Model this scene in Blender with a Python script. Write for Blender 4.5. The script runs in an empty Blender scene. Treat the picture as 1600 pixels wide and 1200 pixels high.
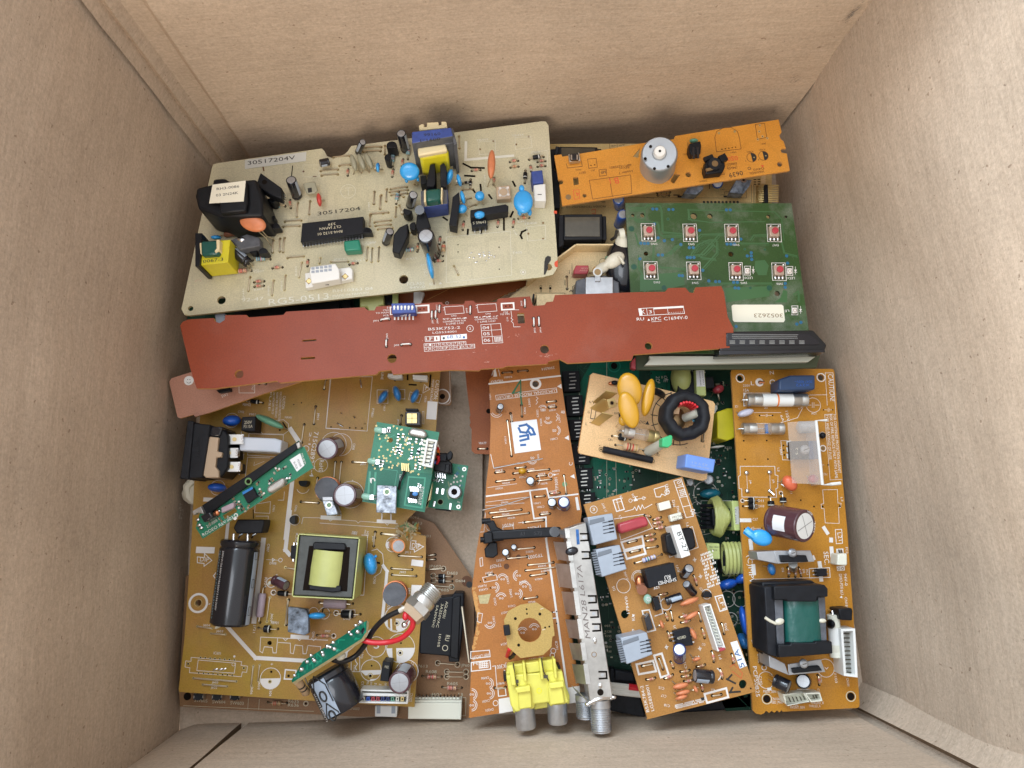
import bpy, math, random
from mathutils import Vector, Matrix, noise
from mathutils.geometry import tessellate_polygon
random.seed(7)
MM = 0.001
sc = bpy.context.scene
C = sc.collection

# ------------------------------------------------------------ camera, world, light, exposure
F = 1180.0
RX = Vector((0.99941044, 0.0111088, -0.03248631))      # world x in camera axes
RY = Vector((-0.01667077, 0.98419306, -0.17631253))    # world y in camera axes
RZ = Vector((0.03001418, 0.17675015, 0.98379801))      # world z in camera axes
CAM = Vector((0, 0, 400.0))                            # mm above the box floor
cam_data = bpy.data.cameras.new('camera')
cam = bpy.data.objects.new('camera', cam_data)
C.objects.link(cam)
sc.camera = cam
cam_data.sensor_width = 36
cam_data.lens = 36 * F / 1600
cam_data.clip_start = 0.01
cam_data.clip_end = 20
R = Matrix((RX, RY, RZ))                               # camera axes -> world
cam.matrix_world = Matrix.Translation(CAM * MM) @ R.to_4x4()
cam_data.dof.use_dof = False

world = bpy.data.worlds.new("World")
sc.world = world
world.use_nodes = True
wn = world.node_tree; wl = wn.links.new; bg = wn.nodes['Background']
# dim room all round, brighter and cooler towards the window side (upper left)
wt = wn.nodes.new('ShaderNodeTexCoord'); wd = wn.nodes.new('ShaderNodeVectorMath'); wd.operation = 'DOT_PRODUCT'
wd.inputs[1].default_value = Vector((-0.62, 0.42, 0.66)).normalized()
wr = wn.nodes.new('ShaderNodeValToRGB')
wr.color_ramp.elements[0].position = 0.46; wr.color_ramp.elements[0].color = (0.37, 0.36, 0.36, 1)
wr.color_ramp.elements[1].position = 0.97; wr.color_ramp.elements[1].color = (0.66, 0.74, 0.80, 1)
wl(wt.outputs['Generated'], wd.inputs[0]); wl(wd.outputs['Value'], wr.inputs['Fac']); wl(wr.outputs['Color'], bg.inputs[0])
bg.inputs[1].default_value = 2.3

def area(name, loc, target, sx, sy, power, col):
    l = bpy.data.lights.new(name, 'AREA')
    l.shape = 'RECTANGLE'; l.size = sx; l.size_y = sy; l.energy = power; l.color = col
    o = bpy.data.objects.new(name, l); C.objects.link(o)
    o.location = loc
    o.rotation_euler = (Vector(target) - Vector(loc)).to_track_quat('-Z', 'Y').to_euler()
    return o
area('window_light', (-0.42, 0.85, 0.95), (0.02, -0.04, 0.05), 0.75, 0.6, 14.5, (0.72, 0.86, 1.0))
area('warm_lamp', (-0.20, -0.76, 0.72), (0.0, 0.2, 0.08), 0.42, 0.42, 5.4, (1.0, 0.84, 0.66))
area('room_light', (-0.30, 0.15, 1.3), (0.0, 0.05, 0.0), 0.5, 0.5, 3.0, (0.9, 0.93, 1.0))

sc.view_settings.view_transform = 'Standard'
sc.view_settings.look = 'None'
sc.view_settings.exposure = 0.17
sc.view_settings.gamma = 1

# ------------------------------------------------------------ materials
MATS = {}
def mat(name, rgb, rough=0.5, metal=0.0, noise_amt=0.0, scale=150, rgb2=None, bump=0.0, bscale=None,
        coat=0.0, alpha=1.0, trans=0.0, emit=None, spec=0.5):
    m = bpy.data.materials.new(name); m.use_nodes = True
    nt = m.node_tree; p = nt.nodes['Principled BSDF']
    p.inputs['Base Color'].default_value = (*rgb, 1)
    p.inputs['Roughness'].default_value = rough
    p.inputs['Metallic'].default_value = metal
    p.inputs['Coat Weight'].default_value = coat
    p.inputs['Alpha'].default_value = alpha
    p.inputs['Transmission Weight'].default_value = trans
    p.inputs['Specular IOR Level'].default_value = spec
    if noise_amt or bump:
        tc = nt.nodes.new('ShaderNodeTexCoord')
    if noise_amt:
        n = nt.nodes.new('ShaderNodeTexNoise'); n.inputs['Scale'].default_value = scale
        n.inputs['Detail'].default_value = 8; n.inputs['Roughness'].default_value = 0.65
        nt.links.new(tc.outputs['Object'], n.inputs['Vector'])
        r = nt.nodes.new('ShaderNodeValToRGB')
        a = rgb2 or tuple(c * (1 - noise_amt) for c in rgb)
        b_ = tuple(min(1, c * (1 + noise_amt * 0.6)) for c in rgb)
        r.color_ramp.elements[0].position = 0.34; r.color_ramp.elements[0].color = (*a, 1)
        r.color_ramp.elements[1].position = 0.66; r.color_ramp.elements[1].color = (*b_, 1)
        nt.links.new(n.outputs['Fac'], r.inputs['Fac'])
        nt.links.new(r.outputs['Color'], p.inputs['Base Color'])
        mr = nt.nodes.new('ShaderNodeMapRange')
        mr.inputs['To Min'].default_value = max(0.02, rough - 0.1); mr.inputs['To Max'].default_value = min(1, rough + 0.12)
        nt.links.new(n.outputs['Fac'], mr.inputs['Value']); nt.links.new(mr.outputs['Result'], p.inputs['Roughness'])
    if bump:
        n2 = nt.nodes.new('ShaderNodeTexNoise'); n2.inputs['Scale'].default_value = bscale or scale * 3
        n2.inputs['Detail'].default_value = 5
        nt.links.new(tc.outputs['Object'], n2.inputs['Vector'])
        bp = nt.nodes.new('ShaderNodeBump'); bp.inputs['Strength'].default_value = 1.0
        bp.inputs['Distance'].default_value = bump * MM
        nt.links.new(n2.outputs['Fac'], bp.inputs['Height']); nt.links.new(bp.outputs['Normal'], p.inputs['Normal'])
    MATS[name] = m
    return m

def pcb(name, rgb, rgb2, rough=0.36, dust=0.14, under=True):
    """laminate with large soft blotches, fine weave mottling and a trace of dust"""
    m = bpy.data.materials.new(name); m.use_nodes = True
    nt = m.node_tree; p = nt.nodes['Principled BSDF']; L = nt.links.new
    tc = nt.nodes.new('ShaderNodeTexCoord')
    def nz(s, d, ro=0.6):
        n = nt.nodes.new('ShaderNodeTexNoise'); n.inputs['Scale'].default_value = s
        n.inputs['Detail'].default_value = d; n.inputs['Roughness'].default_value = ro
        L(tc.outputs['Object'], n.inputs['Vector']); return n
    def ramp(src, a, b, ca, cb):
        r = nt.nodes.new('ShaderNodeValToRGB')
        r.color_ramp.elements[0].position = a; r.color_ramp.elements[1].position = b
        r.color_ramp.elements[0].color = (*ca, 1); r.color_ramp.elements[1].color = (*cb, 1)
        L(src, r.inputs['Fac']); return r
    big = nz(28, 4); fine = nz(1500, 2)
    base = ramp(big.outputs['Fac'], 0.35, 0.65, rgb, rgb2)
    g = ramp(fine.outputs['Fac'], 0.3, 0.7, (0.86,)*3, (1.12,)*3)
    mx = nt.nodes.new('ShaderNodeMix'); mx.data_type = 'RGBA'; mx.blend_type = 'MULTIPLY'; mx.inputs[0].default_value = 1
    L(base.outputs['Color'], mx.inputs[6]); L(g.outputs['Color'], mx.inputs[7])
    out = mx.outputs[2]
    dn = nz(22, 9, 0.72)
    dr = ramp(dn.outputs['Fac'], 0.55 - dust * 0.08, 0.8, (0,)*3, (1,)*3)
    if dust:
        sp = nz(2600, 2)
        spr = ramp(sp.outputs['Fac'], 0.35, 0.7, (0.35,)*3, (1,)*3)
        mm = nt.nodes.new('ShaderNodeMath'); mm.operation = 'MULTIPLY'
        L(dr.outputs['Color'], mm.inputs[0]); L(spr.outputs['Color'], mm.inputs[1])
        m2 = nt.nodes.new('ShaderNodeMath'); m2.operation = 'MULTIPLY'; m2.inputs[1].default_value = dust
        L(mm.outputs[0], m2.inputs[0])
        md = nt.nodes.new('ShaderNodeMix'); md.data_type = 'RGBA'
        L(m2.outputs[0], md.inputs[0]); L(out, md.inputs[6]); md.inputs[7].default_value = (0.42, 0.41, 0.38, 1)
        out = md.outputs[2]
    L(out, p.inputs['Base Color'])
    rr = nt.nodes.new('ShaderNodeMapRange'); rr.inputs['To Min'].default_value = rough - 0.07; rr.inputs['To Max'].default_value = rough + 0.16
    L(dn.outputs['Fac'], rr.inputs['Value']); L(rr.outputs['Result'], p.inputs['Roughness'])
    bp = nt.nodes.new('ShaderNodeBump'); bp.inputs['Distance'].default_value = 0.012 * MM
    L(fine.outputs['Fac'], bp.inputs['Height']); L(bp.outputs['Normal'], p.inputs['Normal'])
    p.inputs['Specular IOR Level'].default_value = 0.33
    MATS[name] = m
    if under: pcb(name + '_under', tuple(c*.945 for c in rgb), tuple(c*.945 for c in rgb2), rough, dust, False)

def cardboard(name, rgb, k=1.0):
    m = bpy.data.materials.new(name); m.use_nodes = True
    nt = m.node_tree; p = nt.nodes['Principled BSDF']; L = nt.links.new
    tc = nt.nodes.new('ShaderNodeTexCoord')
    def nz(s, d, ro=0.6, sc3=None):
        n = nt.nodes.new('ShaderNodeTexNoise'); n.inputs['Scale'].default_value = s
        n.inputs['Detail'].default_value = d; n.inputs['Roughness'].default_value = ro
        if sc3:
            mp = nt.nodes.new('ShaderNodeMapping'); mp.inputs['Scale'].default_value = sc3
            L(tc.outputs['Object'], mp.inputs['Vector']); L(mp.outputs['Vector'], n.inputs['Vector'])
        else: L(tc.outputs['Object'], n.inputs['Vector'])
        return n
    def ramp(src, a, b, ca, cb):
        r = nt.nodes.new('ShaderNodeValToRGB')
        r.color_ramp.elements[0].position = a; r.color_ramp.elements[1].position = b
        r.color_ramp.elements[0].color = (*ca, 1); r.color_ramp.elements[1].color = (*cb, 1)
        L(src, r.inputs['Fac']); return r
    def mul(a, b):
        mx = nt.nodes.new('ShaderNodeMix'); mx.data_type = 'RGBA'; mx.blend_type = 'MULTIPLY'; mx.inputs[0].default_value = 1
        L(a, mx.inputs[6]); L(b, mx.inputs[7]); return mx.outputs[2]
    blot = nz(14, 5); fib = nz(700, 6, 0.75); fib2 = nz(260, 6, 0.8, (0.4, 0.4, 3.6)); spk = nz(420, 3, 0.5)
    a = ramp(blot.outputs['Fac'], 0.3, 0.7, tuple(c * 0.86 for c in rgb), tuple(c * 1.08 for c in rgb))
    b = ramp(fib.outputs['Fac'], 0.3, 0.7, (0.80,)*3, (1.16,)*3)
    c = ramp(fib2.outputs['Fac'], 0.3, 0.7, (0.86, 0.85, 0.83), (1.10,)*3)
    d = ramp(spk.outputs['Fac'], 0.275, 0.30, (0.62, 0.58, 0.55), (1,)*3)
    L(mul(mul(mul(a.outputs['Color'], b.outputs['Color']), c.outputs['Color']), d.outputs['Color']), p.inputs['Base Color'])
    p.inputs['Roughness'].default_value = 0.82
    p.inputs['Specular IOR Level'].default_value = 0.25
    bp = nt.nodes.new('ShaderNodeBump'); bp.inputs['Distance'].default_value = 0.16 * MM
    ad = nt.nodes.new('ShaderNodeMath'); ad.operation = 'ADD'
    L(fib.outputs['Fac'], ad.inputs[0]); L(fib2.outputs['Fac'], ad.inputs[1])
    L(ad.outputs[0], bp.inputs['Height'])
    # faint flutes of the corrugation showing through the liner
    wv = nt.nodes.new('ShaderNodeTexWave'); wv.inputs['Scale'].default_value = 38; wv.inputs['Distortion'].default_value = 1.2
    wv.bands_direction = 'Z'; L(tc.outputs['Object'], wv.inputs['Vector'])
    bp2 = nt.nodes.new('ShaderNodeBump'); bp2.inputs['Distance'].default_value = 0.10 * MM; bp2.inputs['Strength'].default_value = 0.6
    L(wv.outputs['Fac'], bp2.inputs['Height']); L(bp.outputs['Normal'], bp2.inputs['Normal']); L(bp2.outputs['Normal'], p.inputs['Normal'])
    MATS[name] = m

cardboard('cardboard', (0.54, 0.43, 0.33))
mat('cardboard_edge_slot_shade', (0.22, 0.15, 0.09), 0.9, noise_amt=0.3, scale=800)  # cut board edges, and the shade painted behind the joint slot
mat('cardboard_torn', (0.72, 0.64, 0.54), 0.95, noise_amt=0.2, scale=900)
mat('scuff', (0.13, 0.12, 0.11), 0.9)
pcb('cream', (0.54, 0.50, 0.335), (0.59, 0.54, 0.38), 0.34)
pcb('amber', (0.43, 0.185, 0.018), (0.49, 0.22, 0.028), 0.32)
pcb('orange', (0.58, 0.235, 0.03), (0.66, 0.29, 0.045), 0.32)
pcb('tan', (0.38, 0.18, 0.045), (0.44, 0.21, 0.058), 0.36)
pcb('olive_tan', (0.37, 0.235, 0.030), (0.40, 0.20, 0.05), 0.36)
pcb('brown', (0.40, 0.148, 0.030), (0.45, 0.172, 0.042), 0.36)
pcb('rust', (0.25, 0.065, 0.014), (0.31, 0.085, 0.02), 0.45)
pcb('dim_tan', (0.25, 0.135, 0.06), (0.31, 0.165, 0.08), 0.4)
pcb('pink', (0.43, 0.215, 0.15), (0.47, 0.24, 0.175), 0.33)
pcb('brick', (0.225, 0.038, 0.011), (0.26, 0.046, 0.014), 0.38, dust=0.12)
pcb('wood', (0.70, 0.44, 0.21), (0.76, 0.50, 0.26), 0.38, dust=0.1)
pcb('yellow_tan', (0.58, 0.42, 0.17), (0.64, 0.47, 0.22), 0.38)
pcb('straw', (0.72, 0.56, 0.31), (0.76, 0.60, 0.35), 0.4)
pcb('gold', (0.44, 0.29, 0.085), (0.48, 0.32, 0.10), 0.3)
pcb('pcb_green', (0.032, 0.074, 0.018), (0.040, 0.09, 0.024), 0.34, dust=0.9)
mat('trace_green', (0.045, 0.125, 0.042), 0.35)
pcb('pcb_dark', (0.008, 0.040, 0.024), (0.010, 0.055, 0.034), 0.36)
pcb('pcb_teal', (0.004, 0.12, 0.07), (0.006, 0.145, 0.085), 0.3)
pcb('pcb_bright', (0.024, 0.185, 0.105), (0.028, 0.21, 0.12), 0.3)
mat('trace_teal', (0.012, 0.25, 0.145), 0.3)
mat('trace_dark', (0.012, 0.075, 0.045), 0.35)
mat('edge_orange', (0.60, 0.30, 0.09), 0.7, noise_amt=0.25, scale=900)
mat('edge_pale', (0.50, 0.42, 0.22), 0.7, noise_amt=0.2, scale=900)
mat('edge_dark', (0.05, 0.06, 0.03), 0.7)
mat('silk', (0.76, 0.72, 0.68), 0.5)
mat('silk_dim', (0.62, 0.57, 0.42), 0.5)
mat('silk_cream', (0.72, 0.71, 0.62), 0.5)
mat('ink', (0.02, 0.018, 0.016), 0.55)
mat('ink_brown', (0.12, 0.04, 0.01), 0.6)
mat('ink_blue', (0.02, 0.12, 0.36), 0.5, noise_amt=0.35, scale=700)
mat('ink_green', (0.01, 0.13, 0.05), 0.5)
mat('ink_red', (0.65, 0.08, 0.03), 0.5)
mat('hole', (0.012, 0.008, 0.006), 0.9, spec=0.1)
mat('solder_gold', (0.52, 0.42, 0.2), 0.35, 0.7)
mat('label', (0.80, 0.80, 0.80), 0.5)
mat('label_cream', (0.80, 0.76, 0.62), 0.5)
mat('label_grey', (0.60, 0.60, 0.55), 0.5)
mat('black', (0.009, 0.010, 0.013), 0.42, noise_amt=0.25, scale=300, bump=0.01, spec=0.25)
mat('black_gloss', (0.012, 0.013, 0.018), 0.2, coat=0.3)
mat('black_soft', (0.014, 0.015, 0.019), 0.55, noise_amt=0.4, scale=200, bump=0.03, spec=0.25)
mat('chip', (0.010, 0.011, 0.015), 0.5, spec=0.25, noise_amt=0.15, scale=400, bump=0.01)
mat('sleeve_maroon', (0.085, 0.035, 0.042), 0.25, coat=0.3)
mat('sleeve_blue', (0.015, 0.035, 0.16), 0.25, coat=0.4)
mat('sleeve_mid', (0.02, 0.10, 0.42), 0.3, coat=0.3)
mat('sleeve_orange', (0.75, 0.28, 0.10), 0.3)
mat('grey_print', (0.36, 0.42, 0.50), 0.35)
mat('alu', (0.44, 0.45, 0.47), 0.42, 0.6, noise_amt=0.08, scale=300)
mat('alu_cross', (0.35, 0.35, 0.36), 0.4, 0.8)
mat('steel', (0.62, 0.61, 0.58), 0.34, 0.9, noise_amt=0.12, scale=90, bump=0.02, bscale=300)
mat('tin', (0.50, 0.48, 0.45), 0.40, 0.7, noise_amt=0.30, scale=55, bump=0.03, bscale=500)
mat('zinc', (0.52, 0.53, 0.55), 0.36, 0.85, noise_amt=0.25, scale=90)
mat('wire_tin', (0.68, 0.60, 0.46), 0.28, 0.9)
mat('solder', (0.75, 0.76, 0.78), 0.18, 1.0)
mat('brass', (0.62, 0.48, 0.22), 0.35, 0.8)
mat('brass_dark', (0.30, 0.20, 0.10), 0.4, 0.8)
mat('copper', (0.60, 0.22, 0.10), 0.3, 0.9)
mat('disc_blue', (0.035, 0.36, 0.80), 0.25, coat=0.4, noise_amt=0.08, scale=200)
mat('disc_deep', (0.015, 0.10, 0.50), 0.25, coat=0.4)
mat('disc_mid', (0.03, 0.20, 0.52), 0.28, coat=0.3)
mat('disc_teal', (0.01, 0.15, 0.22), 0.3, coat=0.3)
mat('disc_orange', (0.62, 0.21, 0.09), 0.38, noise_amt=0.12, scale=300)
mat('disc_red', (0.55, 0.05, 0.04), 0.3, coat=0.3)
mat('disc_salmon', (0.70, 0.14, 0.06), 0.35)
mat('disc_yellow', (0.55, 0.28, 0.012), 0.3, coat=0.12, noise_amt=0.06, scale=150)
mat('disc_green', (0.13, 0.33, 0.22), 0.35, noise_amt=0.15, scale=200)
mat('disc_lilac', (0.50, 0.48, 0.56), 0.35)
mat('mica', (0.34, 0.33, 0.24), 0.4)
mat('film_red', (0.42, 0.05, 0.065), 0.32, noise_amt=0.15, scale=150)
mat('film_green', (0.015, 0.22, 0.14), 0.28)
mat('blue_box', (0.16, 0.30, 0.72), 0.4, noise_amt=0.05, scale=200)
mat('navy_box', (0.025, 0.055, 0.13), 0.4)
mat('blue_core', (0.04, 0.075, 0.30), 0.5, noise_amt=0.25, scale=300)
mat('core_grey', (0.10, 0.105, 0.12), 0.5, noise_amt=0.35, scale=200, bump=0.03)
mat('ferrite', (0.075, 0.08, 0.075), 0.55, noise_amt=0.25, scale=250, bump=0.02)
mat('tape_yellow', (0.80, 0.72, 0.03), 0.35, bump=0.05, bscale=250)
mat('tape_lime', (0.50, 0.52, 0.18), 0.35, noise_amt=0.12, scale=60, bump=0.2, bscale=90)
mat('tape_pale', (0.52, 0.60, 0.22), 0.35, noise_amt=0.1, scale=80)
mat('tape_green', (0.012, 0.09, 0.075), 0.24, bump=0.6, bscale=130)
mat('yellow_box', (0.68, 0.60, 0.02), 0.4, noise_amt=.1, scale=80)
mat('rca_yellow', (0.74, 0.68, 0.12), 0.45, noise_amt=0.14, scale=60, bump=0.03)
mat('bobbin', (0.78, 0.66, 0.40), 0.5)
mat('white', (0.78, 0.78, 0.75), 0.4)
mat('ivory', (0.72, 0.71, 0.60), 0.4)
mat('ceramic_white', (0.66, 0.70, 0.78), 0.45)
mat('jack_grey', (0.34, 0.38, 0.44), 0.42, noise_amt=0.06, scale=200)
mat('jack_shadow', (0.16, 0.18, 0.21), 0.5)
mat('beige', (0.50, 0.37, 0.25), 0.45)
mat('res_tan', (0.56, 0.38, 0.22), 0.4)
mat('res_pink', (0.60, 0.33, 0.25), 0.4)
mat('res_teal', (0.25, 0.44, 0.50), 0.4)
mat('res_mauve', (0.42, 0.33, 0.38), 0.5, noise_amt=0.1, scale=300)
mat('res_lilac', (0.55, 0.50, 0.60), 0.4)
mat('band_red', (0.55, 0.04, 0.03), 0.4)
mat('band_brown', (0.14, 0.05, 0.02), 0.4)
mat('band_gold', (0.5, 0.35, 0.1), 0.35, 0.5)
mat('glass_amber', (0.30, 0.12, 0.07), 0.15, coat=0.5)
mat('wire_red', (0.60, 0.02, 0.03), 0.35)
mat('wire_black', (0.01, 0.01, 0.012), 0.35)
mat('wire_white', (0.70, 0.66, 0.58), 0.4)
mat('wire_orange', (0.8, 0.2, 0.03), 0.35)
mat('button_red', (0.45, 0.04, 0.06), 0.4)
mat('switch_body', (0.50, 0.38, 0.30), 0.35, 0.4)
mat('led_white', (0.80, 0.76, 0.72), 0.3)
mat('glass', (0.9, 0.92, 0.92), 0.08, trans=1.0)
mat('clear_plastic', (0.75, 0.68, 0.62), 0.2, alpha=0.2)
mat('led_clear', (0.45, 0.75, 0.6), 0.12, alpha=0.55)
mat('lcd_grey', (0.012, 0.013, 0.015), 0.25)
mat('lcd_cell', (0.20, 0.20, 0.19), 0.3)
mat('diffuser', (0.52, 0.53, 0.46), 0.3)
mat('pin_dark', (0.10, 0.09, 0.07), 0.35, 0.7)
mat('nylon_green', (0.05, 0.45, 0.18), 0.35)
mat('nylon_clear', (0.62, 0.60, 0.50), 0.35, alpha=0.8)
mat('glue_white', (0.66, 0.62, 0.50), 0.35, bump=0.3, bscale=150)
mat('paste_metal', (0.42, 0.46, 0.52), 0.4, 0.3, noise_amt=0.9, scale=260, rgb2=(0.01, 0.012, 0.016), bump=0.1)
mat('paste_black', (0.20, 0.24, 0.30), 0.4, 0.1, noise_amt=0.9, scale=200, rgb2=(0.006, 0.008, 0.012), bump=0.05)
mat('fibre', (0.52, 0.42, 0.25), 0.9, noise_amt=0.4, scale=600)
mat('motor_steel', (0.42, 0.45, 0.48), 0.36, 0.6)
mat('ink_soft', (0.16, 0.13, 0.12), 0.6)
mat('foil_green', (0.14, 0.26, 0.11), 0.3)

# ------------------------------------------------------------ mesh builder, all numbers in millimetres
TXT = {}
def text_mesh(s):
    if s in TXT: return TXT[s]
    cu = bpy.data.curves.new('t', 'FONT'); cu.body = s; cu.size = 1; cu.resolution_u = 2
    o = bpy.data.objects.new('t', cu)
    me = o.to_mesh()
    vs = [(v.co.x, v.co.y) for v in me.vertices]; fs = [tuple(p.vertices) for p in me.polygons]
    o.to_mesh_clear(); bpy.data.objects.remove(o); bpy.data.curves.remove(cu)
    x0 = min(v[0] for v in vs); x1 = max(v[0] for v in vs); y1 = max(v[1] for v in vs)
    y1 = max(y1, 0.5)
    TXT[s] = ([((v[0] - x0) / (x1 - x0), v[1] / y1) for v in vs], fs)
    return TXT[s]

def frame(d):
    d = d.normalized()
    a = Vector((0, 0, 1)) if abs(d.z) < 0.9 else Vector((1, 0, 0))
    u = d.cross(a).normalized(); return u, d.cross(u).normalized(), d

class MB:
    def __init__(s): s.v = []; s.f = []; s.m = []; s.mats = []
    def mi(s, n):
        if n not in s.mats: s.mats.append(n)
        return s.mats.index(n)
    def add(s, vs, fs, m):
        o = len(s.v); s.v += [Vector(v) for v in vs]
        i = s.mi(m)
        for f in fs: s.f.append(tuple(o + k for k in f)); s.m.append(i)
        return s
    def lathe(s, a, b, prof, seg=20, cap0=None, cap1=None):
        """prof: (distance from a, radius, material of the band that ends here)"""
        a = Vector(a); b = Vector(b); u, w, d = frame(b - a)
        rings = []
        for t, r, m in prof:
            o = len(s.v)
            for k in range(seg):
                an = 2 * math.pi * k / seg
                s.v.append(a + d * t + (u * math.cos(an) + w * math.sin(an)) * max(r, 0.01))
            rings.append(o)
        for i in range(1, len(rings)):
            mi = s.mi(prof[i][2])
            for k in range(seg):
                s.f.append((rings[i-1] + k, rings[i-1] + (k+1) % seg, rings[i] + (k+1) % seg, rings[i] + k)); s.m.append(mi)
        if cap0: s.f.append(tuple(reversed([rings[0] + k for k in range(seg)]))[::-1]); s.m.append(s.mi(cap0))
        if cap1: s.f.append(tuple(rings[-1] + k for k in range(seg))); s.m.append(s.mi(cap1))
        return s
    def cyl(s, a, b, r, m, seg=18, cap=None, r2=None):
        L = (Vector(b) - Vector(a)).length
        return s.lathe(a, b, [(0, r, m), (L, r if r2 is None else r2, m)], seg, cap or m, cap or m)
    def ell(s, c, A, B, D, m, seg=20, ring=10, fl=1.0):
        c, A, B, D = map(Vector, (c, A, B, D)); vs = []; fs = []
        for i in range(ring + 1):
            th = math.pi * i / ring
            for k in range(seg):
                ph = 2 * math.pi * k / seg
                sn = max(0, math.sin(th))**fl; vs.append(c + A * (sn * math.cos(ph)) + B * (sn * math.sin(ph)) + D * math.cos(th))
        for i in range(ring):
            for k in range(seg):
                fs.append((i*seg + k, i*seg + (k+1) % seg, (i+1)*seg + (k+1) % seg, (i+1)*seg + k))
        return s.add(vs, fs, m)
    def tube(s, pts, r, m, seg=7):
        pts = [Vector(p) for p in pts]; rings = []; u = None
        for i, p in enumerate(pts):
            d = (pts[min(i+1, len(pts)-1)] - pts[max(i-1, 0)]).normalized()
            if u is None: u, w, _ = frame(d)
            else:
                u = (u - d * u.dot(d)).normalized(); w = d.cross(u)
            o = len(s.v); rings.append(o)
            for k in range(seg):
                an = 2 * math.pi * k / seg
                s.v.append(p + (u * math.cos(an) + w * math.sin(an)) * r)
        mi = s.mi(m)
        for i in range(1, len(rings)):
            for k in range(seg):
                s.f.append((rings[i-1]+k, rings[i-1]+(k+1) % seg, rings[i]+(k+1) % seg, rings[i]+k)); s.m.append(mi)
        s.f.append(tuple(rings[0]+k for k in range(seg))); s.m.append(mi)
        s.f.append(tuple(rings[-1]+k for k in range(seg))); s.m.append(mi)
        return s
    def prism(s, top, bot, m, mtop=None, mbot=None):
        """top and bot: matching lists of 3D points"""
        n = len(top); o = len(s.v); s.v += [Vector(p) for p in top] + [Vector(p) for p in bot]
        s.f.append(tuple(o + k for k in range(n))); s.m.append(s.mi(mtop or m))
        s.f.append(tuple(o + n + k for k in reversed(range(n)))); s.m.append(s.mi(mbot or m))
        for k in range(n):
            k2 = (k + 1) % n
            s.f.append((o + k, o + n + k, o + n + k2, o + k2)); s.m.append(s.mi(m))
        return s
    def box(s, c, sx, sy, sz, ang=0, m='black', mtop=None):
        """c = centre of the bottom face"""
        ca, sa = math.cos(ang), math.sin(ang); c = Vector(c)
        q = [(-sx/2, -sy/2), (sx/2, -sy/2), (sx/2, sy/2), (-sx/2, sy/2)]
        f = lambda x, y, z: c + Vector((x*ca - y*sa, x*sa + y*ca, z))
        return s.prism([f(x, y, sz) for x, y in q], [f(x, y, 0) for x, y in q], m, mtop)
    def obox(s, c, U, V, W, m):
        """box from centre and three half-axis vectors"""
        c, U, V, W = map(Vector, (c, U, V, W))
        return s.prism([c-U-V+W, c+U-V+W, c+U+V+W, c-U+V+W], [c-U-V-W, c+U-V-W, c+U+V-W, c-U+V-W], m)
    def plate(s, pts, z, m):
        s.add([(p[0], p[1], z) for p in pts], [tuple(range(len(pts)))], m); return s
    def ring(s, c, r0, r1, z, m, seg=24, a0=0, a1=2*math.pi):
        full = abs(a1 - a0 - 2*math.pi) < 1e-4; vs = []; fs = []
        n = seg + (0 if full else 1)
        for k in range(n):
            a = a0 + (a1 - a0) * k / seg
            vs += [(c[0] + r0*math.cos(a), c[1] + r0*math.sin(a), z), (c[0] + r1*math.cos(a), c[1] + r1*math.sin(a), z)]
        for k in range(seg):
            a, b = 2*k, 2*((k+1) % n); fs.append((a, a+1, b+1, b))
        return s.add(vs, fs, m)
    def disc(s, c, r, z, m, seg=16):
        return s.plate([(c[0] + r*math.cos(2*math.pi*k/seg), c[1] + r*math.sin(2*math.pi*k/seg)) for k in range(seg)], z, m)
    def line(s, pts, w, z, m, closed=False):
        pts = [Vector((p[0], p[1])) for p in pts]
        if closed: pts = pts + [pts[0]]
        for i in range(len(pts) - 1):
            a, b = pts[i], pts[i+1]; d = b - a
            if d.length < 1e-6: continue
            d.normalize(); n = Vector((-d.y, d.x)) * w/2; e = d * w/2
            zz = z + 0.00011 * i
            s.add([(*(a - n - e), zz), (*(b - n + e), zz), (*(b + n + e), zz), (*(a + n - e), zz)], [(0, 1, 2, 3)], m)
        return s
    def text(s, st, o, U, V, m):
        """o = start of the baseline, U = full width vector, V = capital height vector (3D)"""
        vs, fs = text_mesh(st); o, U, V = Vector(o), Vector(U), Vector(V)
        return s.add([o + U*x + V*y for x, y in vs], fs, m)
    def build(s, name, parent=None, bevel=0.0, label=None, smooth=True):
        me = bpy.data.meshes.new(name)
        me.from_pydata([v * MM for v in s.v], [], s.f)
        for n in s.mats: me.materials.append(MATS[n])
        me.polygons.foreach_set('material_index', s.m)
        me.update()
        if smooth:
            me.polygons.foreach_set('use_smooth', [True] * len(me.polygons))
            me.set_sharp_from_angle(angle=math.radians(38))
        o = bpy.data.objects.new(name, me); C.objects.link(o)
        if parent: o.parent = parent
        if bevel:
            bv = o.modifiers.new('bevel', 'BEVEL'); bv.width = bevel * MM; bv.segments = 2
            bv.limit_method = 'ANGLE'; bv.angle_limit = math.radians(45)
        if label: o['label'] = label
        return o

def thing(name, label, cat, group=None):
    o = bpy.data.objects.new(name, None); C.objects.link(o)
    o.empty_display_size = 0.01
    o['label'] = label; o['category'] = cat
    if group: o['group'] = group
    return o

def ray(px, py):
    return R @ Vector((px - 800, -(py - 600), -F))
def at(px, py, z):
    """photo pixel -> world point (mm) on the horizontal plane z"""
    r = ray(px, py); return CAM + r * ((z - CAM.z) / r.z)

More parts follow.
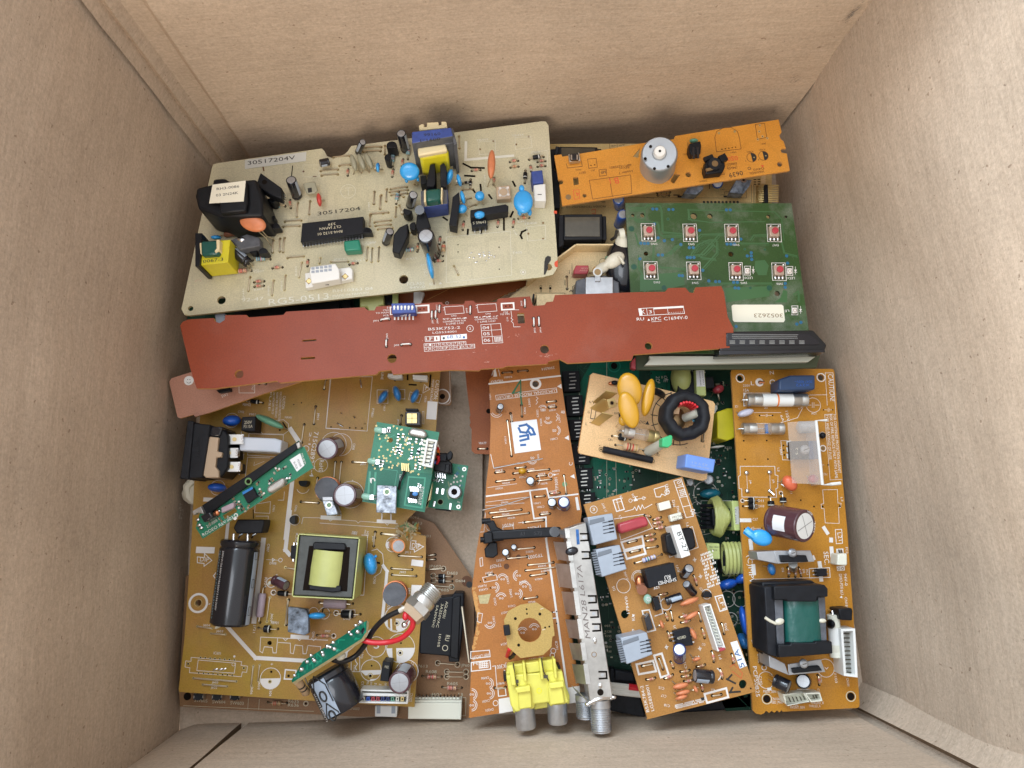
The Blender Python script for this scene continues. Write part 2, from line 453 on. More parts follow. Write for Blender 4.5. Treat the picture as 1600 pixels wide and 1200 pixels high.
Z1=(280,180,3.75); Z2=(560,180,3.75); Z3=(840,180,3.75); Z4=(960,300,4); Z5=(260,440,3.478); Z6=(700,430,3.478); Z5b=(560,440,4.706)
A1=(270,580,4.615); A2=(500,580,4.615); A3=(270,800,3.635); A4=(440,820,3.75); A5=(720,570,4.285); A6=(720,830,3.53); A7=(890,570,5.715); A8=(900,740,3.078)
B1=(1130,570,4.445); B2=(1130,830,4.0); C6=(620,560,4); C7=(1040,560,3.53); C8=(860,960,4.706); PX=(0,0,1)

class Board:
    """a thing that lies on a plane; every measurement is taken on that plane at its real height"""
    def __init__(s, name, label, cat, plane, group=None, root=None):
        s.root = root or thing(name, label, cat, group)
        if isinstance(plane, (int, float)): plane = [(700, 700, plane), (900, 700, plane), (800, 500, plane)]
        a, b, c = [at(*p) for p in plane]
        n = (b - a).cross(c - a).normalized()
        if n.z < 0: n = -n
        s.o = (a + b + c) / 3
        s.X = (Vector((1, 0, 0)) - n * n.x).normalized(); s.Y = n.cross(s.X); s.N = n
        M3 = Matrix((s.X, s.Y, s.N)).transposed()
        s.inv = M3.transposed()
        if not root: s.root.matrix_world = Matrix.Translation(s.o * MM) @ M3.to_4x4()
        s.Z = PX; s.prt = MB(); s.zn = 0.0; s.silk = 'silk'; s.cnt = {}
    def P(s, x, y, h=0.0):
        px = s.Z[0] + x / s.Z[2]; py = s.Z[1] + y / s.Z[2]
        r = ray(px, py)
        t = ((s.o + s.N * h - CAM).dot(s.N)) / r.dot(s.N)
        return s.inv @ (CAM + r * t - s.o)
    def p2(s, x, y, h=0.0): q = s.P(x, y, h); return (q.x, q.y)
    def k(s, px=None):
        """millimetres per zoom unit near the board centre"""
        return (CAM.z - s.o.z) / F / s.Z[2]
    def view(s, c):
        """unit vector from a local point to the camera"""
        return (s.inv @ (CAM - s.o) - c).normalized()
    # ---- substrate
    def substrate(s, outline, m, medge, thick=1.6, holes=(), mbot=None, slots=(), name='laminate'):
        zsave = s.Z; pts = []
        for item in outline:
            if len(item) == 3 and not isinstance(item[0], tuple): s.Z = item; continue
            pts.append(s.p2(*item))
        s.Z = zsave
        loops = [pts]
        for (hx, hy, hr) in holes:
            c = s.P(hx, hy); r = hr * s.k()
            loops.append([(c.x + r*math.cos(a*math.pi/8), c.y - r*math.sin(a*math.pi/8)) for a in range(16)])
        for sl in slots: loops.append([s.p2(*q) for q in sl])
        s.loops = loops
        mb = MB(); allp = [p for lp in loops for p in lp]
        tri = tessellate_polygon([[Vector((p[0], p[1], 0)) for p in lp] for lp in loops])
        n = len(allp)
        mb.v = [Vector((p[0], p[1], 0)) for p in allp] + [Vector((p[0], p[1], -thick)) for p in allp]
        it, ib, ie = mb.mi(m), mb.mi(mbot or m), mb.mi(medge)
        for t in tri:
            a, b, c = [mb.v[i] for i in t]
            if (b - a).cross(c - a).z < 0: t = (t[0], t[2], t[1])
            mb.f.append(tuple(t)); mb.m.append(it)
            mb.f.append((t[0]+n, t[2]+n, t[1]+n)); mb.m.append(ib)
        o = 0
        for lp in loops:
            k = len(lp)
            for i in range(k):
                j = (i + 1) % k
                mb.f.append((o+i, o+j, o+j+n, o+i+n)); mb.m.append(ie)
            o += k
        s.sub = mb.build(name, s.root, smooth=False)
        s.outline = pts
        if m + '_under' in MATS and m != 'brick':      # copper on the far side showing faintly through the laminate
            rd = random.Random(len(pts)); xs = [p[0] for p in pts]; ys = [p[1] for p in pts]
            for _ in range(int((max(xs)-min(xs))*(max(ys)-min(ys))/75)):
                x, y = rd.uniform(min(xs), max(xs)), rd.uniform(min(ys), max(ys)); q = [(x, y)]
                a = rd.choice([0, 90, 180, 270])*math.pi/180 + .05
                for k in range(rd.randint(1, 4)):
                    a += rd.choice([-90, -45, 45, 90])*math.pi/180*(k > 0); L_ = rd.uniform(2, 11)
                    x, y = x + L_*math.cos(a), y + L_*math.sin(a); q.append((x, y))
                sg = [Vector(a).lerp(Vector(c), k/6) for a, c in zip(q, q[1:]) for k in range(7)]
                if not any(min(h[0] for h in lp) - 1.2 < p.x < max(h[0] for h in lp) + 1.2 and min(h[1] for h in lp) - 1.2 < p.y < max(h[1] for h in lp) + 1.2 for lp in loops[1:] for p in sg) and all(s.inside(p) for p in sg) and all(s.inside((p[0]+dx, p[1]+dy)) for p in q for dx in (-1.6, 1.6) for dy in (-1.6, 1.6)): s.prt.line(q, rd.uniform(.5, 2.2), 0.012 + s.up(), m + '_under')
        return s
    def inside(s, p, margin=0):
        x, y = p; c = False; q = s.outline; j = len(q) - 1
        for i in range(len(q)):
            if (q[i][1] > y) != (q[j][1] > y) and x < (q[j][0]-q[i][0])*(y-q[i][1])/(q[j][1]-q[i][1]) + q[i][0]: c = not c
            j = i
        return c
    # ---- printing (collected, built by finish)
    def up(s): s.zn += 0.00023; return s.zn
    def T(s, st, x0, y0, x1, y1, h, m=None):
        a, b = s.P(x0, y0), s.P(x1, y1); U = b - a
        V = Vector((-U.y, U.x, 0)).normalized() * h * s.k()
        s.prt.text(st, a + Vector((0, 0, 0.09 + s.up())), U, V, m or s.silk)
    def L(s, pts, w=2, m=None, closed=False, z=0.06):
        s.prt.line([s.p2(*p) for p in pts], w * s.k(), z + s.up(), m or s.silk, closed)
    def RC(s, x0, y0, x1, y1, w=2, m=None): s.L([(x0, y0), (x1, y0), (x1, y1), (x0, y1)], w, m, True)
    def FI(s, pts, m=None, z=0.05): s.prt.plate([s.p2(*p) for p in pts][::-1], z + s.up(), m or s.silk)
    def CI(s, x, y, r, w=2, m=None, a0=0, a1=360):
        c = s.P(x, y); r *= s.k(); w *= s.k()
        s.prt.ring(c, r - w/2, r + w/2, 0.066 + s.up(), m or s.silk, 24, math.radians(a0), math.radians(a1))
    def DI(s, x, y, r, m=None, z=0.055):
        s.prt.disc(s.P(x, y), r * s.k(), z + s.up(), m or s.silk)
    def LN(s, pts, r=2, m=None, z=0.058):
        """slot-like stroke with round ends"""
        s.L(pts, 2*r, m, z=z)
        for p in (pts[0], pts[-1]): s.DI(p[0], p[1], r*1.02, m, z=z + 0.004)
    def hl(s, x, y, r=3):
        s.prt.disc(s.P(x, y), r * s.k(), 0.085 + s.up(), 'hole', 10)
    def finish(s, name='printed_markings'):
        if s.prt.v: s.prt.build(name, s.root, smooth=False)
    # ---- components
    def blk(s, pts, h1, h0=0.0, m='black', mtop=None, name='chip', bevel=0.25, parent=None, label=None):
        top = [s.P(x, y, h1) for x, y in pts]
        if (top[1]-top[0]).cross(top[2]-top[1]).z < 0: top = top[::-1]
        bot = [Vector((p.x, p.y, h0)) for p in top]
        return MB().prism(top, bot, m, mtop).build(name, parent or s.root, bevel, label)
    def lab(s, pts, h, m='label', texts=(), name='label', parent=None, tm='ink'):
        """sticker at height h with lines of text: (string, x0,y0,x1,y1,height)"""
        mb = MB(); top = [s.P(x, y, h + 0.12) for x, y in pts]
        if (top[1]-top[0]).cross(top[2]-top[1]).z < 0: top = top[::-1]
        mb.prism(top, [p - Vector((0, 0, 0.1)) for p in top], m)
        kk = (CAM.z - s.o.z - h) / F / s.Z[2]
        for st, x0, y0, x1, y1, hh in texts:
            a, b = s.P(x0, y0, h + 0.17), s.P(x1, y1, h + 0.17); U = b - a
            mb.text(st, a, U, Vector((-U.y, U.x, 0)).normalized() * hh * kk, tm)
        return mb.build(name, parent or s.root, smooth=False)
    def stamp(s, texts, h, m='silk', name='marking', parent=None):
        mb = MB(); kk = (CAM.z - s.o.z - h) / F / s.Z[2]
        for st, x0, y0, x1, y1, hh in texts:
            a, b = s.P(x0, y0, h + 0.06), s.P(x1, y1, h + 0.06); U = b - a
            mb.text(st, a, U, Vector((-U.y, U.x, 0)).normalized() * hh * kk, m)
        return mb.build(name, parent or s.root, smooth=False)
    def chip(s, pts, h=3.5, n=0, texts=(), m='chip', name='chip', tm='silk_dim', pins=(0, 2), ph=None):
        """quad pts; pins on sides given"""
        o = s.blk(pts, h, 0.5, m, name=name, bevel=0.25)
        if n:
            mb = MB(); q = [s.P(x, y, h) for x, y in pts]
            ctr = sum(q, Vector()) / 4
            for sd in pins:
                a, b = q[sd], q[(sd+1) % 4]
                out = ((a + b)/2 - ctr); out.z = 0; out.normalize(); al = (b - a).normalized(); st = (b - a).length / n
                for i in range(n):
                    c = a + al * st * (i + 0.5)
                    w = min(0.7, st * 0.3)
                    c0 = Vector((c.x, c.y, h * 0.5))
                    mb.obox(c0 + out * 0.5, al * w/2, out * 0.6, Vector((0, 0, 0.12)), 'solder')
                    mb.obox(Vector((c.x, c.y, h * 0.22)) + out * 1.1, al * w/2, out * 0.12, Vector((0, 0, h * 0.28)), 'solder')
            mb.build('pins', o)
        if texts: s.stamp(texts, h, tm, parent=o)
        return o
    def cap(s, bx, by, tx, ty, r, h=10, m='black_gloss', h0=0.4, top='alu', stripe=None, cross=True, name='capacitor', texts=()):
        """electrolytic can from base centre (bx,by) to top centre (tx,ty); r in zoom units"""
        a, b = s.P(bx, by, h0), s.P(tx, ty, h); r *= (CAM.z - s.o.z - h) / F / s.Z[2]
        L = (b - a).length; d = (b - a).normalized()
        mb = MB()
        g = min(1.6, L*0.2)
        mb.lathe(a, b, [(0, r*0.9, m), (0.25, r*0.98, m), (g*0.7, r, m), (g, r*0.92, m), (g*1.3, r, m), (L - 0.5, r, m), (L - 0.15, r*0.96, m), (L, r*0.86, m), (L - 0.12, r*0.80, m)], 28, 'black')
        o = mb.build(name, s.root)
        u, w, _ = frame(d)
        mt = MB(); mt.lathe(a, b, [(L - 0.2, r*0.80, top), (L - 0.12, r*0.5, top)], 24, None, top)
        if cross and r > 1.6:
            ca = random.uniform(0, 1.5)
            for k in range(3 if r > 8 else 2):
                e = (u * math.cos(ca + k*math.pi/(3 if r > 8 else 2)) + w * math.sin(ca + k*math.pi/(3 if r > 8 else 2)))
                f = d.cross(e)
                c = b - d * 0.09
                mt.obox(c, e * r * 0.7, f * r*0.018, d * 0.02, 'alu_cross')
        mt.build('can_top', o)
        # printed polarity stripe down the sleeve, on the side seen from the box opening
        v = s.view((a + b)/2); v = (v - d * v.dot(d)).normalized()
        if stripe is not False:
            an0 = stripe if isinstance(stripe, (int, float)) else random.choice([-0.9, 0.9, 0.6, -0.5])
            w2 = d.cross(v); ms = MB(); vs = []; n = 7; sp = 0.42
            for k in range(n):
                an = an0 - sp + 2*sp*k/(n-1)
                e = v * math.cos(an) + w2 * math.sin(an)
                vs += [a + d * g*1.6 + e * r*1.012, a + d * (L - 0.3) + e * r*1.012]
            ms.add(vs, [(2*k, 2*k+1, 2*k+3, 2*k+2) for k in range(n-1)], 'grey_print')
            ms.build('sleeve_stripe', o)
        if texts:       # white printed panel on the sleeve
            ms = MB(); w2 = d.cross(v); vs = []
            for k in range(9):
                e = v * math.cos(-.35 + k*.12) + w2 * math.sin(-.35 + k*.12); vs += [a + d*L*.3 + e*r*1.008, a + d*L*.68 + e*r*1.008]
            ms.add(vs, [(2*k, 2*k+1, 2*k+3, 2*k+2) for k in range(8)], 'label')
            for i, st in enumerate(texts):
                for t0, ch in enumerate(st):
                    an = 1.4 + i*1.3 + t0*.16; e = u*math.cos(an) + w*math.sin(an); ms.text(ch, b + d*.03 + e*r*.84 - d.cross(e)*.5, d.cross(e)*1.1, e*r*.12, 'silk')
            ms.build('sleeve_print', o)
        legs = MB(); side = u * r * 0.35
        for sg in (-1, 1):
            q = a + side * sg; legs.tube([q + d*0.3, Vector((q.x, q.y, min(0, q.z - 0.2)))], 0.28, 'wire_tin', 6)
        legs.build('lead', o)
        return o
    def wire_pts(s, a, b, h):
        pts = [a]; 
        for t in (0.0, 0.12, 0.3, 0.5, 0.7, 0.88, 1.0):
            q = a.lerp(b, t); pts.append(Vector((q.x, q.y, h if 0 < t < 1 else h*0.55)))
        pts.append(b); return pts
    def jmp(s, *segs, r=0.28, h=0.7, m='wire_tin', pad='hole'):
        """bare wire links (each its own object): x0,y0,x1,y1"""
        for x0, y0, x1, y1 in segs:
            a, b = s.P(x0, y0), s.P(x1, y1)
            mb = MB().tube(s.wire_pts(a, b, h), r, m, 6); mb.build('jumper_wire', s.root)
            for q in (a, b):
                s.prt.ring(q, 0.42, 0.72, 0.07, 'solder_gold' if pad == 'gold' else 'hole', 10)
                s.prt.disc(q, 0.42, 0.078 + s.up(), 'hole', 8)
    def res(s, x0, y0, x1, y1, k='tan', r=None, h=None, name='resistor', frac=0.5):
        """axial part between two pads"""
        body = {'tan': 'res_tan', 'pink': 'res_pink', 'teal': 'res_teal', 'mauve': 'res_mauve', 'lilac': 'res_lilac',
                'black': 'black', 'glass': 'glass_amber', 'white': 'white'}[k]
        a, b = s.P(x0, y0), s.P(x1, y1); L = (b - a).length; r = r or max(0.65, min(1.1, L*0.15)); h = h or r + 0.35
        d = (b - a).normalized(); mb = MB()
        mb.tube([a + d*0.05, a + d*0.25 + Vector((0, 0, h*0.8)), a + d*0.8 + Vector((0, 0, h)), b - d*0.8 + Vector((0, 0, h)), b - d*0.25 + Vector((0, 0, h*0.8)), b - d*0.05], 0.25, 'wire_tin', 6)
        o = mb.build(name, s.root)
        c0 = a + Vector((0, 0, h)) + d * L * (1 - frac)/2; c1 = b + Vector((0, 0, h)) - d * L * (1 - frac)/2; bl = (c1 - c0).length
        m2 = MB()
        if k in ('black', 'glass'):
            name2 = 'body'
            m2.lathe(c0, c1, [(0, r*0.75, body), (0.12*bl, r, body), (0.70*bl, r, body), (0.70*bl, r*1.01, 'label_grey'), (0.84*bl, r*1.01, 'label_grey'), (0.84*bl, r, body), (0.92*bl, r, body), (bl, r*0.75, body)], 12, body, body)
        elif k in ('mauve', 'white'):
            m2.lathe(c0, c1, [(0, r*0.8, body), (0.06*bl, r, body), (0.94*bl, r, body), (bl, r*0.8, body)], 14, body, body)
        else:
            bands = random.choice([('band_red', 'band_red', 'band_brown'), ('band_brown', 'band_red', 'band_red'), ('band_red', 'band_brown', 'band_red')])
            if k == 'teal': bands = ('band_brown', 'ink', 'band_red')
            if k == 'lilac': bands = ('ink_blue', 'film_green', 'band_brown')
            pr = [(0, r*0.55, body), (0.06*bl, r*0.98, body), (0.2*bl, r, body)]
            for i, bd in enumerate(bands):
                t = 0.2 + i*0.17
                pr += [(t*bl, r*0.95, body), (t*bl, r*0.97, bd), ((t+0.08)*bl, r*0.95, bd), ((t+0.085)*bl, r*0.9, body)]
            pr += [(0.78*bl, r*0.95, body), (0.78*bl, r*0.97, 'band_gold'), (0.84*bl, r, 'band_gold'), (0.94*bl, r*0.98, body), (bl, r*0.55, body)]
            m2.lathe(c0, c1, pr, 12, body, body)
        m2.build('body', o)
        for q in (a, b): s.prt.disc(q, 0.62, 0.072 + s.up(), 'hole', 10)
        return o
    def ellc(s, x0, y0, x1, y1, w, dep=2.0, h=4.0, m='disc_blue', name='capacitor', legs=True, h1=None, sq=None):
        """dipped disc: long axis between two seen points, half width w (zoom units), depth dep (mm) along the view"""
        a, b = s.P(x0, y0, h), s.P(x1, y1, h if h1 is None else h1); c = (a + b)/2; A = (b - a)/2
        v = s.view(c); v = (v - A.normalized() * v.dot(A.normalized())).normalized()
        B = A.normalized().cross(v) * w * (CAM.z - s.o.z - h)/F/s.Z[2]
        mb = MB().ell(c, A, B, v * dep, m, 26, 14, 0.6 if dep < 3.2 else 1.0)
        o = mb.build(name, s.root)
        if legs:
            ml = MB(); low = a if a.z < b.z or (abs(a.z-b.z) < .01 and s.P(x0, y0).y < s.P(x1, y1).y) else b
            st = c.lerp(low, 0.8); tgt = Vector((c.x, c.y, 0)).lerp(Vector((low.x, low.y, 0)), 0.6)
            sd = Vector((-A.y, A.x, 0)); sd = (sd.normalized() if sd.length > 1e-5 else Vector((1, 0, 0)))
            sd = A.normalized() if dep > 3 else sd
            sd = Vector((sd.x, sd.y, 0)).normalized()
            for sg in (-1, 1):
                q = c + sd * sg * 1.2
                ml.tube([q, Vector((q.x*0.4 + tgt.x*0.6, q.y*0.4 + tgt.y*0.6, max(0.5, c.z*0.3))), tgt + sd*sg*1.9], 0.26, 'wire_tin', 6)
            ml.build('lead', o)
        return o
    def to92(s, x, y, ang=0, h=5.5, r=2.1, name='transistor', m='black', lean=(0, 0)):
        """D shaped transistor, x,y seen centre of the top face"""
        c = s.P(x, y, h); n = 14; pts = []
        ang = math.radians(ang)
        for k in range(n + 1):
            a = -0.35 + (math.pi + 0.7) * k / n
            pts.append((r*math.cos(a), r*math.sin(a)))
        ca, sa = math.cos(ang), math.sin(ang)
        q = [Vector((c.x + p[0]*ca - p[1]*sa, c.y + p[0]*sa + p[1]*ca, h)) for p in pts]
        bot = [Vector((p.x + lean[0], p.y + lean[1], 1.2)) for p in q]
        o = MB().prism(q, bot, m).build(name, s.root, 0.15)
        ml = MB()
        for k in (-1, 0, 1):
            e = Vector((c.x + k*1.2*ca + lean[0], c.y + k*1.2*sa + lean[1], 1.4)); ml.tube([e, Vector((e.x, e.y, 0))], 0.22, 'wire_tin', 5)
        ml.build('lead', o)
        return o
    def smd(s, x, y, w=7, l=12, ang=0, m='chip', name='surface_mount_part', h=0.6):
        c = s.P(x, y); k = s.k(); w *= k; l *= k; a = math.radians(ang)
        mb = MB(); d = Vector((math.cos(a), math.sin(a), 0))
        mb.box(c + Vector((0, 0, 0.05)), l*0.64, w, h, a, m)
        for sg in (-1, 1): mb.box(c + d*sg*l*0.41 + Vector((0, 0, 0.05)), l*0.18, w*1.04, h*0.9, a, 'solder')
        return mb.build(name, s.root)
    def conn(s, pts, h, n, m='white', name='connector', wall=0.8, pm='pin_dark', pinh=None, rows=1, floor=1.5, shadow=None):
        """open-topped pin header; quad whose 0-1 side is the long one"""
        q = [s.P(x, y, h) for x, y in pts]
        if (q[1]-q[0]).cross(q[2]-q[1]).z < 0: q = [q[1], q[0], q[3], q[2]]
        ctr = sum(q, Vector())/4
        def ins(p):
            al = (q[1]-q[0]).normalized(); ac = (q[3]-q[0]).normalized(); r = p - ctr
            a_, c_ = r.dot(al), r.dot(ac - al*ac.dot(al))
            return p - al*wall*(1 if a_ > 0 else -1) - ac*wall*(1 if r.dot((q[3]-q[0])) > 0 else -1)
        qi = [ins(p) for p in q]; zz = lambda L, z: [Vector((p.x, p.y, z)) for p in L]
        mb = MB(); o = len(mb.v)
        mb.v += q + qi + zz(qi, floor) + zz(q, 0)
        i = mb.mi(m)
        for k in range(4):
            j = (k+1) % 4
            for f in ((k, j, 4+j, 4+k), (4+k, 4+j, 8+j, 8+k), (12+k, 12+j, j, k)): mb.f.append(f); mb.m.append(i)
        mb.f.append((8, 9, 10, 11)); mb.m.append(mb.mi(shadow or m))
        ob = mb.build(name, s.root, 0.12)
        mp = MB(); al = q[1]-q[0]; ac = q[3]-q[0]
        for k in range(n):
            for rr in range(rows):
                c = q[0] + al*((k+0.5)/n) + ac*((rr+0.5)/rows)
                mp.box((c.x, c.y, floor - .05), 0.55, 0.55, (pinh or h*0.55), 0, pm)
        if n: mp.build('pins', ob)
        return ob
    def pinrow(s, x0, y0, x1, y1, n, r=3.4, m='hole', m2=None):
        for i in range(n):
            t = i/(n-1) if n > 1 else 0
            x, y = x0 + (x1-x0)*t, y0 + (y1-y0)*t
            if m2: s.DI(x, y, r*1.7, m2)
            s.hl(x, y, r)
    def traces(s, n, m, box, w=1.5, seed=1, step=14, z=0.02):
        rd = random.Random(seed); x0, y0, x1, y1 = box
        for _ in range(n):
            x, y = rd.uniform(x0, x1), rd.uniform(y0, y1); pts = [(x, y)]
            d = rd.choice([(1, 0), (0, 1), (-1, 0), (0, -1)])
            for k in range(rd.randint(2, 5)):
                L = rd.uniform(0.6, 3.2) * step
                x2, y2 = x + d[0]*L, y + d[1]*L
                if not s.inside(s.p2(x2, y2)): break
                pts.append((x2, y2)); x, y = x2, y2
                d = rd.choice([(1, 0), (0, 1), (.7, .7), (.7, -.7), (-.7, .7), (0, -1), (-1, 0)])
            if len(pts) > 1 and s.inside(s.p2(*pts[0])):
                s.L(pts, w, m, z=z)
                if rd.random() < .6: s.DI(pts[-1][0], pts[-1][1], w*1.5, m, z=z + 0.006)
# ============================================================ the cardboard box
box = thing('cardboard_box', 'open brown cardboard box holding the heap of old circuit boards', 'cardboard box')
ZC = 150.0      # height of the score line where the top flaps start
FL = [(-153.5, -96), (189, -96), (178, 226), (-153.5, 202)]   # inside corners: near left, near right, far right, far left

def wall(name, prof, out, z0, z1, wob=0.8,  nz=18, tilt=0.0, m='cardboard', seed=0, dents=()):
    """sheet of board following a plan profile, inner face first; out = outward direction"""
    pts = [Vector((p[0], p[1], 0)) for p in prof]; fine = [pts[0]]
    for a, b in zip(pts, pts[1:]):
        n = max(1, int((b - a).length / 14))
        for k in range(1, n + 1): fine.append(a.lerp(b, k/n))
    out = Vector((*out, 0)); mb = MB(); W = len(fine)
    for off in (0.0, 4.5):
        for j in range(nz + 1):
            t = j/nz; z = z0 + (z1 - z0)*t
            for p in fine:
                w = noise.noise(Vector((p.x*0.012 + seed, p.y*0.012, z*0.014)))*wob*3.2 + noise.noise(Vector((p.x*0.04 + seed, p.y*0.04, z*0.05)))*wob*.8
                q = p + out*(off + w + tilt*max(0, z - ZC) + .9*math.exp(-((z - ZC)/2.6)**2)); q.z = z
                if off == 0:
                    for (dx, dy, dz, rr, dep) in dents:
                        e = (Vector((dx, dy, dz)) - q).length
                        if e < rr: q += out*dep*(1 - e/rr)
                mb.v.append(q)
    i = mb.mi(m); ie = mb.mi('cardboard_edge_slot_shade'); B = W*(nz+1)
    for j in range(nz):
        for k in range(W-1):
            a = j*W + k
            mb.f.append((a, a+1, a+W+1, a+W)); mb.m.append(i)
            mb.f.append((B+a, B+a+W, B+a+W+1, B+a+1)); mb.m.append(i)
    for k in range(W-1):
        for a in (k, nz*W + k): mb.f.append((a, a+1, B+a+1, B+a)); mb.m.append(ie)
    for j in range(nz):
        for a in (j*W, j*W + W-1): mb.f.append((a, a+W, B+a+W, B+a)); mb.m.append(ie)
    return mb.build(name, box)

# far wall with the glued joint and its pressed folds at the far left corner
far = [(-142, 183.5), (-139.6, 189.7), (-137.2, 187.9), (-134.6, 192.5), (-127, 193.5), (-123.5, 190.1), (-60, 196), (20, 202), (100, 207.5), (155, 210.8), (163.5, 211.2)]
wall('far_wall', far, (0.06, 1), -1, ZC + 62, 0.6, 40, 0.10, seed=1)
wall('left_wall', [(-153.5, -99.5), (-153.3, -40), (-153.5, 75), (-149, 135), (-143.2, 187.5)], (-1, 0), -1, ZC + 62, 0.8, 40, 0.06, seed=2)
wall('right_wall', [(163.1, 232), (166.5, 170), (176, 80), (186, -30), (188.7, -89)], (1, 0), -1, ZC + 62, 1.1, 40, 0.14, seed=3)
# rolled strip beside the near right corner
wall('corner_fold', [(188.6, -84.2), (184.0, -91.5), (181.0, -94.0)], (1, -1), -1, ZC, 0.3, seed=3)
wall('near_wall', [(-119.5, -96.5), (-60, -96.0), (40, -95.4), (120, -95.2), (174.5, -95.6)], (0, -1), 0.5, ZC + 62, 0.5, 40, 0.2, seed=5)
wall('glued_tab', [(-153.2, -99.6), (-146, -97.2), (-136, -97.0), (-123.2, -97.2)], (0, -1), -1, ZC, 0.3, seed=6)
wall('outer_wall', [(-153, -101.5), (0, -101.3), (150, -100.8)], (0, -1), -6, ZC - 1, 0.3, seed=7, m='cardboard_edge_slot_shade')  # sheet behind the joint gap, coloured dark to give the slot its shade
wall('outer_wall', [(150.2, -100.4), (174, -99.8), (183, -97.5), (187, -92)], (0, -1), -6, ZC - 1, 0.3, seed=7)
mb = MB()   # bottom flaps: two sheets that do not quite meet
def sheet(name, pts, z, th=4.0):
    m = MB(); m.prism([(x, y, z) for x, y in pts], [(x, y, z - th) for x, y in pts], 'cardboard_edge_slot_shade', 'cardboard', 'cardboard')
    return m.build(name, box)
gx0 = at(757, 720, 0).x; gx1 = at(768, 720, 0).x
sheet('bottom_flap', [(-155, -104), (gx0 - 3, -104), (gx0 - 0.6, 60), (gx0, 240), (-155, 240)], 0)
sheet('bottom_flap', [(gx1, -104), (192, -104), (192, 240), (gx1, 240)], 0)
sheet('outer_bottom', [(-158, -106), (193, -106), (193, 243), (-158, 243)], -5.5)
# small tear on the right wall, dark rub marks near the far right corner, scuff on the left wall
m = MB(); c = Vector((0, 0, 0))
def wallpt(px, py, x=None, y=None):
    r = ray(px, py); t = ((x - CAM.x)/r.x) if x is not None else ((y - CAM.y)/r.y); return CAM + r*t
for (dx, dy, L, a) in [(1390, 790, 4.5, 0.3), (1393, 786, 4, 2.0), (1388, 793, 3, 1.2), (1391, 797, 4, 1.7)]:
    q = wallpt(dx, dy, x=185.9); e = Vector((0, math.cos(a), math.sin(a)))
    m.prism([q, q + e*L + Vector((-0.2, 0.3, 0.3)), q + e*L*0.6 + Vector((-0.2, 1.2, -0.6))], [q + Vector((1.5, 0, 0)), q + e*L + Vector((0, .4, .5)), q + e*L*0.6 + Vector((1.5, 1.2, -0.6))], 'cardboard_torn')
m.build('torn_liner', box, smooth=False)
m = MB(); rd = random.Random(4)
for (px, py, n, sp, ln) in [(1328, 24, 40, 7, 2.6), (1240, 122, 10, 5, 2.2), (1242, 128, 8, 3, 2), (1208, 175, 9, 3, 1.2), (1222, 66, 3, 4, 1)]:
    for _ in range(n):
        a = rd.gauss(0, 1); dx = a*sp*0.75 + rd.gauss(0, .22)*sp; dy = -a*sp*0.75 + rd.gauss(0, .22)*sp
        yy = 211.0 + (px/8 - 160)*0.03
        q = wallpt(px + dx, py + dy, y=yy - 2.2 if px > 1300 else yy - 3.2)
        wl = rd.uniform(.1, .35); e = Vector((0.7, 0.05, 0.7))*rd.uniform(.3, 1)*ln; f = Vector((-.3, 0, .3))*wl
        m.add([q - f, q + e - f*0.2, q + e + f*0.2, q + f], [(0, 1, 2, 3)], 'scuff')
m.build('rub_marks', box, smooth=False)
m = MB()
for _ in range(22):
    q = wallpt(283 + rd.gauss(0, 1.6), 800 + rd.gauss(0, 7), x=-152.4)
    m.add([q, q + Vector((0, rd.uniform(.3, 1.6), rd.uniform(-.5, .5))), q + Vector((0, rd.uniform(.1, .6), rd.uniform(.5, 2.0)))], [(0, 1, 2)], 'cardboard_torn')
m.build('scuffed_liner', box, smooth=False)

# ============================================================ big dark green board at the bottom of the heap
b = Board('green_mainboard', 'large dark green board lying lowest, crowded with tiny black parts, under the coil board', 'circuit board', 6)
b.substrate([PX, (868, 548), (1200, 548), (1206, 1108), (1135, 1112), (1128, 1096), (1000, 1100), (995, 1060), (900, 1060)], 'pcb_dark', 'edge_dark')
b.FI([(928, 560), (1000, 560), (985, 780), (1010, 800), (1005, 830), (940, 830), (905, 700), (905, 600)], 'pcb_teal', 0.01)
b.traces(150, 'trace_dark', (900, 560, 1195, 1100), 0.8, 3, 9)
b.traces(30, 'silk_dim', (1000, 780, 1180, 1090), 0.35, 8, 9, z=0.03)
b.L([(948, 560), (948, 800)], 0.6, 'silk_dim'); b.L([(962, 722), (964, 800), (985, 812)], 0.6, 'silk_dim'); b.L([(905, 600), (906, 830)], 0.6, 'silk_dim')
b.Z = A7
for st, x, y in [('0E', 815, 130), ('0E', 895, 130), ('2D', 745, 130)]:
    b.FI([(x-25, 55), (x+50, 55), (x+50, 230), (x-25, 240)], 'pcb_teal', 0.03)
    b.T(st, x + 25, y - 28, x + 25, y + 25, 34); b.hl(x + 10, 210, 7)
b.CI(397, 10, 56, 10, 'film_green'); b.DI(397, 10, 30, 'hole', 0.07)
b.T('R223', 1385, 750, 1445, 752, 20)
b.Z = PX
# rows of connectors seen along its left edge
rd = random.Random(11)
for i in range(7):
    y = 580 + i*38; x = 893 + i*5.0
    o = b.blk([(x - 14, y), (x + 12, y - 1), (x + 14, y + 31), (x - 12, y + 32)], 5, 0, 'black_soft', name='edge_connector', bevel=0.2)
    m = MB()
    for k in range(5):
        q = b.P(x + 1 + rd.uniform(-2, 2), y + 4 + k*5.6, 5.0)
        m.obox(q, Vector((1.6, 0.1, 0)), Vector((0, .28, 0)), Vector((0, 0, .35)), 'steel')
    m.build('contacts', o)
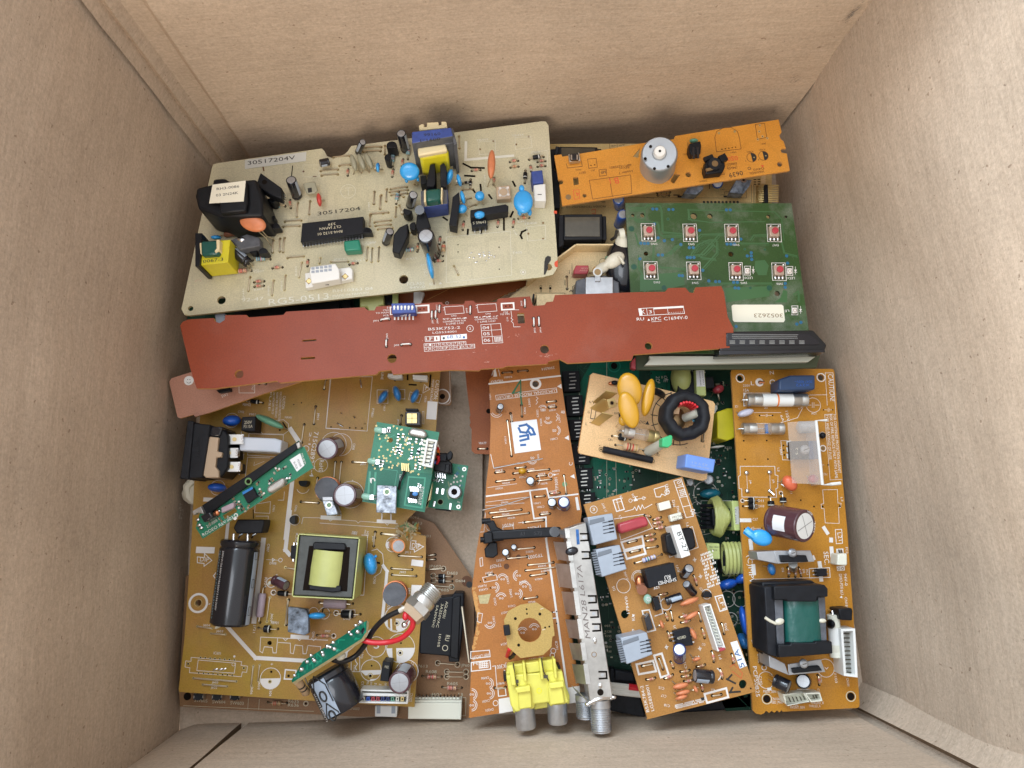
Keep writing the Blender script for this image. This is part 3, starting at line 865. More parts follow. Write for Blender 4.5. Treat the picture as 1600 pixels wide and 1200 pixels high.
# scattered chips and tiny parts in the visible gaps
def in_gap(x, y):
    return (905 < x < 1000 and 700 < y < 790) or (1062 < x < 1140 and 690 < y < 790) or (1095 < x < 1175 and 740 < y < 1060) or (940 < x < 1000 and 900 < y < 1040) or (1120 < x < 1140 and 580 < y < 700) or (1010 < x < 1130 and 560 < y < 600)
n = 0
while n < 85:
    x, y = rd.uniform(900, 1180), rd.uniform(560, 1060)
    if in_gap(x, y):
        big = rd.random() < 0.16
        b.smd(x, y, 5 if big else 2.6, 10 if big else 5.0, rd.choice([0, 90]), 'chip' if rd.random() < .7 else 'mica', h=1.0 if big else 0.5); n += 1
m = MB(); k = 0
while k < 520:
    x, y = rd.uniform(900, 1180), rd.uniform(560, 1060)
    if in_gap(x, y):
        a = rd.choice([0, 1.5708]); q = b.P(x, y) + Vector((0, 0, .1)); L_ = rd.uniform(.7, 1.4); m.box(q, L_, L_*.5, .4, a, rd.choice(['silk_dim', 'zinc', 'chip', 'chip', 'mica', 'silk']))
        if k % 4 == 0: m.ring(q, .5, .7, .12, 'silk_dim', 10)
        k += 1
m.build('tiny_parts', b.root, smooth=False)['kind'] = 'stuff'
b.Z = C7
b.blk([(62, 70), (180, 70), (178, 200), (70, 195)], 16, 0, 'black', name='inductor', bevel=0.5)
b.blk([(165, 60), (215, 60), (225, 205), (172, 205)], 20, 0, 'tape_pale', name='inductor_tape', bevel=0.4)
b.lab([(168, 66), (212, 66), (218, 155), (172, 155)], 20, 'label', [('TRANSFORMER', 184, 70, 192, 150, 6), ('HIGH VOLT', 200, 72, 208, 148, 6)])
m = MB(); q = b.P(88, 110, 12); m.ell(q, (5.5, 0, 0), (0, 0, 6), (0, 9, 0), 'tape_lime'); m.build('winding', b.root)
b.blk([(212, 105), (262, 100), (272, 160), (222, 165)], 14, 0, 'black_soft', name='inductor')
b.ellc(262, 182, 318, 158, 24, 3, 10, 'film_red')
b.ellc(284, 175, 298, 235, 6, 2, 6, 'wire_tin', name='lead', legs=False)
b.blk([(285, 295), (340, 275), (420, 270), (425, 420), (340, 455), (285, 440)], 16, 0, 'yellow_box', name='capacitor', bevel=0.6)
b.blk([(255, 262), (285, 258), (288, 275), (270, 310), (255, 312)], 5, 0, 'white', name='connector')
b.ellc(245, 492, 325, 483, 7, 2, 9, 'white', name='cable_tie_end', legs=False)
b.cap(140, 690, 135, 684, 20, 9, 'alu')
b.cap(243, 672, 236, 668, 27, 9, 'alu')
b.ellc(188, 750, 302, 742, 27, 3.5, 6, 'disc_teal')
b.CI(220, 745, 66, 3); b.CI(172, 822, 30, 2); b.CI(168, 895, 30, 2)
b.L([(195, 785), (370, 785), (375, 935), (200, 975)], 2, closed=True)
o = b.blk([(255, 830), (370, 826), (372, 930), (262, 925)], 16, 4, 'black', name='coil_former', bevel=0.4)
m = MB()
for k in range(9):
    q = b.P(262 + k*7.5, 872, 12); s_ = 12 - abs(k - 4)*0.8 - k*0.55
    pts = [q + Vector((math.sin(a*math.pi/6)*0.4, math.cos(a*math.pi/6)*s_*0.95, math.sin(a*math.pi/6)*6)) for a in range(13)]
    m.tube(pts, 1.15, 'tape_lime', 6)
m.build('winding', o)
m = MB()
for k in range(6):
    q = b.P(228, 812 + k*24, 9); m.tube([q + Vector((-3, 0, 0)), q + Vector((-1, 0, 3)), q + Vector((3, 0, 2))], 0.9, 'black_soft')
m.build('pins', o)
b.blk([(365, 785), (410, 785), (412, 950), (380, 950)], 20, 0, 'tape_pale', name='inductor_tape', bevel=0.4)
b.lab([(382, 820), (404, 815), (406, 915), (386, 915)], 20, 'label_grey', [('LOT 12', 392, 905, 390, 830, 8)])
b.blk([(225, 1020), (298, 1020), (302, 1108), (235, 1108)], 18, 0, 'tape_pale', name='inductor_tape', bevel=0.4)
b.stamp([('VIJA 13036', 240, 1045, 292, 1045, 9), ('CHECK', 245, 1062, 285, 1062, 9)], 18, 'ink')
b.blk([(318, 1035), (420, 1030), (420, 1180), (318, 1190)], 10, 0, 'black_soft', name='coil_former', bevel=0.5)
b.L([(315, 1022), (424, 1018), (424, 1198), (315, 1198)], 6, 'tape_pale', True)
m = MB(); q = b.P(385, 1100, 10)
for k in range(7): 
    pts = [q + Vector(((k-3)*1.9, math.cos(a*math.pi/6)*7, 2 + math.sin(a*math.pi/6)*4)) for a in range(13)]
    m.tube(pts, 1.2, 'tape_lime', 6)
m.build('winding', b.root)
b.Z = A8
b.ellc(682, 545, 775, 520, 23, 4, 10, 'disc_deep'); b.ellc(770, 520, 830, 490, 22, 4, 12, 'disc_deep')
b.CI(728, 603, 36, 3); b.CI(790, 603, 36, 3); b.CI(745, 700, 30, 3)
b.ellc(795, 635, 820, 780, 20, 6, 18, 'disc_deep'); b.ellc(785, 770, 825, 840, 26, 5, 9, 'disc_mid'); b.ellc(700, 800, 730, 850, 12, 3, 6, 'disc_mid')
b.Z = C8
for i, (st, x0, y0, x1, y1) in enumerate([('055', 398, 92, 440, 90), ('R128', 400, 132, 448, 134), ('R192', 402, 166, 448, 168), ('R59', 415, 245, 448, 247), ('R60', 415, 278, 448, 280)]): b.T(st, x0, y0, x1, y1, 14, 'silk_dim')
b.finish()

# black moulded piece and its cable at the bottom right
t = thing('plastic_housing', 'dark grey moulded plastic piece low down beside the silver tuner, half under the jack board', 'plastic housing')
class Sub(Board):
    def __init__(s, root, plane): Board.__init__(s, None, None, None, plane, root=root); root.matrix_world = Matrix.Translation(s.o*MM) @ Matrix((s.X, s.Y, s.N)).transposed().to_4x4()
b = Sub(t, 4); b.Z = C8
b.blk([(440, 400), (480, 400), (480, 420), (620, 440), (700, 760), (440, 710)], 9, 0, 'black_soft', name='shell', bevel=0.8)
b.blk([(475, 408), (610, 425), (625, 500), (475, 490)], 13, 8, 'black_soft', name='raised_cover', bevel=0.8)
b.blk([(640, 620), (1480, 560), (1480, 690), (700, 745)], 2, -3, 'black_soft', name='base_plate', bevel=0.8)
b.finish()
t = thing('ribbon_cable', 'short white cable with a red stripe between the silver tuner and the jack board', 'cable')
b = Sub(t, 18); b.Z = C8
for i, (y0, y1, m_) in enumerate([(513, 530, 'wire_white'), (524, 545, 'wire_white'), (546, 562, 'wire_white'), (560, 580, 'wire_white'), (572, 592, 'wire_white')]):
    m = MB().tube([b.P(420, y0 - 3, 3), b.P(520, (y0+y1)/2, 3), b.P(700, y1 + 10, 3)], 1.0, m_); m.build('wire', t)
MB().tube([b.P(575, 532, 3.3), b.P(640, 541, 3.3), b.P(720, 552, 3.3)], 1.6, 'wire_red').build('sleeve', t)
b.finish()

# ============================================================ low brown board at the lower left, with relay
b = Board('relay_board', 'brown board under the lower left board, with large black relay and long cream connector', 'circuit board', 7)
b.Z = PX
b.substrate([A3, (35, 1010), PX, (290, 900), (560, 800), A4, (760, -60), (893, -10), (930, 40), (1125, 325), (1128, 500), (1125, 1138), (740, 1140), (620, 1125), PX, (560, 1120), A3, (40, 1105)], 'dim_tan', 'edge_orange', holes=[])
b.Z = A3; b.DI(83, 1047, 20, 'hole')
for i, x in enumerate((145, 250, 352)):
    o = b.blk([(x-28, 1030), (x+28, 1032), (x+26, 1068), (x-30, 1066)], 4, 0, 'steel', name='push_switch')
    MB().cyl(b.P(x, 1048, 4), b.P(x, 1048, 6), 1.8, 'black').build('button', o)
    m = MB(); [m.cyl(b.P(x+dx, 1062+dy, 4), b.P(x+dx, 1062+dy, 4.5), .5, 'ink', 8) for dx in (-22, 22) for dy in (-24, 0)]; m.build('rivet', o)
b.silk = 'silk_dim'
b.T('SW605', 122, 1078, 196, 1082, 16); b.T('SW604', 224, 1086, 298, 1088, 16); b.T('SW603', 326, 1092, 402, 1096, 16)
b.T('R635', 655, 1082, 716, 1084, 16); b.T('R636', 654, 1104, 715, 1106, 16)
b.L([(430, 1060), (426, 1118)], 2); b.L([(492, 1064), (488, 1122)], 2); b.L([(60, 1100), (800, 1132)], 2)
b.res(542, 1080, 648, 1084, 'tan'); b.CI(756, 1088, 12, 4); b.hl(756, 1088, 6)
b.Z = A2
b.T('R012', 648, 1062, 714, 1064, 18); b.T('R613', 666, 1102, 735, 1106, 18); b.T('R602', 652, 1138, 722, 1140, 18)
b.Z = A4
b.T('R601', 816, 72, 872, 74, 14); b.T('JP602', 862, 250, 934, 252, 15); b.T('D603', 970, 290, 1030, 292, 16); b.T('D604', 1020, 335, 1075, 337, 14); b.T('JP605', 905, 388, 980, 390, 15)
b.T('JP613', 785, 835, 855, 837, 15); b.T('R608', 845, 868, 908, 870, 16); b.T('R605', 970, 938, 1032, 940, 16); b.T('J601', 875, 1003, 934, 1005, 17); b.T('13', 1036, 1003, 1060, 1005, 17); b.T('JP60', 1052, 830, 1100, 832, 15)
b.res(880, 298, 1000, 302, 'black', frac=.35); b.res(880, 326, 1000, 330, 'black', frac=.35)
for xs in ((880, 355, 1005, 365), (912, 808, 1030, 818), (965, 860, 1080, 862), (965, 888, 1080, 890), (845, 180, 900, 175), (850, 205, 900, 202), (840, 262, 950, 256)): b.jmp(xs)
for x, y in ((888, 298), (892, 326), (915, 810), (1030, 820), (968, 860), (1080, 860), (968, 890), (1080, 890), (996, 364), (948, 257)): b.CI(x, y, 14, 3)
b.res(825, 885, 938, 889, 'pink'); b.res(942, 950, 1055, 954, 'pink')
b.DI(1085, 330, 30, 'ink_brown', .05); b.DI(1100, 350, 18, 'ink', .054)
b.L([(1030, 1012), (1080, 1012), (1078, 1118), (1040, 1118)], 2)
o = b.blk([(815, 440), (1000, 420), (1010, 400), (1068, 400), (1065, 560), (1040, 805), (980, 805), (978, 770), (808, 755)], 14, 0, 'chip', name='relay', bevel=0.6)
b.blk([(1000, 430), (1050, 415), (1035, 790), (985, 775)], 15.2, 13.5, 'black', name='lid_rib', bevel=0.5, parent=o)
b.stamp([('AGL40201', 962, 448, 942, 545, 15), ('3A250VAC', 935, 462, 905, 600, 14), ('5A30VDC', 908, 470, 880, 600, 12), ('RU', 962, 645, 956, 678, 24), ('10105', 922, 640, 912, 715, 13)], 14, 'silk_dim', parent=o)
m = MB(); q = b.P(958, 722, 14); m.ring(q, 1.1, 1.4, 14.1, 'silk_dim'); m.build('marking', o)
m = MB().tube([b.P(1058, 478, 16), b.P(1100, 806, 16)], 0.65, 'wire_tin'); m.build('loose_wire', b.root)
o = b.conn([(752, 1028), (1056, 1028), (1052, 1142), (742, 1138)], 8, 0, 'ivory', floor=7.9, name='long_connector')
o = b.blk([(742, 1042), (1056, 1042), (1052, 1142), (740, 1138)], 9.5, 0, 'ivory', name='connector', bevel=0.4)
m = MB()
for k in range(13):
    q = b.P(788 + k*20.5, 1024, 5); m.cyl(q + Vector((0, 1.0, 0)), q + Vector((0, -3.2, 1.0)), 0.85, 'ivory', 10); m.cyl(q + Vector((0, 2.0, -1)), q + Vector((0, .6, 0)), 0.4, 'solder', 8)
m.build('contact_tubes', o)
o = b.blk([(548, 1060), (680, 1062), (674, 1128), (546, 1124)], 6, 0, 'white', name='connector', bevel=0.3)
m = MB(); [m.obox(b.P(x, 1082, 6), Vector((.9, 0, 0)), Vector((0, 1.8, 0)), Vector((0, 0, .08)), 'jack_grey') for x in (568, 655)]; m.build('slots', o)
b.T('CN603', 395, 1082, 455, 1086, 14)
b.finish()

# rust coloured board edge between the two halves
b = Board('rust_board', 'plain rust-orange board marked VBATT, hanging down from under the long red board', 'circuit board', 20)
b.substrate([PX, (722, 548), (815, 548), (815, 712), A5, (150, 597), (95, 595), (72, 575), (72, 430), (58, 405), (66, 385), (58, 355), (64, 335), (45, 200), (28, 30)], 'rust', 'edge_orange', holes=[])
b.Z = A5; b.DI(187, 310, 17, 'hole'); b.T('VBATT', 120, 532, 172, 532, 15)
b.jmp((118, 563, 176, 563)); b.finish()
b = Board('small_brown_tab', 'narrow brown board corner with a ringed hole beside the caution marking', 'circuit board', 12)
b.substrate([C6, (240, 70), (335, 80), (342, 275), (330, 292), (240, 290)], 'dim_tan', 'edge_orange', holes=[])
b.Z = C6; b.CI(285, 238, 45, 7); b.DI(285, 238, 17, 'hole'); b.L([(330, 80), (335, 270), (322, 285), (250, 285)], 2); b.finish()
# ============================================================ left power board
b = Board('monitor_power_board', 'wide olive-brown power board at the lower left, with boxy yellow transformer and big black capacitor', 'circuit board', 22)
b.Z = PX
b.substrate([PX, (318, 590), (330, 560), (690, 560), C6, (272, 90), (245, 440), (225, 560), A2, (740, 980), (690, 1010), (640, 1060), (600, 1110), (655, 1150), (720, 1180), A4, (845, 66), (845, 180), (838, 340), (825, 420), (790, 900), (778, 1068), (450, 1050), A3, (480, 1052), (38, 1022), (33, 1010), PX, (288, 1000), (300, 830), (303, 760)],
            'olive_tan', 'edge_pale', holes=[(310, 942, 4.4), (421, 1005, 3.4)])
b.Z = A1
for i, st in enumerate(['FOR CONTINUED PROTECTION', 'AGAINST RISK OF FIRE REPLACE', 'ONLY WITH SAME TYPE OF', 'FUSE', ]):
    x = 772 - i*24; b.T(st, x, 150, x - 12, 360 - i*25, 15)
b.T('CAUTION:', 795, 178, 785, 275, 20)
b.T('FB902', 505, 250, 562, 252, 18); b.T('C902', 470, 300, 515, 302, 16); b.T('F901', 552, 318, 596, 318, 14); b.T('NR901', 808, 340, 858, 342, 15)
b.T('L', 492, 455, 508, 455, 20); b.T('N', 458, 745, 482, 748, 26); b.T('715G2892', 1020, 435, 985, 660, 32); b.T('2-1', 985, 440, 978, 530, 16)
b.T('2-4', 1000, 680, 985, 760, 28); b.T('RoHS', 1060, 640, 1052, 722, 30); b.CI(1068, 678, 48, 3)
b.T('C901', 803, 515, 798, 570, 14); b.T('C907', 505, 580, 500, 630, 12); b.T('J801', 1045, 300, 1040, 350, 14)
b.L([(525, 210), (560, 236)], 2); b.res(548, 218, 650, 228, 'black', frac=.6)
b.CI(425, 355, 52, 3); b.ellc(362, 360, 490, 352, 40, 5, 8, 'disc_deep')
b.chip([(500, 330), (598, 325), (590, 430), (492, 428)], 11, texts=[('250V', 515, 380, 570, 378, 22), ('F3.15A', 512, 410, 575, 408, 22)], name='fuse')
b.L([(640, 365), (800, 350), (835, 380), (835, 430), (800, 455), (650, 452), (615, 420), (615, 385)], 3, closed=True)
b.ellc(600, 318, 800, 408, 27, 4, 12, 'disc_green', name='thermistor'); b.LN([(795, 370), (820, 412)], 5, 'hole'); b.hl(772, 425, 7)
b.L([(550, 450), (798, 460), (790, 620), (540, 605)], 3, closed=True)
b.blk([(480, 472), (735, 484), (785, 498), (775, 592), (722, 585), (478, 572)], 13, 0, 'ceramic_white', name='capacitor', bevel=0.7)
b.L([(850, 420), (905, 505)], 32, z=0.05)
b.LN([(855, 425), (900, 490)], 14)
b.jmp((1032, 255, 1018, 380), (948, 385, 930, 515), (1172, 655, 1162, 785), (1045, 770, 1030, 850))
for q in ((873, 240), (928, 228)): b.hl(*q, 5)
b.L([(1140, 60), (1105, 410), (1200, 415)], 3); b.L([(590, 655), (585, 680), (660, 650)], 2)
b.CI(460, 690, 28, 12); b.L([(520, 800), (540, 620), (700, 625)], 3)
b.CI(325, 840, 52, 3); b.ellc(256, 835, 385, 845, 33, 5, 9, 'disc_deep')
b.L([(860, 805), (815, 1200)], 30); b.LN([(235, 925), (300, 928)], 14)
b.L([(805, 870), (800, 930), (760, 930)], 3); b.L([(705, 940), (700, 1025), (590, 1020), (595, 960)], 3, closed=True)
b.T('C901', 725, 965, 718, 1010, 14)
b.to92(938, 800, 180, 8); b.CI(940, 835, 45, 3, a0=200, a1=340); b.to92(872, 1072, 90, 6); b.CI(880, 1072, 36, 3); b.CI(960, 560, 22, 4)
b.jmp((925, 942, 1050, 950))
b.cap(1165, 545, 1112, 560, 78, 17, 'sleeve_maroon', stripe=0.2); b.CI(1160, 530, 90, 3); 
b.T('C905', 885, 965, 875, 1010, 14)
o = b.blk([(465, 1068), (660, 1070), (655, 1110), (640, 1168), (460, 1172), (435, 1130)], 16, 5, 'black_soft', name='bridge_rectifier', bevel=0.6)
b.L([(600, 1045), (690, 1045), (685, 1105), (640, 1110)], 3); b.LN([(580, 1000), (582, 1060)], 3, 'hole')
m = MB()
for x in (485, 580): m.tube([b.P(x - 10, 1200, 8), b.P(x, 1180, 12), b.P(x + 20, 1170, 12)], .5, 'solder')
m.build('lead', o)
b.L([(930, 1100), (940, 1055), (1100, 1058)], 3)
# mains inlet
o = b.blk([(105, 355), (150, 360), (110, 780), (50, 775)], 23, 0, 'black_soft', name='mains_inlet', bevel=0.5)
b.blk([(150, 372), (270, 385), (265, 425), (210, 768), (100, 775), (118, 640)], 21.5, 0, 'black_soft', name='housing', parent=o, bevel=0.6)
b.blk([(265, 400), (345, 402), (385, 440), (400, 470), (400, 690), (370, 740), (340, 770), (215, 768)], 18, 0, 'black', name='rear_housing', parent=o, bevel=0.8)
b.blk([(268, 398), (360, 400), (338, 470), (248, 470)], 19.6, 0, 'black_gloss', name='wrap', parent=o, bevel=0.6)
b.blk([(242, 470), (330, 478), (318, 580), (355, 585), (350, 620), (312, 622), (305, 690), (330, 720), (330, 768), (238, 768), (212, 745), (212, 690)], 20, 0, 'beige', name='band', parent=o, bevel=0.4)
for i, (x, y) in enumerate([(440, 492), (400, 590), (418, 690)]):
    m = MB(); q = b.P(x, y, 15); m.obox(q, (4.6, 0, 0), (0, 2.3, 0), (0, 0, .4), 'steel'); m.obox(q + Vector((4.2, 0, -1)), (.4, 0, 0), (0, 1.6, 0), (0, 0, 1.8), 'solder')
    m.cyl(q + Vector((0.5, 0, 0.3)), q + Vector((0.5, 0, .9)), 1.0, 'brass', 10); m.build('terminal', o)
    b.blk([(x - 40, y - 28), (x + 45, y - 32), (x + 45, y + 38), (x - 40, y + 38)], 13, 0, 'black', name='terminal_post', parent=o)
m = MB()
for i, (y, h_) in enumerate([(510, 7), (545, 7), (585, 7), (620, 7)]):
    q = b.P(172, y, 21.5); m.obox(q, (1.0, 0.2, 0), (0, .25, 0), (0, 0, .1), 'black'); m.obox(q + Vector((1, 1, 0)), (.2, 0, 0), (0, 1.0, 0), (0, 0, .12), 'black')
m.build('moulded_mark', o)
b.jmp((1105, 60, 1092, 128))
b.Z = A2

b.L([(378, 40), (340, 432), (42, 412), (75, 40)], 3, closed=True)
b.T('PT801', 376, 268, 368, 330, 16)
for x, y in ((80, 402), (215, 408), (258, 409), (303, 411)): b.hl(x, y, 6)
m = MB()
for a_, c_ in (((125, 375), (165, 400)), ((290, 60), (300, 120)), ((148, 300), (158, 304)), ((245, 325), (252, 338)), ((320, 380), (325, 376))):
    q, w_ = b.P(*a_), b.P(*c_); m.tube([q + Vector((0, 0, .3)), (q+w_)/2 + Vector((0, 0, .9)), w_ + Vector((0, 0, .3))], .35, 'solder')
m.build('solder_scrap', b.root)
b.T('LINE', 443, 10, 438, 60, 18); b.T('CAUTION:', 836, 62, 818, 205, 28); b.T('HIGH VOLTAGE', 810, 62, 792, 215, 17)
b.L([(752, 95), (792, 130), (742, 158)], 3, closed=True); b.T('4', 762, 140, 778, 112, 14)
for (x, y, x2, y2, st, tx, ty) in [(482, 140, 425, 232, 'C817', 455, 240), (540, 108, 572, 215, 'C819', 520, 110), (705, 132, 662, 228, 'C820', 752, 178)]:
    b.ellc(x, y, x2, y2, 26, 5, 6, 'disc_mid'); b.T(st, tx + 5, ty, tx, ty + 45, 14)
b.RC(412, 135, 490, 232, 3); b.RC(555, 132, 612, 200, 3); b.L([(650, 150), (735, 170), (715, 230), (640, 205)], 3, closed=True)
b.FI([(776, 215), (848, 222), (838, 350), (766, 345)])
o = b.blk([(490, 15), (592, 22), (590, 50), (540, 52), (485, 40)], 6, 0, 'white', name='connector'); o = b.blk([(668, 25), (775, 30), (772, 66), (668, 58)], 6, 0, 'white', name='connector')
for p in (((541, 48), (541, 68)), ((632, 30), (632, 60)), ((728, 60), (728, 76)), ((645, 97), (692, 99)), ((798, 30), (792, 112))): b.LN(list(p), 6, 'hole')
o = b.blk([(615, 290), (722, 290), (722, 392), (612, 385)], 9, 0, 'core_grey', name='choke', bevel=0.5)
b.blk([(615, 268), (708, 270), (704, 288), (618, 286)], 6, 0, 'black', name='choke_end', parent=o)
m = MB()
for x in (645, 682):
    for y in (322, 358): m.obox(b.P(x, y, 9.2), (1.15, 0, 0), (0, 1.15, 0), (0, 0, .3), 'brass')
m.build('contact_pads', o); b.blk([(626, 305), (706, 305), (704, 376), (624, 374)], 9.12, 8.9, 'black', name='window', parent=o)
b.jmp((588, 320, 580, 385), (235, 655, 355, 660), (112, 655, 100, 788), (155, 655, 140, 800))
b.T('J817', 560, 345, 555, 385, 14); b.T('J817', 290, 675, 330, 677, 12); b.T('C808', 240, 520, 232, 565, 16); b.RC(738, 290, 750, 380, 2)

b.CI(150, 530, 80, 3); 
# round coil with aluminium tab, and second maroon can
o = b.cap(235, 900, 178, 893, 84, 17, 'sleeve_maroon', stripe=0.3); b.CI(220, 890, 95, 3); b.T('+', 228, 795, 242, 795, 12)
m = MB().cyl(b.P(60, 870, 0), b.P(48, 848, 11), 5.6, 'core_grey', 22); o = m.build('coil', b.root); b.CI(45, 850, 60, 3)
m = MB(); q = b.P(48, 848, 9); [m.ring(q, 5.7, 5.9, 2 + k*.9, 'copper') for k in range(8)]; m.build('winding', o)
def heatsunk(x0, pts, hh, name='power_transistor', legpts=(), holec=None, mt='paste_metal', h0=5):
    o = b.blk(pts, hh, h0, mt, name=name, bevel=0.2)
    if holec:
        q = b.P(holec[0], holec[1], hh); m = MB(); m.ring(q, 1.1, 1.6, hh + .05, 'steel'); m.disc(q, 1.1, hh + .04, 'foil_green'); m.build('screw_hole', o)
    m = MB()
    for (a_, c_) in legpts: m.tube([b.P(a_[0], a_[1], hh - 1), b.P(*a_, hh - 3), b.P(c_[0], c_[1], 0)], .42, 'solder')
    if legpts: m.build('lead', o)
    return o
heatsunk(0, [(-95, 905), (92, 905), (95, 925), (-92, 945)][0:0] or [(-100, 912), (88, 905), (92, 940), (130, 1028), (48, 1042), (20, 945)][2:3] and [(18, 935), (95, 935), (128, 1032), (50, 1042)], 15, legpts=(), holec=(35+30, 965))
b.blk([(15, 905), (90, 905), (95, 935), (18, 935)], 15.6, 6, 'alu', name='heat_tab')
b.FI([(5, 1040), (150, 1045), (150, 1075), (5, 1068)]); b.RC(120, 1010, 152, 1070, 3)
b.FI([(410, 1068), (548, 1075), (546, 1100), (408, 1094)], z=0.05)
heatsunk(0, [(412, 822), (552, 828), (545, 1025), (405, 1018)], 26, legpts=(((448, 1012), (445, 1065)), ((512, 1015), (512, 1070))), holec=(482, 870), h0=23)
b.L([(0, 1062), (60, 1066), (75, 1080), (95, 1068), (260, 1080), (275, 1095), (292, 1082), (470, 1095), (485, 1110), (500, 1097), (560, 1100)], 3); b.L([(0, 1095), (560, 1135)], 3)
b.T('T901', 268, 1165, 230, 1163, 14); b.T('HS2', 322, 1145, 318, 1178, 12); b.jmp((400, 1160, 395, 1200), (445, 1170, 560, 1178))
b.Z = A3
b.LN([(150, 215), (220, 217)], 17)
b.L([(140, 255), (180, 258), (180, 235), (222, 275), (178, 308), (178, 292), (140, 288)], 4, closed=True); b.T('DIP', 154, 280, 206, 282, 22)
b.CI(145, 517, 47, 12); b.CI(145, 517, 20, 3, 'solder_gold'); b.T('+1', 200, 530, 232, 522, 10)
b.L([(665, 0), (640, 215), (662, 240)], 22); b.L([(316, 40), (305, 150)], 18); b.L([(300, 640), (470, 828), (760, 845)], 20)
b.L([(515, 160), (462, 620)], 26); b.L([(493, 165), (450, 600)], 3, 'ink_brown')
# large can lying flat on the board
a_, c_ = b.P(388, 158, 11), b.P(325, 640, 11)
d_ = (c_ - a_); Lc = d_.length
m = MB().lathe(a_, c_, [(0, 8.4, 'black_gloss'), (.8, 9.1, 'black_gloss'), (2.6, 9.1, 'black_gloss'), (3.4, 8.5, 'black_gloss'), (4.4, 9.1, 'black_gloss'), (Lc - 1, 9.1, 'black_gloss'), (Lc, 8.2, 'black_gloss')], 36, 'black_gloss', 'black_gloss')
o = m.build('main_capacitor', b.root); du = d_.normalized(); sd = Vector((du.y, -du.x, 0)) * -1
if sd.x < 0: sd = -sd
for an, wd, mt_ in ((0.30, 0.17, 'grey_print'),):
    vs = []
    for k in range(8):
        aa = an - wd + 2*wd*k/7; e = sd*math.cos(aa) + Vector((0, 0, 1))*math.sin(aa)
        vs += [a_ + du*3.4*0 + du*5 + e*9.18, a_ + du*(Lc - .8) + e*9.18]
    MB().add(vs, [(2*k, 2*k+1, 2*k+3, 2*k+2) for k in range(7)], mt_).build('sleeve_stripe', o)
    m = MB()
    for t in (.17, .5, .82):
        e = sd*math.cos(an) + Vector((0, 0, 1))*math.sin(an); e2 = -sd*math.sin(an) + Vector((0, 0, 1))*math.cos(an)
        q = a_ + du*Lc*t + e*9.25
        m.obox(q + e2*.8, du*1.9, e2*.1, e*.02, 'ink'); m.obox(q - e2*.8, du*1.9, e2*.1, e*.02, 'ink'); m.obox(q + du*1.9, du*.1, e2*.8, e*.02, 'ink'); m.obox(q - du*1.9, du*.1, e2*.8, e*.02, 'ink')
    m.build('stripe_mark', o)
for row, (an, st) in enumerate(((2.45, ''), (2.2, ''))):
    e = sd*math.cos(an) + Vector((0, 0, 1))*math.sin(an); e2 = -sd*math.sin(an) + Vector((0, 0, 1))*math.cos(an)
    m = MB()
    for i in range(8 if row == 0 else 7):
        q = a_ + du*(5 + i*(Lc - 8)/8) + e*9.25
        m.text('Y3.9' if row == 0 else ('3156' if i % 2 else '200V'), q, du*3.6, e2*-1.1, 'res_teal' if row == 0 else 'silk')
    m.build('sleeve_print', o)
m = MB(); [m.tube([b.P(x, 165, 10), b.P(x, 128, 10), b.P(x + 14, 122, 6), b.P(x + 14, 122, 0)], .5, 'solder') for x in (345, 425)]; m.build('lead', o)
b.T('C907', 538, 180, 532, 225, 14); b.T('R924', 523, 372, 518, 428, 14); b.T('J601', 560, 575, 553, 618, 12); b.T('J721', 462, 640, 455, 685, 12)
b.L([(532, 270), (600, 274)], 2); b.L([(566, 263), (580, 271), (566, 281)], 3, closed=True); b.CI(612, 273, 10, 3); b.T('D908', 550, 297, 588, 299, 13)
b.res(522, 425, 496, 628, 'mauve', r=1.9, h=2.3, frac=.65); b.jmp((552, 485, 535, 622), (655, 498, 640, 640), (140, 650, 222, 660), (218, 690, 298, 695), (118, 944, 360, 962), (172, 980, 308, 990), (458, 875, 446, 985), (494, 870, 486, 955), (640, 315, 705, 325), pad='gold')
b.L([(118, 944), (360, 962)], 7); b.L([(172, 980), (308, 990)], 7); b.L([(140, 650), (222, 660)], 6); b.L([(218, 690), (298, 695)], 6); b.L([(458, 875), (446, 985)], 6)
b.T('J604', 172, 648, 212, 650, 12); b.T('J603', 246, 682, 286, 684, 12); b.T('J605', 222, 972, 258, 974, 12); b.T('J602', 216, 1002, 252, 1004, 12); b.T('J606', 446, 990, 440, 1035, 12); b.T('J601', 488, 960, 482, 1005, 12)
b.cap(575, 385, 645, 420, 28, 7, 'sleeve_maroon', h0=3.2, top='alu'); b.CI(560, 400, 26, 3); b.T('+', 585, 362, 597, 362, 10)
b.res(572, 457, 690, 465, 'black', r=1.25); b.CI(572, 457, 13, 4)
b.chip([(672, 190), (710, 190), (708, 268), (668, 266)], 4, 2, name='optocoupler', pins=(0, 2)); b.T('IC902', 700, 120, 694, 175, 14)
o = b.res(488, 658, 598, 663, 'black', r=1.7, frac=.35); b.T('FB901', 558, 635, 600, 637, 14)
b.blk([(655, 540), (760, 552), (768, 590), (770, 690), (748, 700), (652, 682)], 15, 11, 'paste_black', name='power_transistor')
b.FI([(670, 695), (775, 702), (772, 722), (668, 716)]); b.T('Q901', 795, 678, 790, 715, 12)
b.ellc(770, 590, 868, 588, 19, 4, 12, 'disc_blue'); b.CI(860, 575, 30, 3); b.CI(800, 570, 26, 3)
b.LN([(850, 565), (855, 545), (880, 540)], 4, 'hole')
b.res(820, 700, 912, 702, 'pink', r=0.8); b.CI(914, 704, 12, 3); b.T('Z907', 862, 682, 895, 684, 11)
b.L([(500, 710), (880, 728)], 3); b.L([(500, 710), (495, 790), (510, 800), (520, 765), (565, 768), (570, 800), (588, 800), (596, 718)], 3)
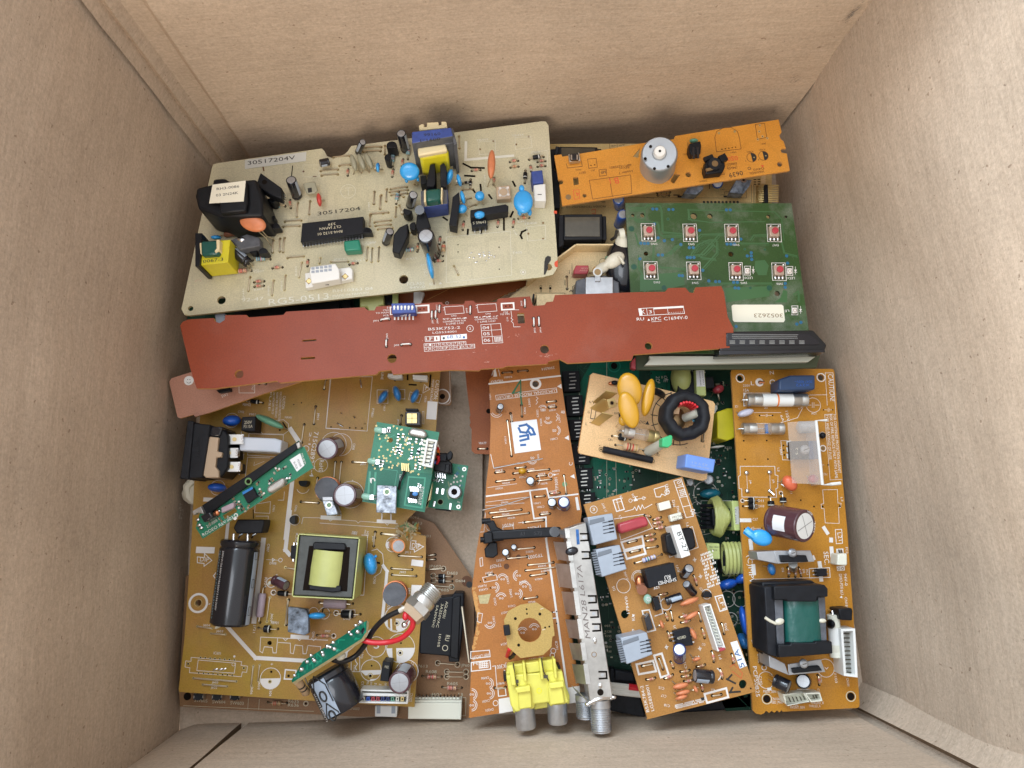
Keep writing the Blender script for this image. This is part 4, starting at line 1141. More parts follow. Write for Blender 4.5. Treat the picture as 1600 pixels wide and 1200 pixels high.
b.L([(600, 740), (668, 745), (668, 800), (685, 805), (695, 755), (738, 760), (740, 805), (758, 805), (768, 758), (840, 765), (838, 810)], 3)
for x in (640, 720, 800): b.L([(x-14, 716), (x, 730), (x+14, 718)], 3)
b.CI(555, 945, 54, 3)
def halfdisc(cx, cy, r, z=0.05):
    c = b.P(cx, cy); rr = r*b.k(); b.prt.plate([(c.x + rr*math.cos(math.pi + math.pi*k/16), c.y + rr*math.sin(math.pi + math.pi*k/16)) for k in range(17)], z, b.silk)
halfdisc(555, 945, 54); b.hl(560, 907, 6); b.DI(552, 963, 10, 'solder_gold', .06); b.hl(552, 963, 5); b.T('+', 555, 873, 570, 873, 14); b.T('C604', 552, 1000, 546, 1045, 14)
b.L([(640, 895), (700, 900), (698, 950), (634, 948)], 7, closed=True); b.hl(658, 930, 7)
b.L([(105, 825), (392, 850), (388, 870), (425, 875), (420, 910), (395, 908), (390, 935), (95, 912), (98, 885), (70, 880), (74, 845), (104, 848)], 2.5, closed=True)
b.L([(145, 840), (358, 858), (350, 915), (137, 900)], 2.5, closed=True); b.pinrow(158, 826, 350, 840, 8, 4, m2='solder_gold'); b.pinrow(148, 913, 338, 926, 8, 4, m2='solder_gold'); b.T('IC601', 232, 808, 272, 810, 14)
b.DI(350, 820, 6); b.CI(345, 865, 8, 2); b.pinrow(88, 862, 404, 886, 2, 5, m2='solder_gold')
m = MB()
for a_ in ((240, 895), (268, 895), (290, 893)): q = b.P(*a_); m.ell(q, (1.3, .3, 0), (0, .5, 0), (0, 0, .15), 'solder', 8, 4)
m.build('solder_splash', b.root)
m = MB(); q = b.P(262, 648); m.ell(q, (2.0, 1.1, 0), (-.4, .7, 0), (0, 0, .5), 'glue_white', 10, 5); q = b.P(548, 405); m.ell(q, (.6, 1.1, 0), (-.8, .3, 0), (0, 0, .5), 'glue_white', 10, 5); m.build('glue_blob', b.root)
b.L([(245, 345), (232, 362), (248, 385)], 5)
b.Z = A4
# boxy yellow transformer
o = b.blk([(108, 62), (448, 85), (412, 428), (70, 412)], 24, 0, 'ferrite', name='transformer', bevel=0.5)

m = MB()
T3 = lambda x, y, h: b.P(x, y, h)
q = [T3(104, 60, 24.2), T3(450, 84, 24.2), T3(414, 432, 24.2), T3(68, 414, 24.2)]
ctr = sum(q, Vector())/4; qo = [ctr + (p - ctr)*1.012 for p in q]; qo2 = [Vector((p.x, p.y, 4)) for p in qo]
for k in range(4):
    j = (k+1) % 4; mid = (qo[k] + qo[j])/2 - ctr; nn = Vector((mid.x, mid.y, 0)).normalized()*0.5
    m.prism([qo[k] + nn, qo[j] + nn, qo[j], qo[k]], [qo2[k] + nn, qo2[j] + nn, qo2[j], qo2[k]], 'tape_lime')
m.build('tape_wrap', o)
b.blk([(160, 122), (402, 130), (385, 392), (122, 385)], 24.1, 23.4, 'hole', name='window', parent=o)  # flat slab, no recess; its black colour stands for the shade inside
m = MB(); a_, c_ = b.P(290, 148, 18.5), b.P(262, 352, 18.5)
du = (c_ - a_).normalized(); L_ = (c_ - a_).length; sx = Vector((-du.y, du.x, 0))
n_ = 16; vs = []
for t in (0, .08, .5, .92, 1.0):
    for k in range(n_ + 1):
        an = math.pi*k/n_; rx = 8.6 + (0.25 if .2 < t < .8 else 0)
        vs.append(a_ + du*L_*t + sx*math.copysign(abs(math.cos(an))**.8, math.cos(an))*(rx - .3) + Vector((0, 0, math.sin(an)**.9*8.5)))
fs = [(i*(n_+1)+k, i*(n_+1)+k+1, (i+1)*(n_+1)+k+1, (i+1)*(n_+1)+k) for i in range(4) for k in range(n_)]
m.add(vs, fs, 'tape_lime'); m.build('winding', o)
b.blk([(192, 100), (368, 108), (376, 122), (374, 150), (182, 146), (182, 112)], 25.5, 20, 'black', name='bobbin_flange', parent=o, bevel=.5)
b.blk([(160, 350), (350, 358), (348, 392), (300, 398), (158, 380)], 25.2, 20, 'black', name='bobbin_flange', parent=o, bevel=.5)
b.L([(470, 60), (505, 62), (482, 412), (440, 412)], 3); b.T('T901', 412, 50, 442, 52, 13); b.T('HS3', 500, 38, 496, 66, 12)
b.jmp((548, 42, 540, 125), (585, 52, 690, 66), (688, 180, 820, 188), (645, 255, 765, 262), (648, 292, 788, 300), (42, 440, 28, 585))
b.cap(665, 118, 685, 125, 40, 11, 'sleeve_orange', stripe=2.4); b.CI(655, 115, 42, 3); b.prt.disc(b.P(628, 118), 1.6, .05, 'silk', 16)
b.L([(758, 92), (788, 95), (785, 108), (832, 128), (778, 160), (778, 145), (752, 142)], 4, closed=True); b.T('DIP', 762, 138, 812, 142, 30)
b.LN([(778, 222), (812, 226)], 17); b.T('J911', 722, 166, 756, 168, 12); b.T('J907', 534, 65, 528, 100, 12); b.T('J902', 690, 282, 728, 284, 11)
b.ellc(505, 165, 535, 292, 37, 5, 9, 'disc_blue'); b.L([(530, 150), (560, 142), (592, 170), (598, 220), (580, 280), (545, 305)], 3)
b.ellc(552, 175, 550, 195, 9, 2, 8, 'disc_blue', legs=False, name='capacitor_shoulder'); b.LN([(562, 222), (572, 224)], 5, 'hole'); b.T('C900', 540, 305, 535, 345, 14)
b.L([(596, 240), (618, 272), (590, 565), (490, 650), (380, 740), (370, 800), (330, 820)], 17)
b.FI([(762, 352), (822, 354), (812, 472), (752, 466)])
o = MB().cyl(b.P(672, 398, 0), b.P(660, 408, 10), 5.4, 'core_grey', 22).build('coil', b.root); m = MB()
[m.ring(b.P(668, 400, 5), 5.5, 5.75, 2 + k*.9, 'copper') for k in range(8)]; m.build('winding', o); b.CI(680, 390, 52, 3); b.T('L905', 742, 370, 738, 405, 14); b.T('C921', 625, 452, 618, 490, 14)
o = b.res(222, 455, 418, 462, 'mauve', r=2.3, h=2.6, frac=.66)
b.res(318, 517, 462, 524, 'black', r=1.9, frac=.5); b.RC(350, 498, 430, 538, 3); b.CI(320, 517, 14, 4); b.T('D903', 362, 556, 402, 558, 13)
b.CI(680, 545, 72, 3); 
for cx, cy, r_, hx, hy in ((677, 550, 72, 675, 577), (698, 722, 78, 695, 750), (524, 852, 56, 520, 884)):
    halfdisc(cx, cy, r_); b.CI(cx, cy, r_, 3); b.CI(hx, hy, 13, 4, 'solder_gold'); b.hl(hx, hy, 7)
b.hl(700, 693, 5); b.hl(528, 825, 5); b.T('+', 680, 470, 692, 470, 12); b.T('+', 523, 790, 538, 790, 14); b.T('+', 705, 815, 720, 815, 14)
b.CI(553, 715, 54, 3); b.T('S', 540, 725, 572, 725, 44); b.T('L902', 488, 690, 480, 730, 14); b.T('L903', 470, 745, 462, 780, 12)
b.RC(408, 772, 458, 860, 3); b.L([(430, 780), (435, 800), (445, 815), (432, 835), (440, 850)], 4); b.T('250V', 425, 820, 418, 860, 12)
b.chip([(592, 800), (640, 806), (626, 920), (577, 915)], 12, texts=[('F902', 604, 840, 626, 842, 14)], name='fuse'); b.T('F902', 605, 795, 640, 797, 12)
b.cap(728, 870, 690, 925, 62, 17, 'sleeve_maroon', stripe=0.4); b.CI(735, 860, 62, 3); b.T('C922', 762, 800, 756, 845, 14); b.T('C931', 470, 915, 462, 955, 14); b.T('C923', 765, 560, 760, 610, 14)
b.T('5V', 545, 925, 540, 945, 13); b.T('5V', 572, 930, 567, 950, 13); b.T('GND', 606, 925, 600, 960, 12); b.T('VOL', 520, 920, 514, 955, 12); b.T('MUTE', 500, 915, 494, 955, 12); b.T('CN902', 755, 985, 748, 1035, 14); b.RC(408, 938, 430, 1010, 2)
o = b.conn([(462, 965), (745, 972), (738, 1050), (452, 1045)], 9, 0, 'white', wall=.7)
m = MB(); cols = ['ivory', 'disc_deep', 'film_red', 'film_red', 'sleeve_blue', 'sleeve_blue', 'disc_green', 'ivory', 'brass']
for i, c_ in enumerate(cols):
    q = b.P(478 + i*28.6, 1021, 7.0); m.box((q.x, q.y, 3), 1.5, 2.0, 4.0, 0, c_); m.box((q.x, q.y, 7.0), 0.5, 1.0, .1, 0, 'black')
m.build('coloured_contacts', o); b.blk([(466, 985), (738, 992), (736, 1008), (462, 1003)], 8.2, 1, 'white', name='rib', parent=o)
b.finish()
# torn fibres where the board is broken through
t = MB(); q0 = Vector((0, 0, 0)); b.Z = A2; rd = random.Random(5)
for _ in range(90):
    x, y = rd.gauss(635, 34), rd.gauss(1150, 24); q = b.P(x, y, rd.uniform(-1, 1.5)); a = rd.uniform(0, 6.3)
    e = Vector((math.cos(a), math.sin(a), rd.uniform(-.3, .5)))*rd.uniform(1, 4.2); f = Vector((-math.sin(a), math.cos(a), rd.uniform(-.5, .5)))*rd.uniform(.3, 1.1)
    t.prism([q, q + e, q + e*.8 + f, q + f], [p - Vector((0, 0, .3)) for p in (q, q + e, q + e*.8 + f, q + f)], rd.choice(['fibre', 'fibre', 'edge_pale', 'foil_green', 'olive_tan']))
t.build('torn_fibres', b.root, smooth=False)

# white cable tie lump by the mains inlet
t = thing('cable_tie', 'crumpled white cable tie end under the black mains inlet at the left wall', 'cable tie')
b2 = Sub(t, 14); b2.Z = A1
m = MB().tube([b2.P(150, 785, 6), b2.P(105, 830, 6), b2.P(112, 900, 5), b2.P(150, 935, 4), b2.P(225, 930, 4)], 2.2, 'glue_white', 8); m.build('strap', t)
m = MB().ell(b2.P(180, 880, 4), (8, 0, 0), (0, 6, 0), (0, 0, 3), 'glue_white', 12, 8); m.build('head', t)

# ============================================================ pinkish board under the red one
b = Board('sliver_board', 'pinkish brown board with a smiley stamp, poking out left under the red board', 'circuit board', [(270, 620, 38), (560, 560, 38), (330, 640, 38)])
b.Z = Z5
b.substrate([Z5, (15, 545), (28, 525), (140, 490), (400, 440), (760, 440), (730, 545), (520, 612), (235, 712), (155, 735), (148, 722), (75, 743), (60, 735)], 'pink', 'edge_orange')
b.CI(122, 538, 24, 4, 'label'); b.DI(122, 538, 22, 'label'); b.DI(116, 532, 2.5, 'ink'); b.DI(128, 532, 2.5, 'ink'); b.CI(122, 540, 12, 2.5, 'ink', 200, 340)
b.T('SW1', 302, 632, 335, 620, 16)
o = b.blk([(270, 590), (345, 575), (348, 595), (285, 605)], 3, 0, 'black', name='push_switch'); b.RC(395, 560, 480, 605, 3); b.T('JW3', 470, 590, 482, 562, 12)
b.jmp((505, 555, 540, 556)); b.finish()

# ============================================================ long red board
b = Board('long_red_board', 'long brick-red board with white printing and blue connector lying across the middle of the heap', 'circuit board', [(300, 540, 61), (1120, 500, 61), (700, 480, 61)])
b.Z = PX
b.substrate([PX, (281.5, 509), (285, 503), (294.5, 499), (334, 497), (335.5, 502), (343, 505), (351, 500), (352, 492.5), (385, 492), (388, 496), (443, 492), (447, 487), (569, 480), (575, 485), (585, 485), (588, 479), (690, 472), (693, 476), (725, 475), (727, 470), (740, 470), (743, 473.5), (776, 472), (778, 466.5), (828, 463), (833, 478), (851, 476.5), (854, 472), (864, 471), (867, 461),
             (995, 456.5), (1039, 456), (1044, 450), (1071, 449.5), (1074, 453), (1077, 457), (1084, 458), (1087, 449), (1127, 447), (1131, 456), (1137, 495), (1146, 513), (1146, 522), (1140.5, 523), (1140, 543.5), (990, 554), (987.5, 562), (887, 567.5), (875, 561), (857, 564.5), (855, 568.5), (792, 572), (785, 574.5), (752, 576.5), (748, 579), (703, 578), (614, 585), (611, 578), (592, 580), (588, 585), (569, 586.6), (437, 598), (432.5, 595), (335, 607), (307.5, 607), (305, 600), (297, 575)],
            'brick', 'edge_orange', thick=2.2, holes=[(373.5, 584.5, 7), (612.5, 560, 7.5), (851, 545.5, 7.2), (1013.5, 540.5, 6.2)],
            slots=[[(808, 489), (819, 489), (820.5, 505), (809.5, 505.5)], [(472, 531), (494, 529.5), (494.5, 532.5), (472.5, 534)], [(470, 558.5), (492, 557), (492, 560.5), (470.5, 562)]])
b.Z = Z5b
b.FI([(230, 185), (522, 168), (524, 230), (232, 246)]); b.FI([(240, 192), (420, 182), (420, 238), (240, 240)], 'brick', .056); b.FI([(432, 184), (508, 180), (510, 220), (434, 224)], 'brick', .056)
b.pinrow(454, 203, 482, 201, 2, 6, 'solder_gold')
o = b.blk([(242, 160), (412, 156), (424, 228), (246, 236)], 6, 0, 'blue_core', name='connector', bevel=.3)
m = MB(); mp = MB()
for i in range(6):
    x = 264 + i*26.5; q = b.P(x, 190, 6.2); m.ell(b.P(x, 188, 6.1), (.55, 0, 0), (0, .9, 0), (0, 0, .3), 'white', 8, 5)
    e = b.P(268 + i*27 - (0 if i < 2 else 0), 262, .8); k_ = b.P([262, 300, 318, 340, 352, 378][i], 236, 3.5)
    m.tube([b.P(x, 200, 6.0), k_, b.P([264, 312, 322, 330, 348, 375][i], 248, 1.2)], .5, 'white')
    mp.line([b.p2(267 + i*27, 256), b.p2(267 + i*27, 276)], 12*b.k(), .07, 'silk')
m.build('contacts', o); mp.build('pads', b.root, smooth=False)
b.T('2', 208, 197, 222, 196, 12); b.T('CN3', 182, 218, 222, 215, 13); b.T('TO MAIN', 128, 238, 222, 232, 12); b.T('PCB', 184, 256, 222, 253, 12); b.T('JW2', 192, 274, 228, 270, 12); b.T('JW1', 108, 295, 150, 293, 12); b.T('JW4', 262, 476, 300, 473, 14)
for i, (x0, y0, x1, y1, st, tx, ty) in enumerate([(165, 285, 228, 277, '', 0, 0), (542, 222, 540, 270, 'JW7', 552, 308), (570, 218, 568, 268, 'JW8', 588, 308), (598, 178, 596, 222, 'JW11', 584, 210), (824, 185, 822, 235, 'JW9', 804, 232), (1222, 135, 1224, 185, 'JW10', 1206, 180), (1288, 270, 1290, 325, 'JW13', 1304, 378), (1325, 265, 1328, 322, 'JW14', 1346, 375), (316, 466, 384, 462, '', 0, 0), (208, 430, 206, 478, 'JW3', 218, 420)]):
    b.jmp((x0, y0, x1, y1), r=.34, h=1.4, m='white')
    if st: b.T(st, tx, ty, tx - 2, ty - 38, 13)
b.prt.line([b.p2(0, 0)]*2, 1, 0, 'silk')
for dx in (0, 241):
    q = [(632 + dx, 186 - dx*.065), (770 + dx, 178 - dx*.065), (778 + dx, 232 - dx*.065), (640 + dx, 242 - dx*.065)]
    for i in range(4):
        a_, c_ = q[i], q[(i+1) % 4]; n_ = 16 if i % 2 == 0 else 6
        for k in range(n_):
            t0, t1 = k/n_, (k + .6)/n_; b.L([(a_[0] + (c_[0]-a_[0])*t0, a_[1] + (c_[1]-a_[1])*t0), (a_[0] + (c_[0]-a_[0])*t1, a_[1] + (c_[1]-a_[1])*t1)], 3.4)
    b.L([(622 + dx, 190 - dx*.065), (634 + dx, 196 - dx*.065), (634 + dx, 206 - dx*.065), (624 + dx, 210 - dx*.065)], 2.4)
b.T('CN2', 682, 258, 722, 255, 12); b.T('CN1', 935, 243, 972, 241, 12)
b.T('CONNECTOR FOR', 622, 302, 792, 292, 13); b.T('2 LINE LCD', 644, 318, 775, 310, 13); b.T('CONNECTOR FOR', 856, 286, 1024, 276, 13); b.T('1 LINE LCD', 878, 303, 1008, 295, 13)
rd = random.Random(2)
for (x0, y0) in ((618, 278), (850, 264)):
    for k in range(34):
        x = x0 + rd.uniform(0, 175); b.L([(x, y0 - (x - x0)*.05 + rd.uniform(-5, 3)), (x + rd.uniform(3, 12), y0 - (x - x0)*.05 + rd.uniform(-7, 3))], 2.6)
b.T('B53K752-2', 514, 360, 748, 346, 20); b.T('LG5534001', 546, 384, 720, 374, 15)
b.CI(821, 345, 25, 3.4); b.T('2', 814, 354, 829, 353, 18)
b.L([(490, 406), (596, 400), (598, 436), (492, 441)], 3.4, closed=True); b.FI([(558, 403), (596, 401), (597, 434), (559, 437)]); b.T('LF', 498, 434, 546, 431, 24); b.T('1', 572, 430, 581, 429, 22, 'brick'); b.L([(522, 404), (524, 440)], 2); b.L([(556, 403), (558, 438)], 2)
b.FI([(606, 398), (796, 384), (799, 422), (609, 434)], 'label', .07); b.prt.text('6B 52', b.P(650, 420) + Vector((0, 0, .14)), b.P(758, 413) - b.P(650, 420), Vector((0, 24*b.k(), 0)), 'ink_blue')
b.DI(628, 417, 9, 'ink', .12); b.DI(776, 410, 9, 'ink_blue', .12)
b.L([(482, 458), (790, 440), (792, 464), (855, 460), (857, 488), (486, 514)], 3, closed=True); b.L([(483, 485), (792, 464)], 3)
for i in range(10): b.T('0123456789'[i], 491 + i*30.7, 476 - i*1.9, 505 + i*30.7, 475 - i*1.9, 17); b.L([(512 + i*30.8, 456 - i*1.8), (513 + i*30.8, 483 - i*1.9)], 2.4)
for i in range(12): b.T('ABCDEFGHJKLM'[i], 492 + i*30.7, 505 - i*1.9, 507 + i*30.7, 504 - i*1.9, 17); b.L([(514 + i*30.7, 483 - i*1.9), (515 + i*30.7, 511 - i*2)], 2.4)
b.L([(900, 318), (1045, 308), (1062, 450), (914, 458)], 3.2, closed=True); b.L([(973, 313), (990, 454)], 3); b.L([(905, 362), (1050, 353)], 3); b.L([(910, 408), (1056, 400)], 3)
for st, y in (('04', 352), ('05', 397), ('06', 444)): b.T(st, 914 + (y - 352)*.09, y, 962 + (y - 352)*.09, y - 3, 24)
for i in range(5):
    for j in range(4): b.FI([(998 + i*11 + j*1.2, 410 + j*9 - i*.7), (1006 + i*11 + j*1.2, 409.5 + j*9 - i*.7), (1006.5 + i*11 + j*1.2, 415.5 + j*9 - i*.7), (998.5 + i*11 + j*1.2, 416 + j*9 - i*.7)])
b.FI([(1046, 158), (1146, 152), (1150, 208), (1050, 214)]); b.FI([(1058, 167), (1134, 163), (1138, 198), (1061, 203)], 'brick', .056); b.pinrow(1084, 182, 1114, 180, 2, 6, 'solder_gold')
b.T('CN4', 1064, 232, 1100, 230, 12); b.T('TO MIC', 1042, 248, 1115, 243, 12); b.L([(1122, 215), (1128, 260), (1122, 270), (1136, 280), (1124, 292), (1138, 305), (1142, 334), (1190, 332)], 3); b.L([(1130, 208), (1180, 208)], 3); b.T('C10', 1104, 292, 1100, 262, 12)
rd = random.Random(31)
for sx_, sy_, n_, sp in ((1388, 540, 22, 22), (955, 592, 8, 9), (1168, 390, 8, 12), (858, 520, 2, 5), (-1180, -10, 9, 10), (900, 470, 14, 300)):
    for _ in range(n_): x, y = rd.gauss(sx_, sp), rd.gauss(sy_, sp*.5 if sp < 50 else 40); b.L([(x, y), (x + rd.gauss(0, 9), y + rd.gauss(0, 5))], rd.uniform(.8, 2), 'res_pink')
b.Z = Z6
b.L([(1035, 182), (1278, 168), (1285, 208), (1042, 220)], 3, closed=True); b.FI([(1035, 182), (1050, 181), (1057, 219), (1043, 220)]); b.L([(1078, 180), (1084, 217)], 2.5); b.L([(1116, 178), (1121, 214)], 2.5); b.FI([(1116, 178), (1278, 168), (1280, 177), (1118, 186)])
b.L([(1192, 184), (1197, 210)], 2.5); b.T('K', 1054, 212, 1072, 210, 24); b.T('3', 1092, 208, 1108, 207, 18)
for i in range(8): b.DI(1204 + i*10, 204 - i*.5, 1.8)
b.T('RU', 1026, 248, 1066, 245, 17); b.T('KPC', 1106, 248, 1158, 244, 19); b.L([(1106, 254), (1158, 250)], 2); b.T('C1694V-0', 1174, 246, 1302, 238, 19); b.FI([(1084, 248), (1098, 247), (1090, 236)])
b.finish()
D1=(860,210,10); D2=(820,320,7.5); D3=(1060,270,8.889)
# ============================================================ tan board with two dark transformers, top right, low
b = Board('inverter_board', 'yellow-tan board under the motor strip with two dark framed transformers and a pin row', 'circuit board', 31)
b.Z = D1
b.substrate([D1, (-250, 160), (0, 150), (1100, 145), PX, (1100, 225), (1206, 262), (1206, 330), (1190, 400), (990, 400), (820, 400), (820, 226)], 'yellow_tan', 'edge_pale')
b.silk = 'ink'
b.L([(925, 150), (935, 300)], 8, 'ink_brown'); b.L([(1040, 150), (1050, 290)], 8, 'ink_brown'); b.L([(925, 215), (1140, 205)], 6, 'ink_brown')
b.T('A/IE', 1020, 165, 950, 170, 28, 'ink_brown'); b.T('A/M', 1160, 152, 1070, 160, 26, 'ink_brown'); b.T('ON/', 1020, 258, 950, 262, 22, 'ink_brown')
b.T('PROVIEW TECHNOLOGY CO.,LT', 865, 1108, 168, 1125, 36); b.T('BM-', 855, 1042, 790, 1046, 26)
b.L([(645, 1200), (650, 1170), (705, 1170), (705, 1230), (648, 1230)], 6, 'ink_red')
def dark_trafo(z, body, flange_l, flange_r, win):
    b.Z = z; o = b.blk(body, 17, 0, 'black', name='transformer', bevel=.6)
    b.blk(win, 17.3, 10, 'glass_dark', name='window', parent=o, bevel=.2)
    b.blk(flange_l, 16, 0, 'black_soft', name='bobbin_end', parent=o, bevel=.5); b.blk(flange_r, 14, 0, 'black_soft', name='bobbin_end', parent=o, bevel=.5)
mat('glass_dark', (0.075, 0.065, 0.045), 0.22, coat=0.4, noise_amt=0.25, scale=90)
dark_trafo(D2, [(455, 108), (912, 105), (915, 408), (450, 410)], [(398, 118), (462, 112), (460, 470), (392, 500)], [(908, 128), (955, 130), (962, 410), (912, 408)], [(468, 142), (880, 140), (882, 372), (472, 368)])
dark_trafo(D1, [(130, 185), (740, 195), (745, 330), (120, 420)], [(80, 180), (140, 185), (135, 300), (70, 310)], [(738, 220), (800, 225), (800, 300), (742, 300)], [(170, 205), (700, 215), (700, 330), (170, 400)])
b.Z = D2; b.blk([(350, 100), (410, 105), (400, 500), (380, 690), (350, 560)], 12, 0, 'black_soft', name='terminal_strip')
b.blk([(388, 405), (545, 410), (530, 510), (388, 508)], 7, 0, 'black', name='terminal_strip')
b.L([(790, 60), (830, 60), (830, 105), (785, 105)], 5, 'ink_red')
b.Z = D1; b.blk([(0, 230), (75, 225), (60, 560), (130, 600), (110, 700), (140, 760), (150, 1150), (60, 1150), (40, 800)], 9, 0, 'black_soft', name='terminal_strip')
for (z, bx, by, tx, ty, r) in ((D1, 1080, 1120, 1060, 1000, 95), (D2, 1100, 235, 1150, 110, 66)):
    b.Z = z; o = b.cap(bx, by, tx, ty, r, 13, 'sleeve_mid', stripe=False, top='alu')
    e = MB()
b.Z = (1060, 270, 8.889)
b.cap(540, 150, 545, 140, 78, 6, 'sleeve_mid', stripe=False)
for pts, lg in (([(800, 105), (1020, 95), (990, 180), (905, 290), (715, 272)], 0), ([(140, 190), (350, 175), (345, 225), (250, 300), (70, 285)], 0)):
    o = b.blk(pts, 12, 6, 'paste_black', name='power_transistor', bevel=.2)
    x, y = (pts[0][0] + pts[1][0])/2 - 5, (pts[0][1] + pts[2][1])/2 - 55; q = b.P(x, y + 12, 12); m = MB(); m.ring(q, .7, 1.5, 12.08, 'steel'); m.disc(q, .7, 12.07, 'hole'); m.build('screw_hole', o)
b.L([(640, 330), (860, 335)], 30, 'ink'); b.L([(0, 330), (228, 335)], 28, 'ink'); b.L([(640, 310), (640, 265), (700, 262)], 5); b.L([(870, 350), (945, 350), (940, 180)], 5); b.L([(-700, 345), (860, 352)], 5); b.L([(-300, 405), (1015, 410), (1015, 170)], 5); b.L([(1045, 420), (1045, 170)], 5)
for i in range(10): b.DI(355 + i*52, 408, 20, 'ink')
b.T('VR1', 645, 225, 585, 228, 18); b.T('R24', 625, 300, 572, 303, 14); b.LN([(432, 160), (432, 220)], 6, 'ink_brown')
m = MB(); o = b.blk([(1200, 160), (1245, 160), (1252, 415), (1200, 415)], 6, 2, 'black', name='pin_header')
for i in range(10):
    y = 172 + i*25; m.tube([b.P(1080, y + 16, .2), b.P(1120, y + 8, 3), b.P(1200, y, 4.3), b.P(1390, y + 3, 4.3)], .33, 'brass')
m.build('pins', o)
for y in (95, 128, 160): b.LN([(1050, y), (1075, y)], 7, 'hole'); b.LN([(1105, y - 3), (1130, y - 3)], 7, 'hole')
b.L([(1060, 190), (1060, 420)], 4); b.FI([(1150, 20), (1210, 20), (1210, 150), (1150, 150)], 'straw', .03)
b.Z = Z3
b.CI(740, 463, 18, 3); b.jmp((700, 455, 775, 452), (705, 470, 770, 470)); b.LN([(798, 468), (830, 468)], 3); b.LN([(640, 482), (680, 486)], 1.5)
b.finish()

# ============================================================ straw coloured power board with folded card screen
b = Board('straw_power_board', 'straw-coloured power board with folded card screen and white glue, half under the cream board', 'circuit board', 37)
b.Z = D2
b.substrate([D2, (-200, 1100), (15, 945), (570, 545), (1010, 545), (1240, 545), (1240, 1300), (-200, 1300)], 'straw', 'edge_pale')
m = MB()
def screen(p, q, h):
    a_, c_ = b.P(*p), b.P(*q); n_ = Vector((-(c_-a_).y, (c_-a_).x, 0)).normalized()*.35; U = Vector((0, 0, h))
    m.prism([a_ + n_, c_ + n_, c_ + n_ + U, a_ + n_ + U], [a_ - n_, c_ - n_, c_ - n_ + U, a_ - n_ + U], 'straw')
screen((575, 545), (1005, 545), 9.5); screen((15, 960), (570, 548), 9.5); m.build('card_screen', b.root, smooth=False)
b.silk = 'ink'
b.L([(575, 549), (1005, 549)], 5)
b.blk([(600, 706), (750, 706), (750, 770), (735, 812), (575, 812), (572, 770)], 6.5, 0, 'film_red', name='film_capacitor', bevel=.5)
b.stamp([('472K', 742, 735, 655, 736, 18), ('250V', 735, 762, 640, 762, 18)], 6.5, 'res_pink')
b.T('T3.15AL/250VAC', 560, 860, 560, 685, 14); b.T('F802', 530, 810, 530, 765, 14); b.hl(650, 823, 9)
b.T('JP803', 478, 945, 478, 880, 16); b.jmp((492, 845, 496, 985)); b.CI(915, 668, 42, 4); b.ellc(940, 622, 1035, 625, 33, 4, 7, 'disc_green'); b.ellc(795, 765, 870, 760, 42, 4, 5, 'disc_yellow'); b.CI(995, 760, 44, 4); b.DI(985, 745, 15, 'hole')
for x in (187, 298):
    b.DI(x, 978, 16, 'hole'); b.L([(x - 6, 990), (x - 6, 1025)], 5); b.L([(x + 8, 990), (x + 8, 1025)], 5); b.CI(x, 955, 12, 4)
b.L([(120, 1035), (470, 1035), (470, 1050)], 5); b.blk([(138, 1040), (470, 1040), (470, 1200), (138, 1240)], 7, 0, 'straw', name='relay', bevel=.3)
o = b.blk([(95, 1042), (115, 1040), (112, 1120), (95, 1125)], 8, 0, 'black_soft', name='terminal'); b.L([(105, 1190), (140, 1090)], 12, 'ink')
o = b.blk([(600, 885), (770, 835), (940, 825), (1105, 905), (1115, 1060), (590, 1060)], 15, 0, 'core_grey', name='transformer', bevel=.6)
m = MB()
b.blk([(712, 845), (1035, 845), (1035, 1080), (712, 1080)], 16, 1, 'zinc', name='clamp', parent=o, bevel=.3)
b.blk([(822, 765), (845, 748), (870, 750), (885, 770), (888, 895), (822, 895)], 17, 15.5, 'zinc', name='clamp_tab', parent=o, bevel=.2); q = b.P(853, 788, 17); m.ring(q, 1.6, 2.3, 17.1, 'steel'); m.disc(q, 1.6, 17.06, 'brass_dark'); m.build('screw_hole', o)
b.L([(525, 1020), (540, 1000), (555, 1020), (560, 960), (590, 940)], 8, 'ink')
b.CI(1162, 1010, 44, 10); b.DI(1162, 1010, 14, 'ink')
# white silicone and black coil beside the keypad
m = MB(); m.ell(b.P(905, 745, 11), (3.6, 2.4, 0), (-1.6, 2.2, 0), (0, 0, 2.4), 'glue_white', 18, 12); m.ell(b.P(965, 700, 12), (3.2, 2, 0), (-1, 1.6, 0), (0, 0, 1.8), 'glue_white', 16, 10); m.ell(b.P(1050, 650, 13), (4.6, 2.8, 1), (-1.8, 3, 0), (0, 0, 2.4), 'glue_white', 18, 12)
m.tube([b.P(1100, 600, 16), b.P(1130, 640, 17), b.P(1160, 695, 17)], .7, 'glue_white'); m.build('silicone_glue', b.root)
m = MB(); m.ell(b.P(1150, 450, 10), (3.4, 2, 0), (-2, 4.6, 0), (0, 0, 3.4), 'glue_white', 20, 12); m.cyl(b.P(1100, 350, 12), b.P(1160, 340, 12), 2.8, 'ivory'); m.build('glue_mass', b.root)
m = MB(); m.ell(b.P(1150, 740, 7), (9, 0, 0), (0, 15, 0), (0, 0, 7), 'black_gloss', 22, 12); m.build('coil', b.root); b.blk([(1050, 810), (1240, 800), (1240, 885), (1055, 885)], 8, 0, 'black_soft', name='coil_base')
m = MB().tube([b.P(1015, 410, 9), b.P(1060, 380, 12), b.P(1080, 300, 14)], .8, 'ink'); m.build('wire', b.root)
b.finish()

